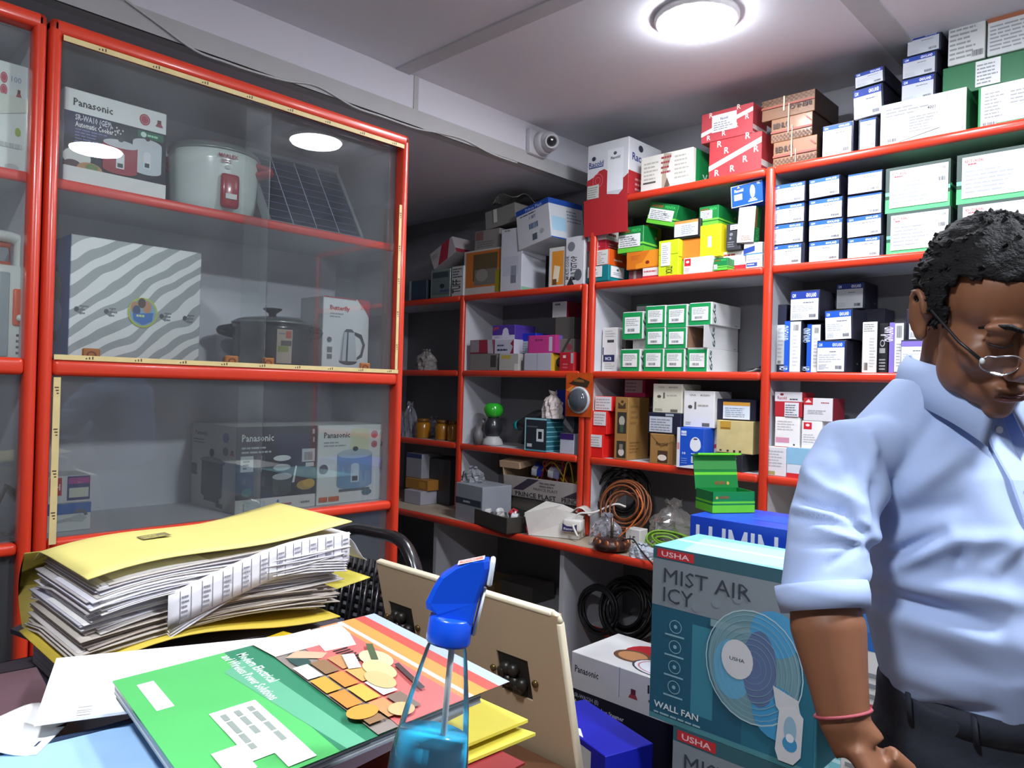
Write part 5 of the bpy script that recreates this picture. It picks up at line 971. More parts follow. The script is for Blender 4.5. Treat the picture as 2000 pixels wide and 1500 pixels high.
# green open box on it
pc = WZ(1391, 1003, zl); th = math.radians(58)
w_, d_, h_ = .155, .11, .068
gm, gl = mat('#12843c', .35, coat=.3), mat('#67d02c', .35, coat=.3)
ox = pc + Vector((math.cos(th), math.sin(th), 0)) * (w_ / 2)
t = tag(empty('open_box', (ox.x, ox.y, zl + .0015), (0, 0, th)), 'bright green striped box with its lid standing open on the blue carton', 'box')
b = MB(); b.box((-w_ / 2, 0, 0), (w_ / 2, d_, .003), gm)
for a_, c_ in (((-w_ / 2, 0, 0), (w_ / 2, .003, h_)), ((-w_ / 2, d_ - .003, 0), (w_ / 2, d_, h_)), ((-w_ / 2, 0, 0), (-w_ / 2 + .003, d_, h_)), ((w_ / 2 - .003, 0, 0), (w_ / 2, d_, h_))): b.box(a_, c_, gm)
for k in 'FL':
    oo, U, V, N = FACES[k](w_, d_, h_); b.prints(oo, U, V, N, [('r', 0, 0, 1, .36, '#67d02c'), ('r', 0, .44, 1, .54, '#67d02c')] + ([('e', .1, .72, .03, .07, '#c9a24a'), ('t', 'ANCHOR', .16, .68, .12, '#b5382c', 0, .22)] if k == 'F' else []))
b.build('box_body', t)
lid = MB().box((-w_ / 2 - .004, -.003, 0), (w_ / 2 + .004, .0, .118), gm); lid.prints((-w_ / 2 - .004, -.003, 0), (w_ + .008, 0, 0), (0, 0, .118), (0, -1, 0), [('r', 0, .4, 1, .48, '#67d02c'), ('r', 0, .56, 1, .94, '#3f9f48'), ('t', 'ANCHOR', .45, .12, .1, '#a8382c', 0, .24), ('e', .76, .16, .03, .05, '#c9a24a')])
lid.box((-w_ / 2 - .004, -.04, .112), (w_ / 2 + .004, .0, .118), gl)
lid.build('lid', t, (0, d_, h_ - .005), (math.radians(-12), 0, 0))
# white and black cooker carton with food picture on its top, and its support
Y = 2.06; a = W(1116, 1300, Y).x; zp = W(1117, 1272, Y).z; w_ = .42
o = carton_mesh(w_, .26, zp - .332, '#54483c', {}, None, 'carton', (a + w_ / 2, Y, .0006), (0, 0, 0)); tag(o, 'plain dark carton under the white cooker carton on the floor', 'box')
zq = zp - .33
o = carton_mesh(w_, .28, .33, '#dfe1e0', {'F': [('r', 0, 0, 1, .62, '#141626'), ('t', 'Panasonic', .04, .8, .07, '#2a2c34', 0, .24), ('t', '100', .75, .84, .08, '#333', 0, .16), ('l', .76, .74, .9, .8, 1, '#555'), *ribbon(.62, .76, .045, 1.5), ('r', .485, .7, .49, 1, '#5a94c4'), ('t', 'SR-WA22H (E)', .04, .54, .04, '#aab0c4', 0, .25), ('t', 'Automatic Cooker Steamer', .04, .47, .045, '#d5d8e4', 0, .5), ('l', .04, .4, .4, .45, 1, '#777c94'), ('e', .16, .3, .11, .09, '#8a8c7c'), ('e', .66, .3, .14, .07, '#57527c'), ('e', .66, .16, .13, .08, '#8a86a8')],
    'T': [('e', .52, .62, .24, .3, '#b01f2a'), ('e', .42, .42, .17, .2, '#6a4a36'), ('e', .42, .42, .13, .15, '#c08a5c'), ('e', .74, .3, .25, .25, '#3c4044'), ('e', .74, .3, .23, .23, '#dfe6ea'), ('e', .8, .36, .12, .14, '#b9d3e0'), ('o', .74, .3, .2, .2, .08, '#c9848c'), ('e', .82, .68, .18, .2, '#6f8f86'), ('e', .9, .8, .08, .1, '#8fa89c')]}, None, 'cooker_carton', (a + w_ / 2, Y, zq + .001), (0, 0, 0)); tag(o, 'white and black cooker carton with dishes pictured on its top, below the bench', 'box')
# blue carton in front, turned
z = .43; p0, p1 = WZ(1183, 1478, z), WZ(1276, 1452, z); dv = p1 - p0; th = math.atan2(dv.y, dv.x)
mid = (p0 + p1) / 2
o = carton_mesh(dv.length, .34, z, '#1620b0', {'F': [('r', 0, 0, 1, .6, '#0f1684')], 'L': [('r', .04, .35, .8, .96, '#dcdcd8'), ('r', .4, .8, .6, .88, '#b9a468')], 'T': [('p', [(.05, .35), (.2, .5), (.14, .55), (.3, .62), (.1, .66), (.02, .5)], '#e4e8f6')]}, None, 'carton', (mid.x, mid.y, .0006), (0, 0, th)); tag(o, 'vivid blue carton with white label on the floor behind the brown board', 'box')
# ------------------------------------------------------------------ counter and what lies on it
DZ = .85
t = tag(empty('counter', (-1.08, .16, 0)), 'wooden shop counter buried under files, registers and catalogues', 'counter')
wd_ = mat('#6b4630', .45, var=.2, scale=20)
MB().bbox((-.37, -.9, DZ - .03), (.64, .77, DZ), .006, wd_).build('counter_top', t)
MB().box((-.3, -.86, 0), (.6, -.84, DZ - .03), wd_).build('front_panel', t)
for x in (-.3, .58): MB().box((x, -.84, 0), (x + .02, .72, DZ - .03), wd_).build('side_panel', t)
def book(name, label, a, b, cover, pages='#cfcabd', rot=0, cat='book', spine=None, group=None, pr=None):
    a, b = Vector(a), Vector(b); c = (a + b) / 2; w, d, h = (b - a); o = empty(name, (c.x, c.y, a.z + .0008), (0, 0, math.radians(rot))); tag(o, label, cat, group)
    cm = mat(cover, .5, var=.12, scale=20); k = .0025
    m_ = MB().box((-w / 2, -d / 2, 0), (w / 2, d / 2, k), cm).box((-w / 2, -d / 2, h - k), (w / 2, d / 2, h), cm).box((-w / 2, -d / 2, 0), (-w / 2 + k, d / 2, h), spine or cm)
    if pr: m_.prints((-w / 2, -d / 2, h), (w, 0, 0), (0, d, 0), (0, 0, 1), pr)
    m_.build('cover', o)
    p = MB(); n = max(3, int((h - 2 * k) / .004))
    for i in range(n):
        z0 = k + (h - 2 * k) * i / n; s_ = .003 + .002 * ((i * 7) % 3)
        p.box((-w / 2 + k, -d / 2 + s_, z0), (w / 2 - s_, d / 2 - s_, z0 + (h - 2 * k) / n - .0004), mat(pages, .8, var=.1))
    p.build('pages', o)
    return o
# base piles
book('register', 'thick old register at the bottom of the pile carrying the file bundle', (-1.42, .2, DZ), (-1.0, .82, DZ + .07), '#4a2430')
book('register', 'thick dark register in the middle of the pile carrying the file bundle', (-1.41, .22, DZ + .071), (-1.02, .8, DZ + .135), '#2c2c38')
book('register', 'maroon register lowest in the left corner pile', (-1.16, -.12, DZ), (-.9, .19, DZ + .07), '#5a2430')
book('register', 'maroon register second in the left corner pile', (-1.15, -.1, DZ + .071), (-.9, .19, DZ + .136), '#6b2c38')
book('register', 'dark maroon red-edged register near the top of the left corner pile', (-1.15, -.02, DZ + .138), (-.885, .29, DZ + .185), '#4f3038', rot=5, spine=mat('#8a2430', .5))
book('register', 'purple brown register topmost at the left edge of the picture', (-1.15, .02, DZ + .187), (-.94, .28, DZ + .21), '#5e464c', rot=-6)
book('register', 'brown register lowest under the green catalogue', (-.97, .2, DZ), (-.6, .66, DZ + .07), '#4a3a2c')
book('register', 'black register second under the green catalogue', (-.96, .2, DZ + .071), (-.6, .64, DZ + .13), '#1f1f24')
book('ledger', 'dark red ledger sticking out under the yellow folders', (-.95, .2, DZ + .131), (-.548, .615, DZ + .185), '#7d1a20', cat='ledger')
# yellow folders
def folder(name, label, pts, z, th, col, cat='folder', pr=None, curl=.0):
    P = [WZ(x, y, z) for x, y in pts]; c = sum((p for p in P), Vector()) / 4
    o, U, V = P[0], P[1] - P[0], P[3] - P[0]
    b = MB().sheet(lambda u, v: (P[0] * (1 - u) * (1 - v) + P[1] * u * (1 - v) + P[2] * u * v + P[3] * (1 - u) * v) - c + Vector((0, 0, th + curl * (u * (1 - u)))), 8, 6, th, mat(col, .6, var=.08, scale=12), smooth=False)
    if pr:
        b2 = MB(); V2 = P[3] - P[0]
        b.prints(P[0] - c + Vector((0, 0, th)), U, V2, (0, 0, 1), pr, eps=.0008 + curl * .25)
    return tag(b.build(name, None, (c.x, c.y, z + .0006)), label, cat)
folder('paper_folder', 'yellow paper folder, lower of two poking out beside the spray bottle', [(700, 1390), (905, 1392), (1046, 1438), (905, 1497)], DZ + .187, .0035, '#d9cc4a')
folder('paper_folder', 'yellow paper folder, upper of two beside the spray bottle', [(700, 1365), (925, 1364), (1031, 1412), (900, 1466)], DZ + .199, .0035, '#e0d24e')
# blue file, white folder, magazines, catalogue
book('file_cover', 'light blue file under the white folder at the bottom edge', (-.87, .06, DZ + .19), (-.62, .395, DZ + .222), '#9cc3e8', rot=-7, cat='file', pr=[('r', .42, .3, .5, .36, '#2c4a70'), ('l', .3, .2, .6, .26, 1, '#4a6a8a'), ('r', .0, .0, .04, 1, '#21344e')])
folder('magazine', 'white and blue magazine peeping out under the front of the catalogue', [(330, 1440), (700, 1275), (905, 1395), (420, 1640)], DZ + .2245, .012, '#ccd8e2', cat='magazine', pr=[('r', .2, .3, .26, .34, '#a87a2c'), ('l', .02, .1, .98, .9, 3, '#9fb2c4')])
folder('paper_folder', 'large white paper folder spread under the green catalogue', [(66, 1420), (110, 1291), (640, 1238), (620, 1345)], DZ + .239, .003, '#f3f3f0', pr=[('l', .02, .1, .2, .22, 1, '#d5d5d2')])
def catalogue():
    z = DZ + .262; P = [WZ(x, y, z) for x, y in ((220, 1331), (395, 1578), (948, 1348), (731, 1201))]      # O, near, right, far
    c = sum((p for p in P), Vector()) / 4; th = .014
    t = tag(empty('catalogue', (c.x, c.y, z - th + .0003)), 'thick catalogue with green cover and kitchen photographs lying on the files', 'catalogue')
    Q = [p - c for p in P]; f = lambda u, v, zz: Q[0] * (1 - u) * (1 - v) + Q[1] * u * (1 - v) + Q[2] * u * v + Q[3] * (1 - u) * v + Vector((0, 0, zz))
    pg = MB()
    for i in range(5): pg.add([f(.005, .005, i * .0024), f(.99 - .003 * (i % 2), .005, i * .0024), f(.99 - .003 * (i % 2), .985, i * .0024), f(.005, .985, i * .0024), f(.005, .005, i * .0024 + .0022), f(.99 - .003 * (i % 2), .005, i * .0024 + .0022), f(.99 - .003 * (i % 2), .985, i * .0024 + .0022), f(.005, .985, i * .0024 + .0022)], [(3, 2, 1, 0), (4, 5, 6, 7), (0, 1, 5, 4), (1, 2, 6, 5), (2, 3, 7, 6), (3, 0, 4, 7)], mat('#d9dbd8' if i % 2 else '#9aa6ae', .6))
    pg.build('pages', t)
    b = MB(); h0, h1 = .012, th
    b.add([f(0, 0, h0), f(1, 0, h0), f(1, 1, h0), f(0, 1, h0), f(0, 0, h1), f(1, 0, h1), f(1, 1, h1), f(0, 1, h1)], [(3, 2, 1, 0), (4, 5, 6, 7), (0, 1, 5, 4), (1, 2, 6, 5), (2, 3, 7, 6), (3, 0, 4, 7)], mat('#2f8f4a', .3, coat=.5))
    sp = [('r', 0, 0, 1, .45, '#52b562'), ('p', [(0, .36), (1, .36), (1, .48), (0, .48)], '#2d7d5a'), ('p', [(.2, .3), (1, .38), (1, .44), (.1, .4)], '#5fa884'),
          ('r', .1, .05, .36, .1, '#f4f6f2'), ('t', 'Modern Electrical', .06, .385, .035, '#dcefe4', 0, .34), ('t', 'and Wireless Power Solutions', .04, .335, .035, '#dcefe4', 0, .5),
          ('r', .5, .16, .64, .24, '#eef2ee'), ('r', .5, .22, .8, .3, '#e3eae4'), ('r', .62, .16, .88, .24, '#e9efe9'), ('r', .76, .09, .92, .16, '#eef2ee'), ('r', .66, .22, .98, .3, '#dde6df'), ('l', .54, .17, .86, .29, 3, '#8a958c'),
          ('r', 0, .48, 1, 1, '#8a8078'), ('r', 0, .95, 1, 1, '#a9b9d2'), ('p', [(0, .88), (1, .88), (1, .95), (0, .95)], '#c2544a'), ('r', 0, .84, 1, .9, '#e0964a'), ('r', 0, .82, 1, .84, '#d5d2cc'), ('r', 0, .74, 1, .82, '#de8850'), ('p', [(.12, .6), (1, .55), (1, .8), (.1, .8)], '#cf6a66'),
          ('p', [(.0, .46), (.2, .48), (.2, .66), (0, .7)], '#d8c6bc'), ('e', .06, .58, .06, .06, '#e4d6cf'), ('p', [(.02, .68), (.16, .66), (.16, .8), (.02, .82)], '#f0ece6'), ('p', [(.14, .66), (.28, .64), (.3, .76), (.16, .8)], '#f3f1ee'), ('e', .3, .53, .09, .03, '#2c4a44'), ('p', [(.24, .5), (.34, .6), (.3, .64), (.2, .56)], '#c9a88a')]
    for i in range(7): sp.append(('r', .3 + .025 * i, .66, .312 + .025 * i, .72, '#3a2c2c'))
    tiles = ['#d6d0ca', '#cfa94a', '#e6e2dc', '#8a6a4a', '#d5d0c8', '#c99a3c', '#b98a5a', '#c2c0c2', '#c8863c', '#7d6a5c', '#d0843a', '#c9a05c']
    for i in range(4):
        for j in range(3): sp.append(('r', .36 + .15 * i, .48 + .065 * j, .36 + .15 * i + .135, .48 + .065 * j + .055, tiles[(i * 5 + j * 3) % 12]))
    sp += [('e', .5, .74, .1, .05, '#d8cc9a'), ('e', .6, .7, .1, .045, '#cfc28a'), ('e', .68, .66, .09, .04, '#bfae7a'), ('p', [(.38, .66), (.52, .62), (.54, .66), (.4, .7)], '#eeeceb'), ('p', [(.34, .78), (.5, .72), (.52, .74), (.36, .8)], '#4a5a3c'), ('p', [(.6, .76), (.85, .72), (.85, .74), (.6, .78)], '#4a3c3c'), ('e', .86, .5, .05, .05, '#d9923c'), ('e', .93, .6, .05, .04, '#c9a878')]
    b.prints(f(0, 0, h1), Q[1] - Q[0], Q[3] - Q[0], (0, 0, 1), sp, eps=.0004)
    b.build('cover', t)
catalogue()
folder('plastic_folder', 'black plastic folder with bluish sleeve poking out under the file bundle on the left', [(20, 1238), (120, 1192), (330, 1225), (165, 1293)], DZ + .155, .008, '#1c2028', pr=[('p', [(.05, .55), (.4, .6), (.4, .95), (.05, .9)], '#2c3a6a'), ('r', .02, .88, 1, 1, '#8a9aa2')])
# grey account book, arched, under the bundle
NX0, NX1 = -1.365, -1.118
def arch(u, v, z0, amp): return (NX0 - .005 + (NX1 - NX0 + .012) * v, .345 + .43 * u, z0 + amp * math.sin(PI * min(max(u * 1.15 - .08, 0), 1)) ** 1.3)
b = MB()
for i in range(6): b.sheet(lambda u, v, i=i: arch(u, v, .006 + i * .0046, .022), 18, 2, .0044, mat('#a9a6ad' if i % 2 else '#9d99a4', .8))
t = tag(empty('account_book', (0, 0, DZ + .137)), 'grey account book bent into an arch beneath the yellow file bundle', 'book')
b.build('pages', t)
MB().sheet(lambda u, v: arch(u, v * 1.01, .032, .022), 18, 2, .002, mat('#55525a', .6)).build('cover', t)
# yellow file bundle: two card covers with bent papers between
BZ = DZ + .193
t = tag(empty('file_bundle', (NX1, .36, BZ)), 'thick bundle of papers and bills between yellow card covers', 'files')
L, WD_ = .385, .245
def base(u, v, k):        # u along +Y, v from the front (x = 0) to the back (x = -WD_), k height share 0..1
    up = .012 + .128 * k + (.012 * u * k) + .007 * math.sin(u * 5.5 + 1) * k
    sag = -.018 * (1 - u) ** 3 * k + .016 * math.sin(PI * u) * (1 - k)
    return (-WD_ * v, L * u, up + sag)
rn = random.Random(4); pb = MB(); shades = ['#e9e7ea', '#d5d5de', '#c9c9d4', '#e4e2de', '#bdb7b8', '#dcdbe4', '#f0eff2', '#c2bcb4']
for i in range(56):
    k = .04 + .9 * i / 56; dx, dy = rn.uniform(-.012, .012) + (.012 if k > .6 else 0), rn.uniform(-.014, .014) - .02 * (1 - k); ln, cu = rn.uniform(.94, 1.05), rn.uniform(-.004, .004)
    dirt = shades[i % 8] if k > .35 else ['#b9b0a4', '#a89c92', '#c4bcb4', '#cfc9c4'][i % 4]
    pb.sheet(lambda u, v: tuple(Vector(base(u * ln, v, k)) + Vector((dx, dy, cu * math.sin(u * 7) - (.012 * max(0, v - .8) * 5 if i % 3 == 0 else 0)))), 12, 3, .0016, mat(dirt, .8, var=.05))
pb.build('papers', t)
yc = mat('#e6da80', .6, var=.1, scale=9)
MB().sheet(lambda u, v: tuple(Vector(base(u * 1.1 - .02, v * 1.06 - .05, 1.0)) + Vector((0, -.012, .006 - .03 * max(0, v - .86) * 5 * (1 - u)))), 18, 8, .002, yc).prints((-.12, .1, .1478), (.0, .045, .002), (-.03, 0, 0), (0, 0, 1), [('r', 0, 0, 1, 1, '#8a8258'), ('l', .1, .1, .9, .9, 2, '#d5c86a')]).build('top_cover', t)
MB().sheet(lambda u, v: tuple(Vector(base(u * 1.08 - .05, v * 1.06 - .06, .0)) + Vector((.01, -.02, -.004 + .01 * math.sin(u * 6)))), 16, 6, .002, mat('#c9b13c', .6, var=.15)).build('bottom_cover', t)
sp = MB().sheet(lambda u, v: (-WD_ - .012 - .03 * math.sin(PI * v), -.03 + .44 * u, .004 + .118 * v), 8, 8, .002, mat('#8a7a30', .6, var=.2)); sp.build('spine_fold', t)
# printed bills hanging out of the front
bl = MB(); F_ = lambda u, v: (.016 + .012 * math.sin(v * 2) + .006 * (v > .5), .085 + .31 * u, .062 + .05 * u - .0 + (.066 * (1 - v)) - .018 * math.sin(PI * u) - .01)
for j in range(5): bl.sheet(lambda u, v, j=j: tuple(Vector((-.06 * (1 - v) + .02 + .003 * math.sin(9 * u), .09 + .3 * u, .048 + .05 * u + .03 * math.sin(PI * u) - .0045 * j + .012 * (1 - v)))), 14, 3, .0016, mat('#dedde2', .8))
bl.build('bill_pad', t)
fl = MB().rings([[(.0205 + .0015 * q + .006 * math.sin(6 * u), .085 + .31 * u, .094 + .052 * u + .018 * math.sin(PI * u) - .052 * q) for q in (0, .33, .66, 1)] + [(.0195 + .0015 * q + .006 * math.sin(6 * u), .085 + .31 * u, .094 + .052 * u + .018 * math.sin(PI * u) - .052 * q) for q in (1, .66, .33, 0)] for u in [i / 16 for i in range(17)]], mat('#e6e5ea', .8))
for u in [i / 20 for i in range(1, 20)]:
    x, y, z = .0212 + .006 * math.sin(6 * u), .085 + .31 * u, .094 + .052 * u + .018 * math.sin(PI * u)
    fl.quad([(x, y, z - .004), (x, y + .0012, z - .004), (x + .0015, y + .0012, z - .05), (x + .0015, y, z - .05)], '#77777f')
    if int(u * 20) % 2: fl.prints((x + .0008, y + .002, z - .045), (0, .011, .001), (0, 0, .036), (1, 0, 0), [('l', 0, 0, 1, 1, 5, '#8a8a94')], eps=.001)
fl.build('bill_sheet', t)
MB().sheet(lambda u, v: (.01 - .05 * v, .385 + .055 * u, .13 - .03 * u + .012 * math.sin(5 * u)), 6, 3, .001, mat('#e8e7ea', .8)).build('curled_sheet', t)
MB().sheet(lambda u, v: (-.02 - .12 * v, .37 + .1 * u, .035 + .012 * u), 6, 3, .0015, mat('#d6c84a', .6)).build('yellow_slip', t)
# small things between bundle and catalogue
book('diary', 'black diary lying between the file bundle and the catalogue', (-1.108, .46, DZ + .137), (-1.0, .72, DZ + .178), '#22242a', cat='diary', rot=-2)
b = MB().bbox((-.03, -.055, 0), (.03, .055, .014), .002, '#d6b820').prints((-.03, -.055, .014), (.06, 0, 0), (0, .11, 0), (0, 0, 1), [('p', [(0, 0), (.7, 0), (.3, .5), (0, .5)], '#b33a24')])
tag(b.build('note_pad', None, (-1.055, .585, DZ + .1795), (0, 0, .25)), 'small yellow and red note pad on the black diary', 'note pad')
for i, (px, py, z, ry, col, lb) in enumerate(((60, 1470, DZ + .1, .35, '#e4e5e2', 'loose white sheet leaning at the bottom left corner'), (95, 1490, DZ + .12, .5, '#eef0f0', 'bent white sheet beside the light blue file at the bottom edge'))):
    p = WZ(px, py, z); b = MB().sheet(lambda u, v: (-.04 + .08 * u, -.03 + .06 * v, .008 * math.sin(u * 4 + i) + .01 * u), 8, 4, .001, mat(col, .8))
    tag(b.build('paper_sheet', None, (-.93 + .04 * i, .225 - .02 * i, DZ + .22 + .004 * i), (0, ry * .1, .5 + .4 * i)), lb, 'paper')
# spray bottle
def spray():
    bz = DZ + .166; F_ = .665; p = WD(815, 1300, F_); x, y = p.x, p.y
    support = book('cash_book', 'small black cash book under the spray bottle, below the picture edge', (x - .03, y - .075, DZ), (x + .12, y + .075, bz), '#1c1c20', cat='book')
    t = tag(empty('spray_bottle', (x, y, bz + .002), (0, math.radians(7.5), YAW)), 'clear spray bottle with blue trigger head and blue liquid on the counter', 'bottle')
    top = WD(868, 1085, F_).z - bz; nz = top - .073
    cl = clear_mat('clear_plastic', (.985, .99, .99), 1.22, .03, haze=.035, haze_col=(.9, .93, .95))
    R_ = .036
    prof = [(R_ * .9, .0), (R_, .006), (R_ * 1.02, .05), (R_ * .98, .1), (R_ * .8, .145), (R_ * .62, nz - .03), (R_ * .52, nz - .012), (R_ * .45, nz - .004), (R_ * .45, nz + .004)]
    MB().lathe(prof, cl, 36, sy=.75).build('bottle_body', t)
    lq = bpy.data.materials.new('blue_liquid'); lq.use_nodes = True; n_ = lq.node_tree.nodes['Principled BSDF']; n_.inputs['Base Color'].default_value = (.02, .5, .82, 1); n_.inputs['Roughness'].default_value = .12; n_.inputs['Transmission Weight'].default_value = .0
    MB().lathe([(R_ * .86, .004), (R_ * .95, .01), (R_ * .97, .05), (R_ * .93, .1), (R_ * .86, .122), (.001, .122)], lq, 36, sy=.75).build('liquid', t)
    MB().tube([(.004, 0, nz), (.006, 0, nz - .04), (.016, 0, .03)], .0028, mat('#cfd8d8', .4), 8).build('dip_tube', t)
    bl_ = mat('#0a4fd8', .3, coat=.4)
    MB().lathe([(.0195, nz - .004), (.02, nz - .002), (.02, nz + .018), (.018, nz + .02), (.001, nz + .02)], bl_, 32).build('collar', t)
    # trigger head: a hood profile extruded, nozzle to the right
    pr = [(-.019, 0), (-.016, .004), (-.024, .006), (-.0255, .012), (-.021, .026), (-.016, .036), (-.004, .046), (.012, .054), (.024, .0565), (.026, .05), (.024, .036), (.02, .018), (.0185, 0)]
    hw = .0105; z0 = nz + .018
    b = MB(); n = len(pr)
    def hwid(z): return hw * (1.15 if z < .006 else 1.0)
    rs = []
    for s, sc in ((-1, .82), (-.75, .97), (0, 1), (.75, .97), (1, .82)):
        rs.append([((px_ + .001) * (sc if abs(s) == 1 else 1) * 1.0, s * hwid(pz), z0 + pz * (1 if abs(s) < 1 else .985)) for px_, pz in pr])
    b.rings(rs, bl_, True, True, False); hd = b.build('trigger_head', t)
    w = mat('#d9e3e8', .4)
    MB().bbox((.0262, -.009, z0 + .034), (.031, .009, z0 + .058), .002, w).build('nozzle', hd)
    MB().tube([(.025, 0, z0 + .03), (.0235, 0, z0 + .01), (.0215, 0, z0 - .012)], [(.002, .006), (.002, .006), (.002, .005)], w, 8).build('trigger', hd)
    a_, c_ = Vector((-.0028, 0, z0 + .0472)), Vector((.0225, 0, z0 + .0568)); d_ = c_ - a_
    q = MB().prints(a_ + Vector((0, -.0085, 0)), d_, (0, .017, 0), d_.cross(Vector((0, 1, 0))), [('r', .05, .05, .95, .95, '#e8dede'), ('r', .1, .2, .9, .8, '#d8766a'), ('l', .2, .35, .8, .65, 1, '#f4e4e0')], eps=.0012); q.build('sticker', hd)
    q = MB(); wrap(q, R_ * .98, -2.2, -1.0, .03, .088, '#20307a', off=.0012)
    q.v = [Vector((v.x, v.y * .76, v.z)) for v in q.v]; q.build('label', t)
spray()
# leaning board with two square cut-outs
def board():
    lean = math.atan(.24); yt, zt = .883, 1.10
    x0, x1 = W(735, 1092, yt).x, W(1088, 1207, yt).x; w = x1 - x0; H = zt / math.cos(lean)
    t = tag(empty('socket_board', ((x0 + x1) / 2, yt + .24 * zt, 0), (lean, 0, 0)), 'beige board with black socket backs in square holes, leaning on the counter', 'board')
    holes = []
    for px, py in ((1006, 1318), (788, 1214)):
        p = W(px, py, .93); p = W(px, py, yt + .24 * (zt - p.z)); q = (p.x - (x0 + x1) / 2, (p.z) / math.cos(lean)); holes.append(q)
    s = .036; c = mat('#b59f82', .55, var=.08, scale=6); ed = mat('#e2d8bc', .5)
    b = MB(); th = .011; r = .02
    xs = sorted([-w / 2, w / 2] + [h[0] - s for h in holes] + [h[0] + s for h in holes]); 
    for a_, c_ in zip(xs[:-1], xs[1:]):
        hh = [h for h in holes if abs((a_ + c_) / 2 - h[0]) < s]
        spans = [(0, H)] if not hh else [(0, hh[0][1] - s), (hh[0][1] + s, H)]
        for z0, z1 in spans:
            if z1 == H and a_ == xs[0]: z1 = H - .0
            b.box((a_, 0, z0), (c_, th, z1), c)
    b.build('board_panel', t)
    e = MB().bbox((-w / 2, -.0015, H - .004), (w / 2 - .012, th + .001, H + .004), .003, ed).bbox((w / 2 - .004, -.0015, 0), (w / 2 + .004, th + .001, H - .012), .003, ed)
    e.tube([(w / 2 - .014, th / 2, H), (w / 2 - .004, th / 2, H - .003), (w / 2, th / 2, H - .013)], .0055, ed, 10); e.build('edge_band', t)
    for h in holes:
        k = MB().box((h[0] - s, .003, h[1] - s), (h[0] + s, .03, h[1] + s), mat('#15130f', .6))
        for i in range(5): k.lathe([(.011, -.012), (.011, .004), (.004, .008)], mat('#1f1c18', .4), 12, tf=Matrix.Translation((h[0] - .016 + .016 * (i % 3), -.002, h[1] - .012 + .022 * (i // 3))) @ Matrix.Rotation(PI / 2, 4, 'X'))
        k.bbox((h[0] - .03, -.012, h[1] - .004), (h[0] - .016, .006, h[1] + .012), .003, mat('#26221c', .4)).bbox((h[0] + .0, -.01, h[1] - .026), (h[0] + .02, .006, h[1] - .012), .003, mat('#26221c', .4))
        so = k.build('socket_back', t)
        for sx_ in (-1, 1): MB().lathe([(.006, -.004), (.006, .004), (.001, .005)], mat('#6b5a30', .35, metal=.7), 10, tf=Matrix.Translation((h[0] + sx_ * (s + .012), 0, h[1])) @ Matrix.Rotation(PI / 2, 4, 'X')).build('screw', so)
board()
# black plastic chair behind the counter
def chair():
    D = 1.97; p = WD(690, 1060, D); zt = WD(715, 1049, D).z
    t = tag(empty('plastic_chair', (p.x, p.y, 0), (0, 0, math.radians(6))), 'black plastic chair with woven-pattern back behind the counter', 'chair')
    bm_ = mat('#17181b', .28, coat=.5); w = .215; zs = .44
    arc = curve_pts([(-w + .01, -.03, zs), (-w - .01, .0, .66), (-w + .01, .05, .88), (-w * .6, .07, zt - .02), (0, .078, zt), (w * .6, .07, zt - .02), (w - .01, .05, .88), (w + .01, .0, .66), (w - .01, -.03, zs)], 6)
    MB().tube(arc, (.016, .022), bm_, 10).build('back_frame', t)
    b = MB(); z0, z1 = .6, zt - .07
    for i in range(15):
        x = -w * .8 + w * 1.6 * i / 14; b.tube([(x, .012 + .006 * (-1) ** i, z0 - .02), (x * 1.0, .04 + .006 * (-1) ** i, (z0 + z1) / 2), (x * .92, .065, z1 - .06 * (x / w) ** 2)], (.003, .009), bm_, 6)
    for j in range(16):
        z = z0 + (z1 - z0 - .03) * j / 15; k = (z - z0) / (z1 - z0); b.tube([(-w * .86, .014 + .05 * k, z), (0, .022 + .05 * k, z), (w * .86, .014 + .05 * k, z)], (.008, .003), bm_, 6)
    b.build('woven_back', t)
    MB().bbox((-w, -.44, zs - .03), (w, .0, zs), .014, bm_).build('seat', t)
    for s in (-1, 1):
        MB().tube(curve_pts([(s * (w + .01), .01, .68), (s * (w + .02), -.16, .665), (s * (w + .015), -.34, .65), (s * (w - .01), -.4, .58), (s * (w - .01), -.41, zs)], 5), (.012, .022), bm_, 8).build('armrest', t)
        MB().tube([(s * (w - .02), -.4, zs - .02), (s * (w + .02), -.43, 0)], (.016, .022), bm_, 8).build('leg', t)
        MB().tube([(s * (w - .02), -.03, zs - .02), (s * (w + .02), .05, 0)], (.016, .022), bm_, 8).build('leg', t)
chair()
# ------------------------------------------------------------------ the man
MB0 = CF(.66, 1.1)
RZ = Matrix.Rotation(-YAW, 3, 'Z')
def ML(px, py, f):                          # a point of the man in his own camera-aligned frame (right, ahead, up)
    p = RZ @ (WD(px, py, f) - Vector((MB0.x, MB0.y, 0))); return p
def LP(r, f, z): return Vector((r - .66, f - 1.1, z))
man = tag(empty('person', (MB0.x, MB0.y, 0), (0, 0, YAW)), 'person in light blue shirt and dark jeans, bowed head with glasses, looking down', 'person')
YT = math.radians(5)                       # the trunk turns towards the right of the picture
def ring(c, a, b, n=40, yaw=YT, tilt=0.0, p=2.3):
    out = []
    for k in range(n):
        w_ = 2 * PI * k / n; x, y = math.cos(w_), math.sin(w_)
        x, y = math.copysign(abs(x) ** (2 / p), x) * a, math.copysign(abs(y) ** (2 / p), y) * b
        out.append(Vector((c[0] + x * math.cos(yaw) - y * math.sin(yaw), c[1] + x * math.sin(yaw) + y * math.cos(yaw), c[2] + tilt * y)))
    return out
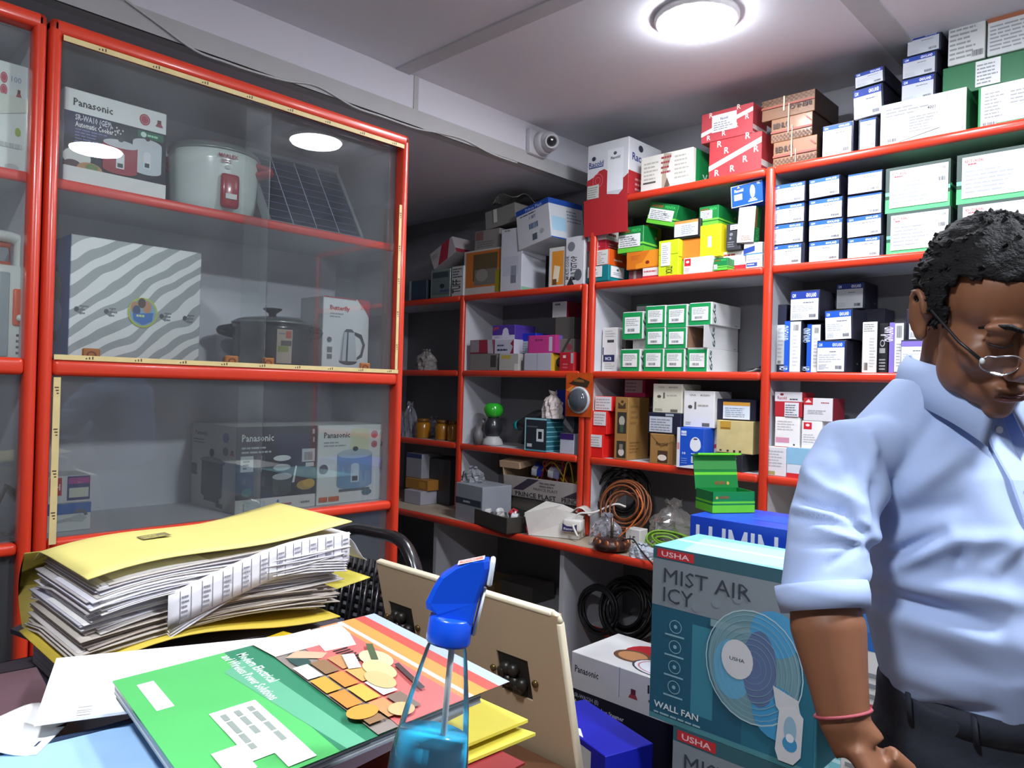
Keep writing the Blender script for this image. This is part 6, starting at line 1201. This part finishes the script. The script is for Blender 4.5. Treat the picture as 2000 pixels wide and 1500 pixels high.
def smoothed(mb, name, mt, vox, it=3, fac=.5, parent=man, disp=None):
    o = mb.build('t_' + name); md = o.modifiers.new('r', 'REMESH'); md.mode = 'VOXEL'; md.voxel_size = vox; md.adaptivity = 0; md.use_smooth_shade = True
    sm = o.modifiers.new('s', 'SMOOTH'); sm.factor = fac; sm.iterations = it
    dg = bpy.context.evaluated_depsgraph_get(); me = bpy.data.meshes.new_from_object(o.evaluated_get(dg))
    bpy.data.objects.remove(o)
    if disp:
        ns = [v.normal.copy() for v in me.vertices]
        for v, n_ in zip(me.vertices, ns): v.co += n_ * disp(v.co, n_)
    me.materials.clear(); me.materials.append(mt); me.name = name
    me.polygons.foreach_set('use_smooth', [True] * len(me.polygons)); me.update()
    r = bpy.data.objects.new(name, me); COL.objects.link(r); r.parent = parent
    return r
SKIN = mat('#80543a', .5, var=.06, scale=22, bump=.05)
# joints
sh, el, wr = ML(1662, 884, 1.07), ML(1604, 1150, .98), ML(1650, 1412, .925)
kn = ML(1738, 1556, .90)
sh2, el2, wr2, kn2 = LP(.862, 1.13, 1.375), LP(.94, 1.02, 1.12), LP(.82, .87, 1.0), LP(.76, .82, .96)
HC = ML(1926, 604, 1.03)
HM = Matrix.Translation(HC) @ Matrix.Rotation(math.radians(1), 4, 'Z') @ Matrix.Rotation(math.radians(29), 4, 'X') @ Matrix.Rotation(math.radians(-4), 4, 'Y') @ Matrix.Scale(1.03, 4)
# ---- body: head, neck, trunk, arms, hands, legs as one continuous surface
B = MB()
def E(c, r, mt=None, rot=None):
    tf = HM @ Matrix.Translation(c)
    if rot: tf = tf @ Euler(rot).to_matrix().to_4x4()
    B.ell((0, 0, 0), r, 'SKIN_' if False else '#8c5c3e', 20, 14, tf=tf)
E((0, .014, .030), (.074, .090, .082)); E((0, -.035, .035), (.064, .052, .062)); E((0, -.03, -.035), (.063, .058, .07)); E((0, -.05, -.083), (.046, .042, .034)); E((0, -.078, -.108), (.02, .016, .015))
for s in (-1, 1):
    E((s * .037, -.064, -.034), (.024, .022, .026)); E((s * .044, -.035, -.068), (.017, .034, .034)); E((s * .0315, -.0845, -.002), (.0165, .0115, .0115)); E((s * .03, -.087, .014), (.026, .011, .008)); E((s * .0125, -.1, -.047), (.0095, .011, .0085))
    E((s * .078, .014, -.012), (.006, .017, .029), rot=(math.radians(12), 0, s * math.radians(-22))); B.tube([HM @ Vector((s * (.082 + .004 * math.sin(a)), .016 + .0185 * math.cos(a) + .004 * math.sin(a), -.008 + .029 * math.sin(a))) for a in [-1.2 + 4.2 * q / 14 for q in range(15)]], .0052, '#8c5c3e', 8); E((s * .076, .008, -.035), (.008, .011, .013)); 0
B.tube([HM @ Vector(p) for p in ((0, -.086, .008), (0, -.097, -.012), (0, -.110, -.034), (0, -.113, -.043))], [.008, .0095, .0125, .013], '#8c5c3e', 12)
E((0, -.1, -.049), (.01, .012, .009)); E((0, -.0905, -.071), (.023, .012, .0058)); E((0, -.0895, -.0815), (.019, .0115, .0065)); E((0, -.084, -.095), (.02, .01, .01))
nb = LP(.666, 1.115, 1.42)
B.tube([nb + Vector((0, .01, -.04)), nb + Vector((0, 0, .04)), (nb + Vector((0, 0, .04))).lerp(HM @ Vector((0, .03, -.05)), .55), HM @ Vector((0, .03, -.05)), HM @ Vector((0, .015, .0))], [.064, .056, .053, .053, .05], '#8c5c3e', 20)
B.rings([ring(LP(0.735, 1.12, .88), .158, .108), ring(LP(0.731, 1.11, 1.02), .148, .104), ring(LP(0.712, 1.11, 1.14), .148, .106), ring(LP(0.691, 1.115, 1.28), .158, .106), ring(LP(0.676, 1.12, 1.36), .165, .095), ring(LP(0.670, 1.125, 1.415), .13, .07), ring(LP(0.669, 1.13, 1.45), .06, .055)], '#8c5c3e')
def arm(a, b, c, d):
    m1, m2 = a.lerp(b, .5), b.lerp(c, .3)
    B.tube([a, m1, b, m2, b.lerp(c, .65), c, c.lerp(d, .35)], [.04, .04, .04, .0475, .038, (.027, .031), (.02, .034)], '#8c5c3e', 18)
def hand(c, d, side):
    ax = (d - c).normalized(); sd = Vector((ax.z, 0, -ax.x)).normalized() * side; nm = ax.cross(sd).normalized()
    kk = c + ax * .085
    B.tube([c + ax * .01, c + ax * .045, kk], [(.017, .032), (.016, .04), (.012, .041)], '#8c5c3e', 14)
    for i, (o_, ln) in enumerate(((-.03, .066), (-.0105, .076), (.0105, .071), (.03, .055))):
        r0 = kk + sd * o_ - ax * .008; q = [r0, r0 + ax * ln * .42 + nm * .008, r0 + ax * ln * .75 + nm * .024, r0 + ax * ln * .92 + nm * .042]
        B.tube(q, [.0095, .0088, .0078, .006], '#8c5c3e', 10)
    t0 = c + ax * .04 - sd * .024; B.tube([t0, t0 + ax * .03 - sd * .013 + nm * .012, t0 + ax * .056 - sd * .015 + nm * .024, t0 + ax * .075 - sd * .008 + nm * .036], [.014, .0125, .0105, .0075], '#8c5c3e', 10)
arm(sh, el, wr, kn); hand(wr + (kn - wr).normalized() * .012, kn, 1); arm(sh2, el2, wr2, kn2); hand(wr2 + (kn2 - wr2).normalized() * .012, kn2, -1)
hipL, hipR = LP(.645, 1.11, .88), LP(.825, 1.125, .88)
for hp, dx in ((hipL, -.02), (hipR, .02)):
    B.tube([hp, hp + Vector((dx * .5, .0, -.38)), hp + Vector((dx, .03, -.80)), hp + Vector((dx, .03, -.84))], [.085, .055, .036, .034], '#8c5c3e', 18)
smoothed(B, 'body', SKIN, .004, 6)
# ---- hair, eyebrows, lashes, glasses
def hairy():
    hm = bpy.data.materials.new('black_hair'); hm.use_nodes = True; nt = hm.node_tree; b = nt.nodes['Principled BSDF']
    tc = nt.nodes.new('ShaderNodeTexCoord'); mp = nt.nodes.new('ShaderNodeMapping'); mp.inputs['Scale'].default_value = (160, 40, 160); nz = nt.nodes.new('ShaderNodeTexNoise'); nz.inputs['Scale'].default_value = 1.6
    rp = nt.nodes.new('ShaderNodeValToRGB'); rp.color_ramp.elements[0].color = (.004, .004, .005, 1); rp.color_ramp.elements[1].color = (.012, .012, .012, 1)
    bp = nt.nodes.new('ShaderNodeBump'); bp.inputs['Strength'].default_value = .8; bp.inputs['Distance'].default_value = .004
    for a_, c_ in ((tc.outputs['Object'], mp.inputs['Vector']), (mp.outputs['Vector'], nz.inputs['Vector']), (nz.outputs['Fac'], rp.inputs['Fac']), (rp.outputs['Color'], b.inputs['Base Color']), (nz.outputs['Fac'], bp.inputs['Height']), (bp.outputs['Normal'], b.inputs['Normal'])): nt.links.new(a_, c_)
    b.inputs['Roughness'].default_value = .75; b.inputs['Specular IOR Level'].default_value = .25
    return hm
HAIR = hairy()
def in_hair(x, y, z):
    ax = abs(x)
    front = z > .062 + .012 * math.cos(x * 30) if y < -.03 else False
    if y < -.03: return z > .060 + .02 * (1 - min(1, ax / .06)) * 0 and (z > .066 or ax > .058 and z > .02 + (-.03 - y) * 1.2)
    if y < .012: return z > (-.012 if ax > .06 else .05)          # side and sideburn in front of the ear
    return z > -.072 + (.02 if ax > .06 else 0) - max(0, y - .05) * .1
vs, fs = [], []; nU, nV = 72, 48; idx = {}
rnh = random.Random(3)
for j in range(nV + 1):
    for i in range(nU):
        th_, ph = PI * j / nV, 2 * PI * i / nU
        d_ = Vector((math.sin(th_) * math.cos(ph), math.sin(th_) * math.sin(ph), math.cos(th_)))
        r_ = Vector((.0815, .099, .092)); p = Vector((d_.x * r_.x, d_.y * r_.y + .010, d_.z * r_.z + .034))
        if p.z < 0: p.x *= 1 - .10 * min(1, -p.z / .07); p.y = .01 + (p.y - .01) * (1 - .12 * min(1, -p.z / .07))
        p += d_ * (.0035 * math.sin(ph * 9 + th_ * 7) * math.sin(th_ * 11 + ph * 3) + rnh.uniform(-.001, .001))
        vs.append(p)
hb = MB(); ok = [in_hair(*v) for v in vs]
tufts = []
for j in range(nV):
    for i in range(nU):
        q = [j * nU + i, j * nU + (i + 1) % nU, (j + 1) * nU + (i + 1) % nU, (j + 1) * nU + i]
        if sum(ok[k] for k in q) >= 3: fs.append(q)
hb.add(vs, fs, HAIR, True, tf=HM)
cc = Vector((0, .01, .02))
for k in range(0, len(vs)):                                    # short tufts that break the outline
    if ok[k] and rnh.random() < .5:
        v = vs[k]; n_ = (v - cc).normalized(); sw = Vector((rnh.uniform(-.5, .5), rnh.uniform(-.2, .8), rnh.uniform(-.9, .1))); tip = v + n_ * rnh.uniform(.0005, .003) + sw * .010
        sd = n_.cross(sw).normalized() * .0022
        hb.add([HM @ (v - n_ * .002 - sd), HM @ (v - n_ * .002 + sd), HM @ (v + n_ * .0012 + sw * .005 + sd * .7), HM @ tip, HM @ (v + n_ * .0012 + sw * .005 - sd * .7)], [(0, 1, 2, 3, 4)], HAIR)
ho = hb.build('hair', man); 
md = ho.modifiers.new('s', 'SOLIDIFY'); md.thickness = .006; md.offset = -1
eb = MB()
for s in (-1, 1):
    eb.tube([HM @ Vector(p) for p in ((s * .014, -.0975, .012), (s * .03, -.0975, .019), (s * .046, -.086, .015), (s * .054, -.076, .009))], [(.003, .004), (.0035, .005), (.003, .004), (.0015, .002)], HAIR, 8)
eb.build('eyebrows', man)
el_ = MB()
for s in (-1, 1):
    el_.tube([HM @ Vector(p) for p in ((s * .017, -.0935, -.0075), (s * .031, -.0965, -.010), (s * .045, -.089, -.0075))], .0014, mat('#0c0a0a', .6), 6)
el_.build('eyelashes', man)
MB().tube([HM @ Vector(p) for p in ((-.019, -.0985, -.0765), (-.008, -.1025, -.0768), (.008, -.1025, -.0768), (.019, -.0985, -.0765))], .0016, mat('#4a2522', .5), 6).build('mouth_line', man)
MB().ell((0, 0, 0), (.021, .0085, .005), mat('#7d4a44', .45), 14, 8, tf=HM @ Matrix.Translation((0, -.0955, -.083))).build('lower_lip', man)
gm = mat('#b9bcc0', .2, metal=.8); dk = mat('#16161a', .4)
g = empty('glasses'); g.parent = man
fr = MB()
for s in (-1, 1):
    lp = [HM @ Vector((s * .033 + .024 * math.cos(a), -.112 + .012 * abs(math.cos(a)) * .4 + (.006 if s * math.cos(a) > 0.5 else 0), -.027 + .0135 * math.sin(a))) for a in [2 * PI * k / 24 for k in range(24)]]
    fr.tube(lp, .0011, gm, 6, loop=True)
    ls = MB().add(lp, [tuple(range(24))], clear_mat('lens_%s' % s, (.94, .94, .96), 1.5, 0, haze=.06, haze_col=(.8, .8, .85))); lo_ = ls.build('lens', g)
fr.tube([HM @ Vector(p) for p in ((-.009, -.111, -.024), (0, -.1165, -.0215), (.009, -.111, -.024))], .0014, gm, 6)
fr.build('frame', g)
for s in (-1, 1):
    MB().tube([HM @ Vector(p) for p in ((s * .058, -.104, -.022), (s * .0705, -.07, -.012), (s * .0775, -.01, .004), (s * .081, .012, .01), (s * .08, .026, -.004))], [.0024, .0022, .0022, .0022, .0018], dk, 8).build('temple', g)
    MB().ell((0, 0, 0), (.003, .004, .004), mat('#dfe6e4', .2), 8, 6, tf=HM @ Matrix.Translation((s * .058, -.106, -.022))).build('hinge', g)
# ---- shirt
RZI = Matrix.Rotation(YAW, 3, 'Z')
def pix(p):                                 # where a point of the man stands in the photograph
    d = RZI @ p + Vector((MB0.x, MB0.y, 0)) - EYE; f = d.dot(FW)
    return 1000 + F_PX * d.dot(CR) / f, 750 - F_PX * d.dot(CU) / f
# folds of the cloth: from, to (measured on the photograph), half width, height (metres; negative is a crease)
FOLDS = [(1738, 1118, 1860, 1050, 20, .013), (1712, 1096, 1838, 1044, 13, -.014), (1722, 1132, 1995, 1176, 22, .012), (1692, 1152, 1940, 1224, 16, -.016), (1720, 1190, 1990, 1268, 30, .009),
         (1770, 965, 1890, 880, 22, .010), (1742, 1012, 1865, 984, 22, -.010), (1775, 1383, 1940, 1396, 13, -.010), (1730, 1300, 1900, 1362, 20, .006), (1712, 900, 1722, 1030, 14, -.012), (1690, 1060, 1730, 1085, 14, -.010),
         (1835, 800, 1775, 905, 20, -.007), (1860, 1058, 1980, 1052, 20, .009), (1868, 1110, 1880, 1080, 16, -.008), (1945, 1110, 1995, 1050, 18, .008), (1725, 1215, 1735, 1330, 14, -.008), (1745, 1215, 1752, 1330, 14, .006), (1850, 1290, 1960, 1330, 22, -.005),
         (1640, 862, 1692, 960, 16, -.008), (1700, 850, 1716, 930, 10, .006), (1542, 972, 1640, 998, 9, -.010), (1640, 998, 1695, 1042, 9, -.010), (1542, 1008, 1622, 1020, 8, -.008), (1556, 990, 1690, 1026, 9, .007), (1550, 1060, 1678, 1066, 8, -.005), (1600, 1034, 1690, 1062, 9, .008),
         (1620, 1104, 1670, 1070, 10, -.006), (1608, 955, 1672, 902, 18, -.008), (1585, 935, 1680, 985, 13, .008), (1560, 900, 1600, 950, 18, .005)]
def sdisp(p, n_):
    s = 0
    if n_.y < .4:
        x, y = pix(p)
        for x0, y0, x1, y1, w, amp in FOLDS:
            dx, dy = x1 - x0, y1 - y0; t = ((x - x0) * dx + (y - y0) * dy) / (dx * dx + dy * dy); tc = max(0, min(1, t))
            d2 = (x - x0 - dx * tc) ** 2 + (y - y0 - dy * tc) ** 2
            if d2 < 9 * w * w: s += amp * math.exp(-d2 / (w * w)) * (.45 + .55 * math.sin(PI * tc))
        s *= min(1, (.4 - n_.y) / .4)
    return max(s, -.017) + .0013 * math.sin(p.z * 55 + p.x * 40 + 2 * math.sin(p.x * 30)) * (1 if p.z < 1.38 else .4)
S = MB(); c0 = '#9fb4de'
S.rings([ring(LP(0.735, 1.115, .985), .150, .108, tilt=.12), ring(LP(0.730, 1.11, 1.03), .155, .122), ring(LP(0.725, 1.107, 1.075), .166, .134), ring(LP(0.712, 1.107, 1.14), .166, .134), ring(LP(0.700, 1.11, 1.22), .165, .128), ring(LP(0.690, 1.113, 1.29), .170, .124), ring(LP(0.680, 1.117, 1.345), .174, .112), ring(LP(0.670, 1.12, 1.385), .172, .094), ring(LP(0.670, 1.122, 1.42), .145, .08), ring(LP(0.669, 1.122, 1.45), .115, .072), ring(LP(0.669, 1.12, 1.48), .086, .066)], c0)
def sleeve(a, b, c):
    i_ = LP(.667, 1.12, 1.40); b2 = b.lerp(c, .12)
    S.tube([i_.lerp(a, .55) + Vector((0, 0, -.005)), a + Vector((0, 0, -.004)), a.lerp(b, .25), a.lerp(b, .55), a.lerp(b, .85), b2], [.05, .056, .062, .06, .055, .0535], c0, 24)
sleeve(sh, el, wr); sleeve(sh2, el2, wr2)
SHIRT = mat('#a9bde2', .75, var=.03, scale=400, spec=.25)
smoothed(S, 'shirt', SHIRT, .0048, 7, disp=sdisp)
def cuff(a, b, c):
    ax = (c - b).normalized(); b0, b1 = b.lerp(c, -.04) , b.lerp(c, .17); ax2 = (b1 - b0).normalized()
    MB().tube([b0 + ax2 * .004, b0, b0.lerp(b1, .5), b1, b1 - ax2 * .003, b0.lerp(b1, .6)], [.054, .0585, .0585, .0555, .0525, .05], SHIRT, 28, caps=False).build('sleeve_cuff', man)
cuff(sh, el, wr); cuff(sh2, el2, wr2)
# collar
cn = LP(.667, 1.108, 1.478); fa = -PI / 2 + YT                    # the front of the throat
NCOL = 44; rs = []
for k in range(NCOL + 1):
    s = -1 + 2 * k / NCOL; ang = fa + s * PI * .985 + PI               # from one front end round the back to the other
    ang = fa + (.05 + (1 - abs(s)) * (PI - .05)) * (1 if s > 0 else -1)
    e = abs(s)                                                         # 1 at the front ends, 0 at the nape
    dr = Vector((math.cos(ang), math.sin(ang), 0)); top = cn + dr * (.067 - .004 * e) + Vector((0, .012 * (1 - e) - .012 * e, .042 - .052 * e ** 2))
    bl = .05 + .03 * e ** 3
    out = cn + dr * (.088 + .012 * e ** 2) + Vector((0, -.004 * e, .042 - .052 * e ** 2 - bl)) + Vector((-dr.y, dr.x, 0)) * (.026 * e ** 4 * (1 if s > 0 else -1))
    mid = top.lerp(out, .3) + dr * .007
    inn = top + Vector((0, 0, -.03)) - dr * .003
    rs.append([inn, top - dr * .002 + Vector((0, 0, .0)), top + dr * .003 + Vector((0, 0, .001)), mid, out, out - dr * .003, mid - dr * .004, top + Vector((0, 0, -.004))])
MB().rings(rs, SHIRT, True, True, True).build('collar', man)
# placket and buttons
pts = [ML(1938, 812, .99), ML(1950, 870, .965), ML(1968, 960, .945), ML(1990, 1040, .935), ML(2010, 1130, .93), ML(2025, 1260, .93), ML(2030, 1400, .94)]
def on_front(z, off):                                     # a point on the shirt front at height z, off metres along the chest from the middle line
    tab = [(.985, .735, 1.115, .108), (1.03, .73, 1.11, .122), (1.075, .725, 1.107, .134), (1.14, .712, 1.107, .134), (1.22, .70, 1.11, .128), (1.29, .69, 1.113, .124), (1.345, .68, 1.117, .112), (1.385, .67, 1.12, .094), (1.42, .668, 1.122, .08), (1.45, .667, 1.122, .072)]
    for a, b in zip(tab[:-1], tab[1:]):
        if a[0] <= z <= b[0]:
            t = (z - a[0]) / (b[0] - a[0]); r, f, bb = [a[i] + (b[i] - a[i]) * t for i in (1, 2, 3)]
            return LP(r, f, z) + Vector((math.sin(YT), -math.cos(YT), 0)) * bb + Vector((math.cos(YT), math.sin(YT), 0)) * off
    return LP(.69, 1.0, z)
fv = Vector((math.sin(YT), -math.cos(YT), 0))
pk = MB(); zz = [1.0 + .43 * i / 20 for i in range(21)]
pk.rings([[on_front(z, o_) + fv * q for o_, q in ((-.017, -.004), (-.017, .0035), (-.014, .005), (.014, .005), (.017, .0035), (.017, -.004))] for z in zz], SHIRT, True, True, False)
po = pk.build('placket', man)
for z in (1.06, 1.15, 1.24, 1.33, 1.41):
    p = on_front(z, .002) + fv * .0055; tfm = Matrix.Translation(p) @ fv.to_track_quat('Z', 'Y').to_matrix().to_4x4()
    MB().lathe([(.0055, 0), (.0058, .0012), (.0045, .002), (.001, .0014)], mat('#e6e8ea', .3), 14, tf=tfm).build('button', po)
# ---- jeans, belt loops, shoes, thread on the wrist
J = MB()
J.rings([ring(LP(0.735, 1.115, .80), .165, .125), ring(LP(0.735, 1.117, .90), .176, .128), ring(LP(0.735, 1.115, .985), .166, .121, tilt=.12), ring(LP(0.730, 1.113, 1.028), .160, .117, tilt=.12)], '#20242f')
for hp, dx in ((hipL, -.02), (hipR, .02)):
    J.tube([hp + Vector((0, 0, -.0)), hp + Vector((dx * .2, 0, -.12)), hp + Vector((dx * .5, .0, -.40)), hp + Vector((dx, .03, -.70)), hp + Vector((dx, .03, -.835))], [.095, .095, .072, .06, .062], '#20242f', 24)
DENIM = mat('#232834', .8, var=.25, scale=60, bump=.15)
smoothed(J, 'jeans', DENIM, .007, 4, disp=lambda p, n_: .004 * math.sin(p.z * 90 + p.x * 30) * math.exp(-((p.z - .86) / .1) ** 2))
wb = MB(); wb.rings([ring(LP(.735, 1.113, z), .155 + q, .120 + q, tilt=.12) for z, q in ((1.0, .0), (1.0, .004), (1.036, .003), (1.036, -.002))], DENIM, False); wo = wb.build('waistband', man)
for k in (22, 26, 31, 36):
    r0, r1 = ring(LP(0.734, 1.113, .998), .168, .125, tilt=.12)[k], ring(LP(0.729, 1.113, 1.038), .168, .125, tilt=.12)[k]; MB().tube([r0, r1], (.003, .006), DENIM, 8).build('belt_loop', wo)
for hp, dx in ((hipL, -.02), (hipR, .02)):
    f0 = hp + Vector((dx, .03, -.88)); d_ = Vector((math.sin(YT), -math.cos(YT), 0)); q = MB()
    q.tube([f0 - d_ * .07 + Vector((0, 0, .035)), f0 + Vector((0, 0, .045)), f0 + d_ * .1 + Vector((0, 0, .03)), f0 + d_ * .18 + Vector((0, 0, .022))], [(.035, .035), (.045, .042), (.03, .045), (.02, .03)], mat('#2a211c', .4), 16); q.build('shoe', man)
ax = (wr - el).normalized(); cb = el.lerp(wr, .93); u_ = ax.orthogonal().normalized(); v_ = ax.cross(u_)
MB().tube([cb + (u_ * math.cos(a) * .0325 + v_ * math.sin(a) * .0335) + ax * .004 * math.sin(a + 1) for a in [2 * PI * k / 30 for k in range(30)]], .0022, mat('#a8505a', .7, var=.3, scale=300), 6, loop=True).build('wrist_thread', man)
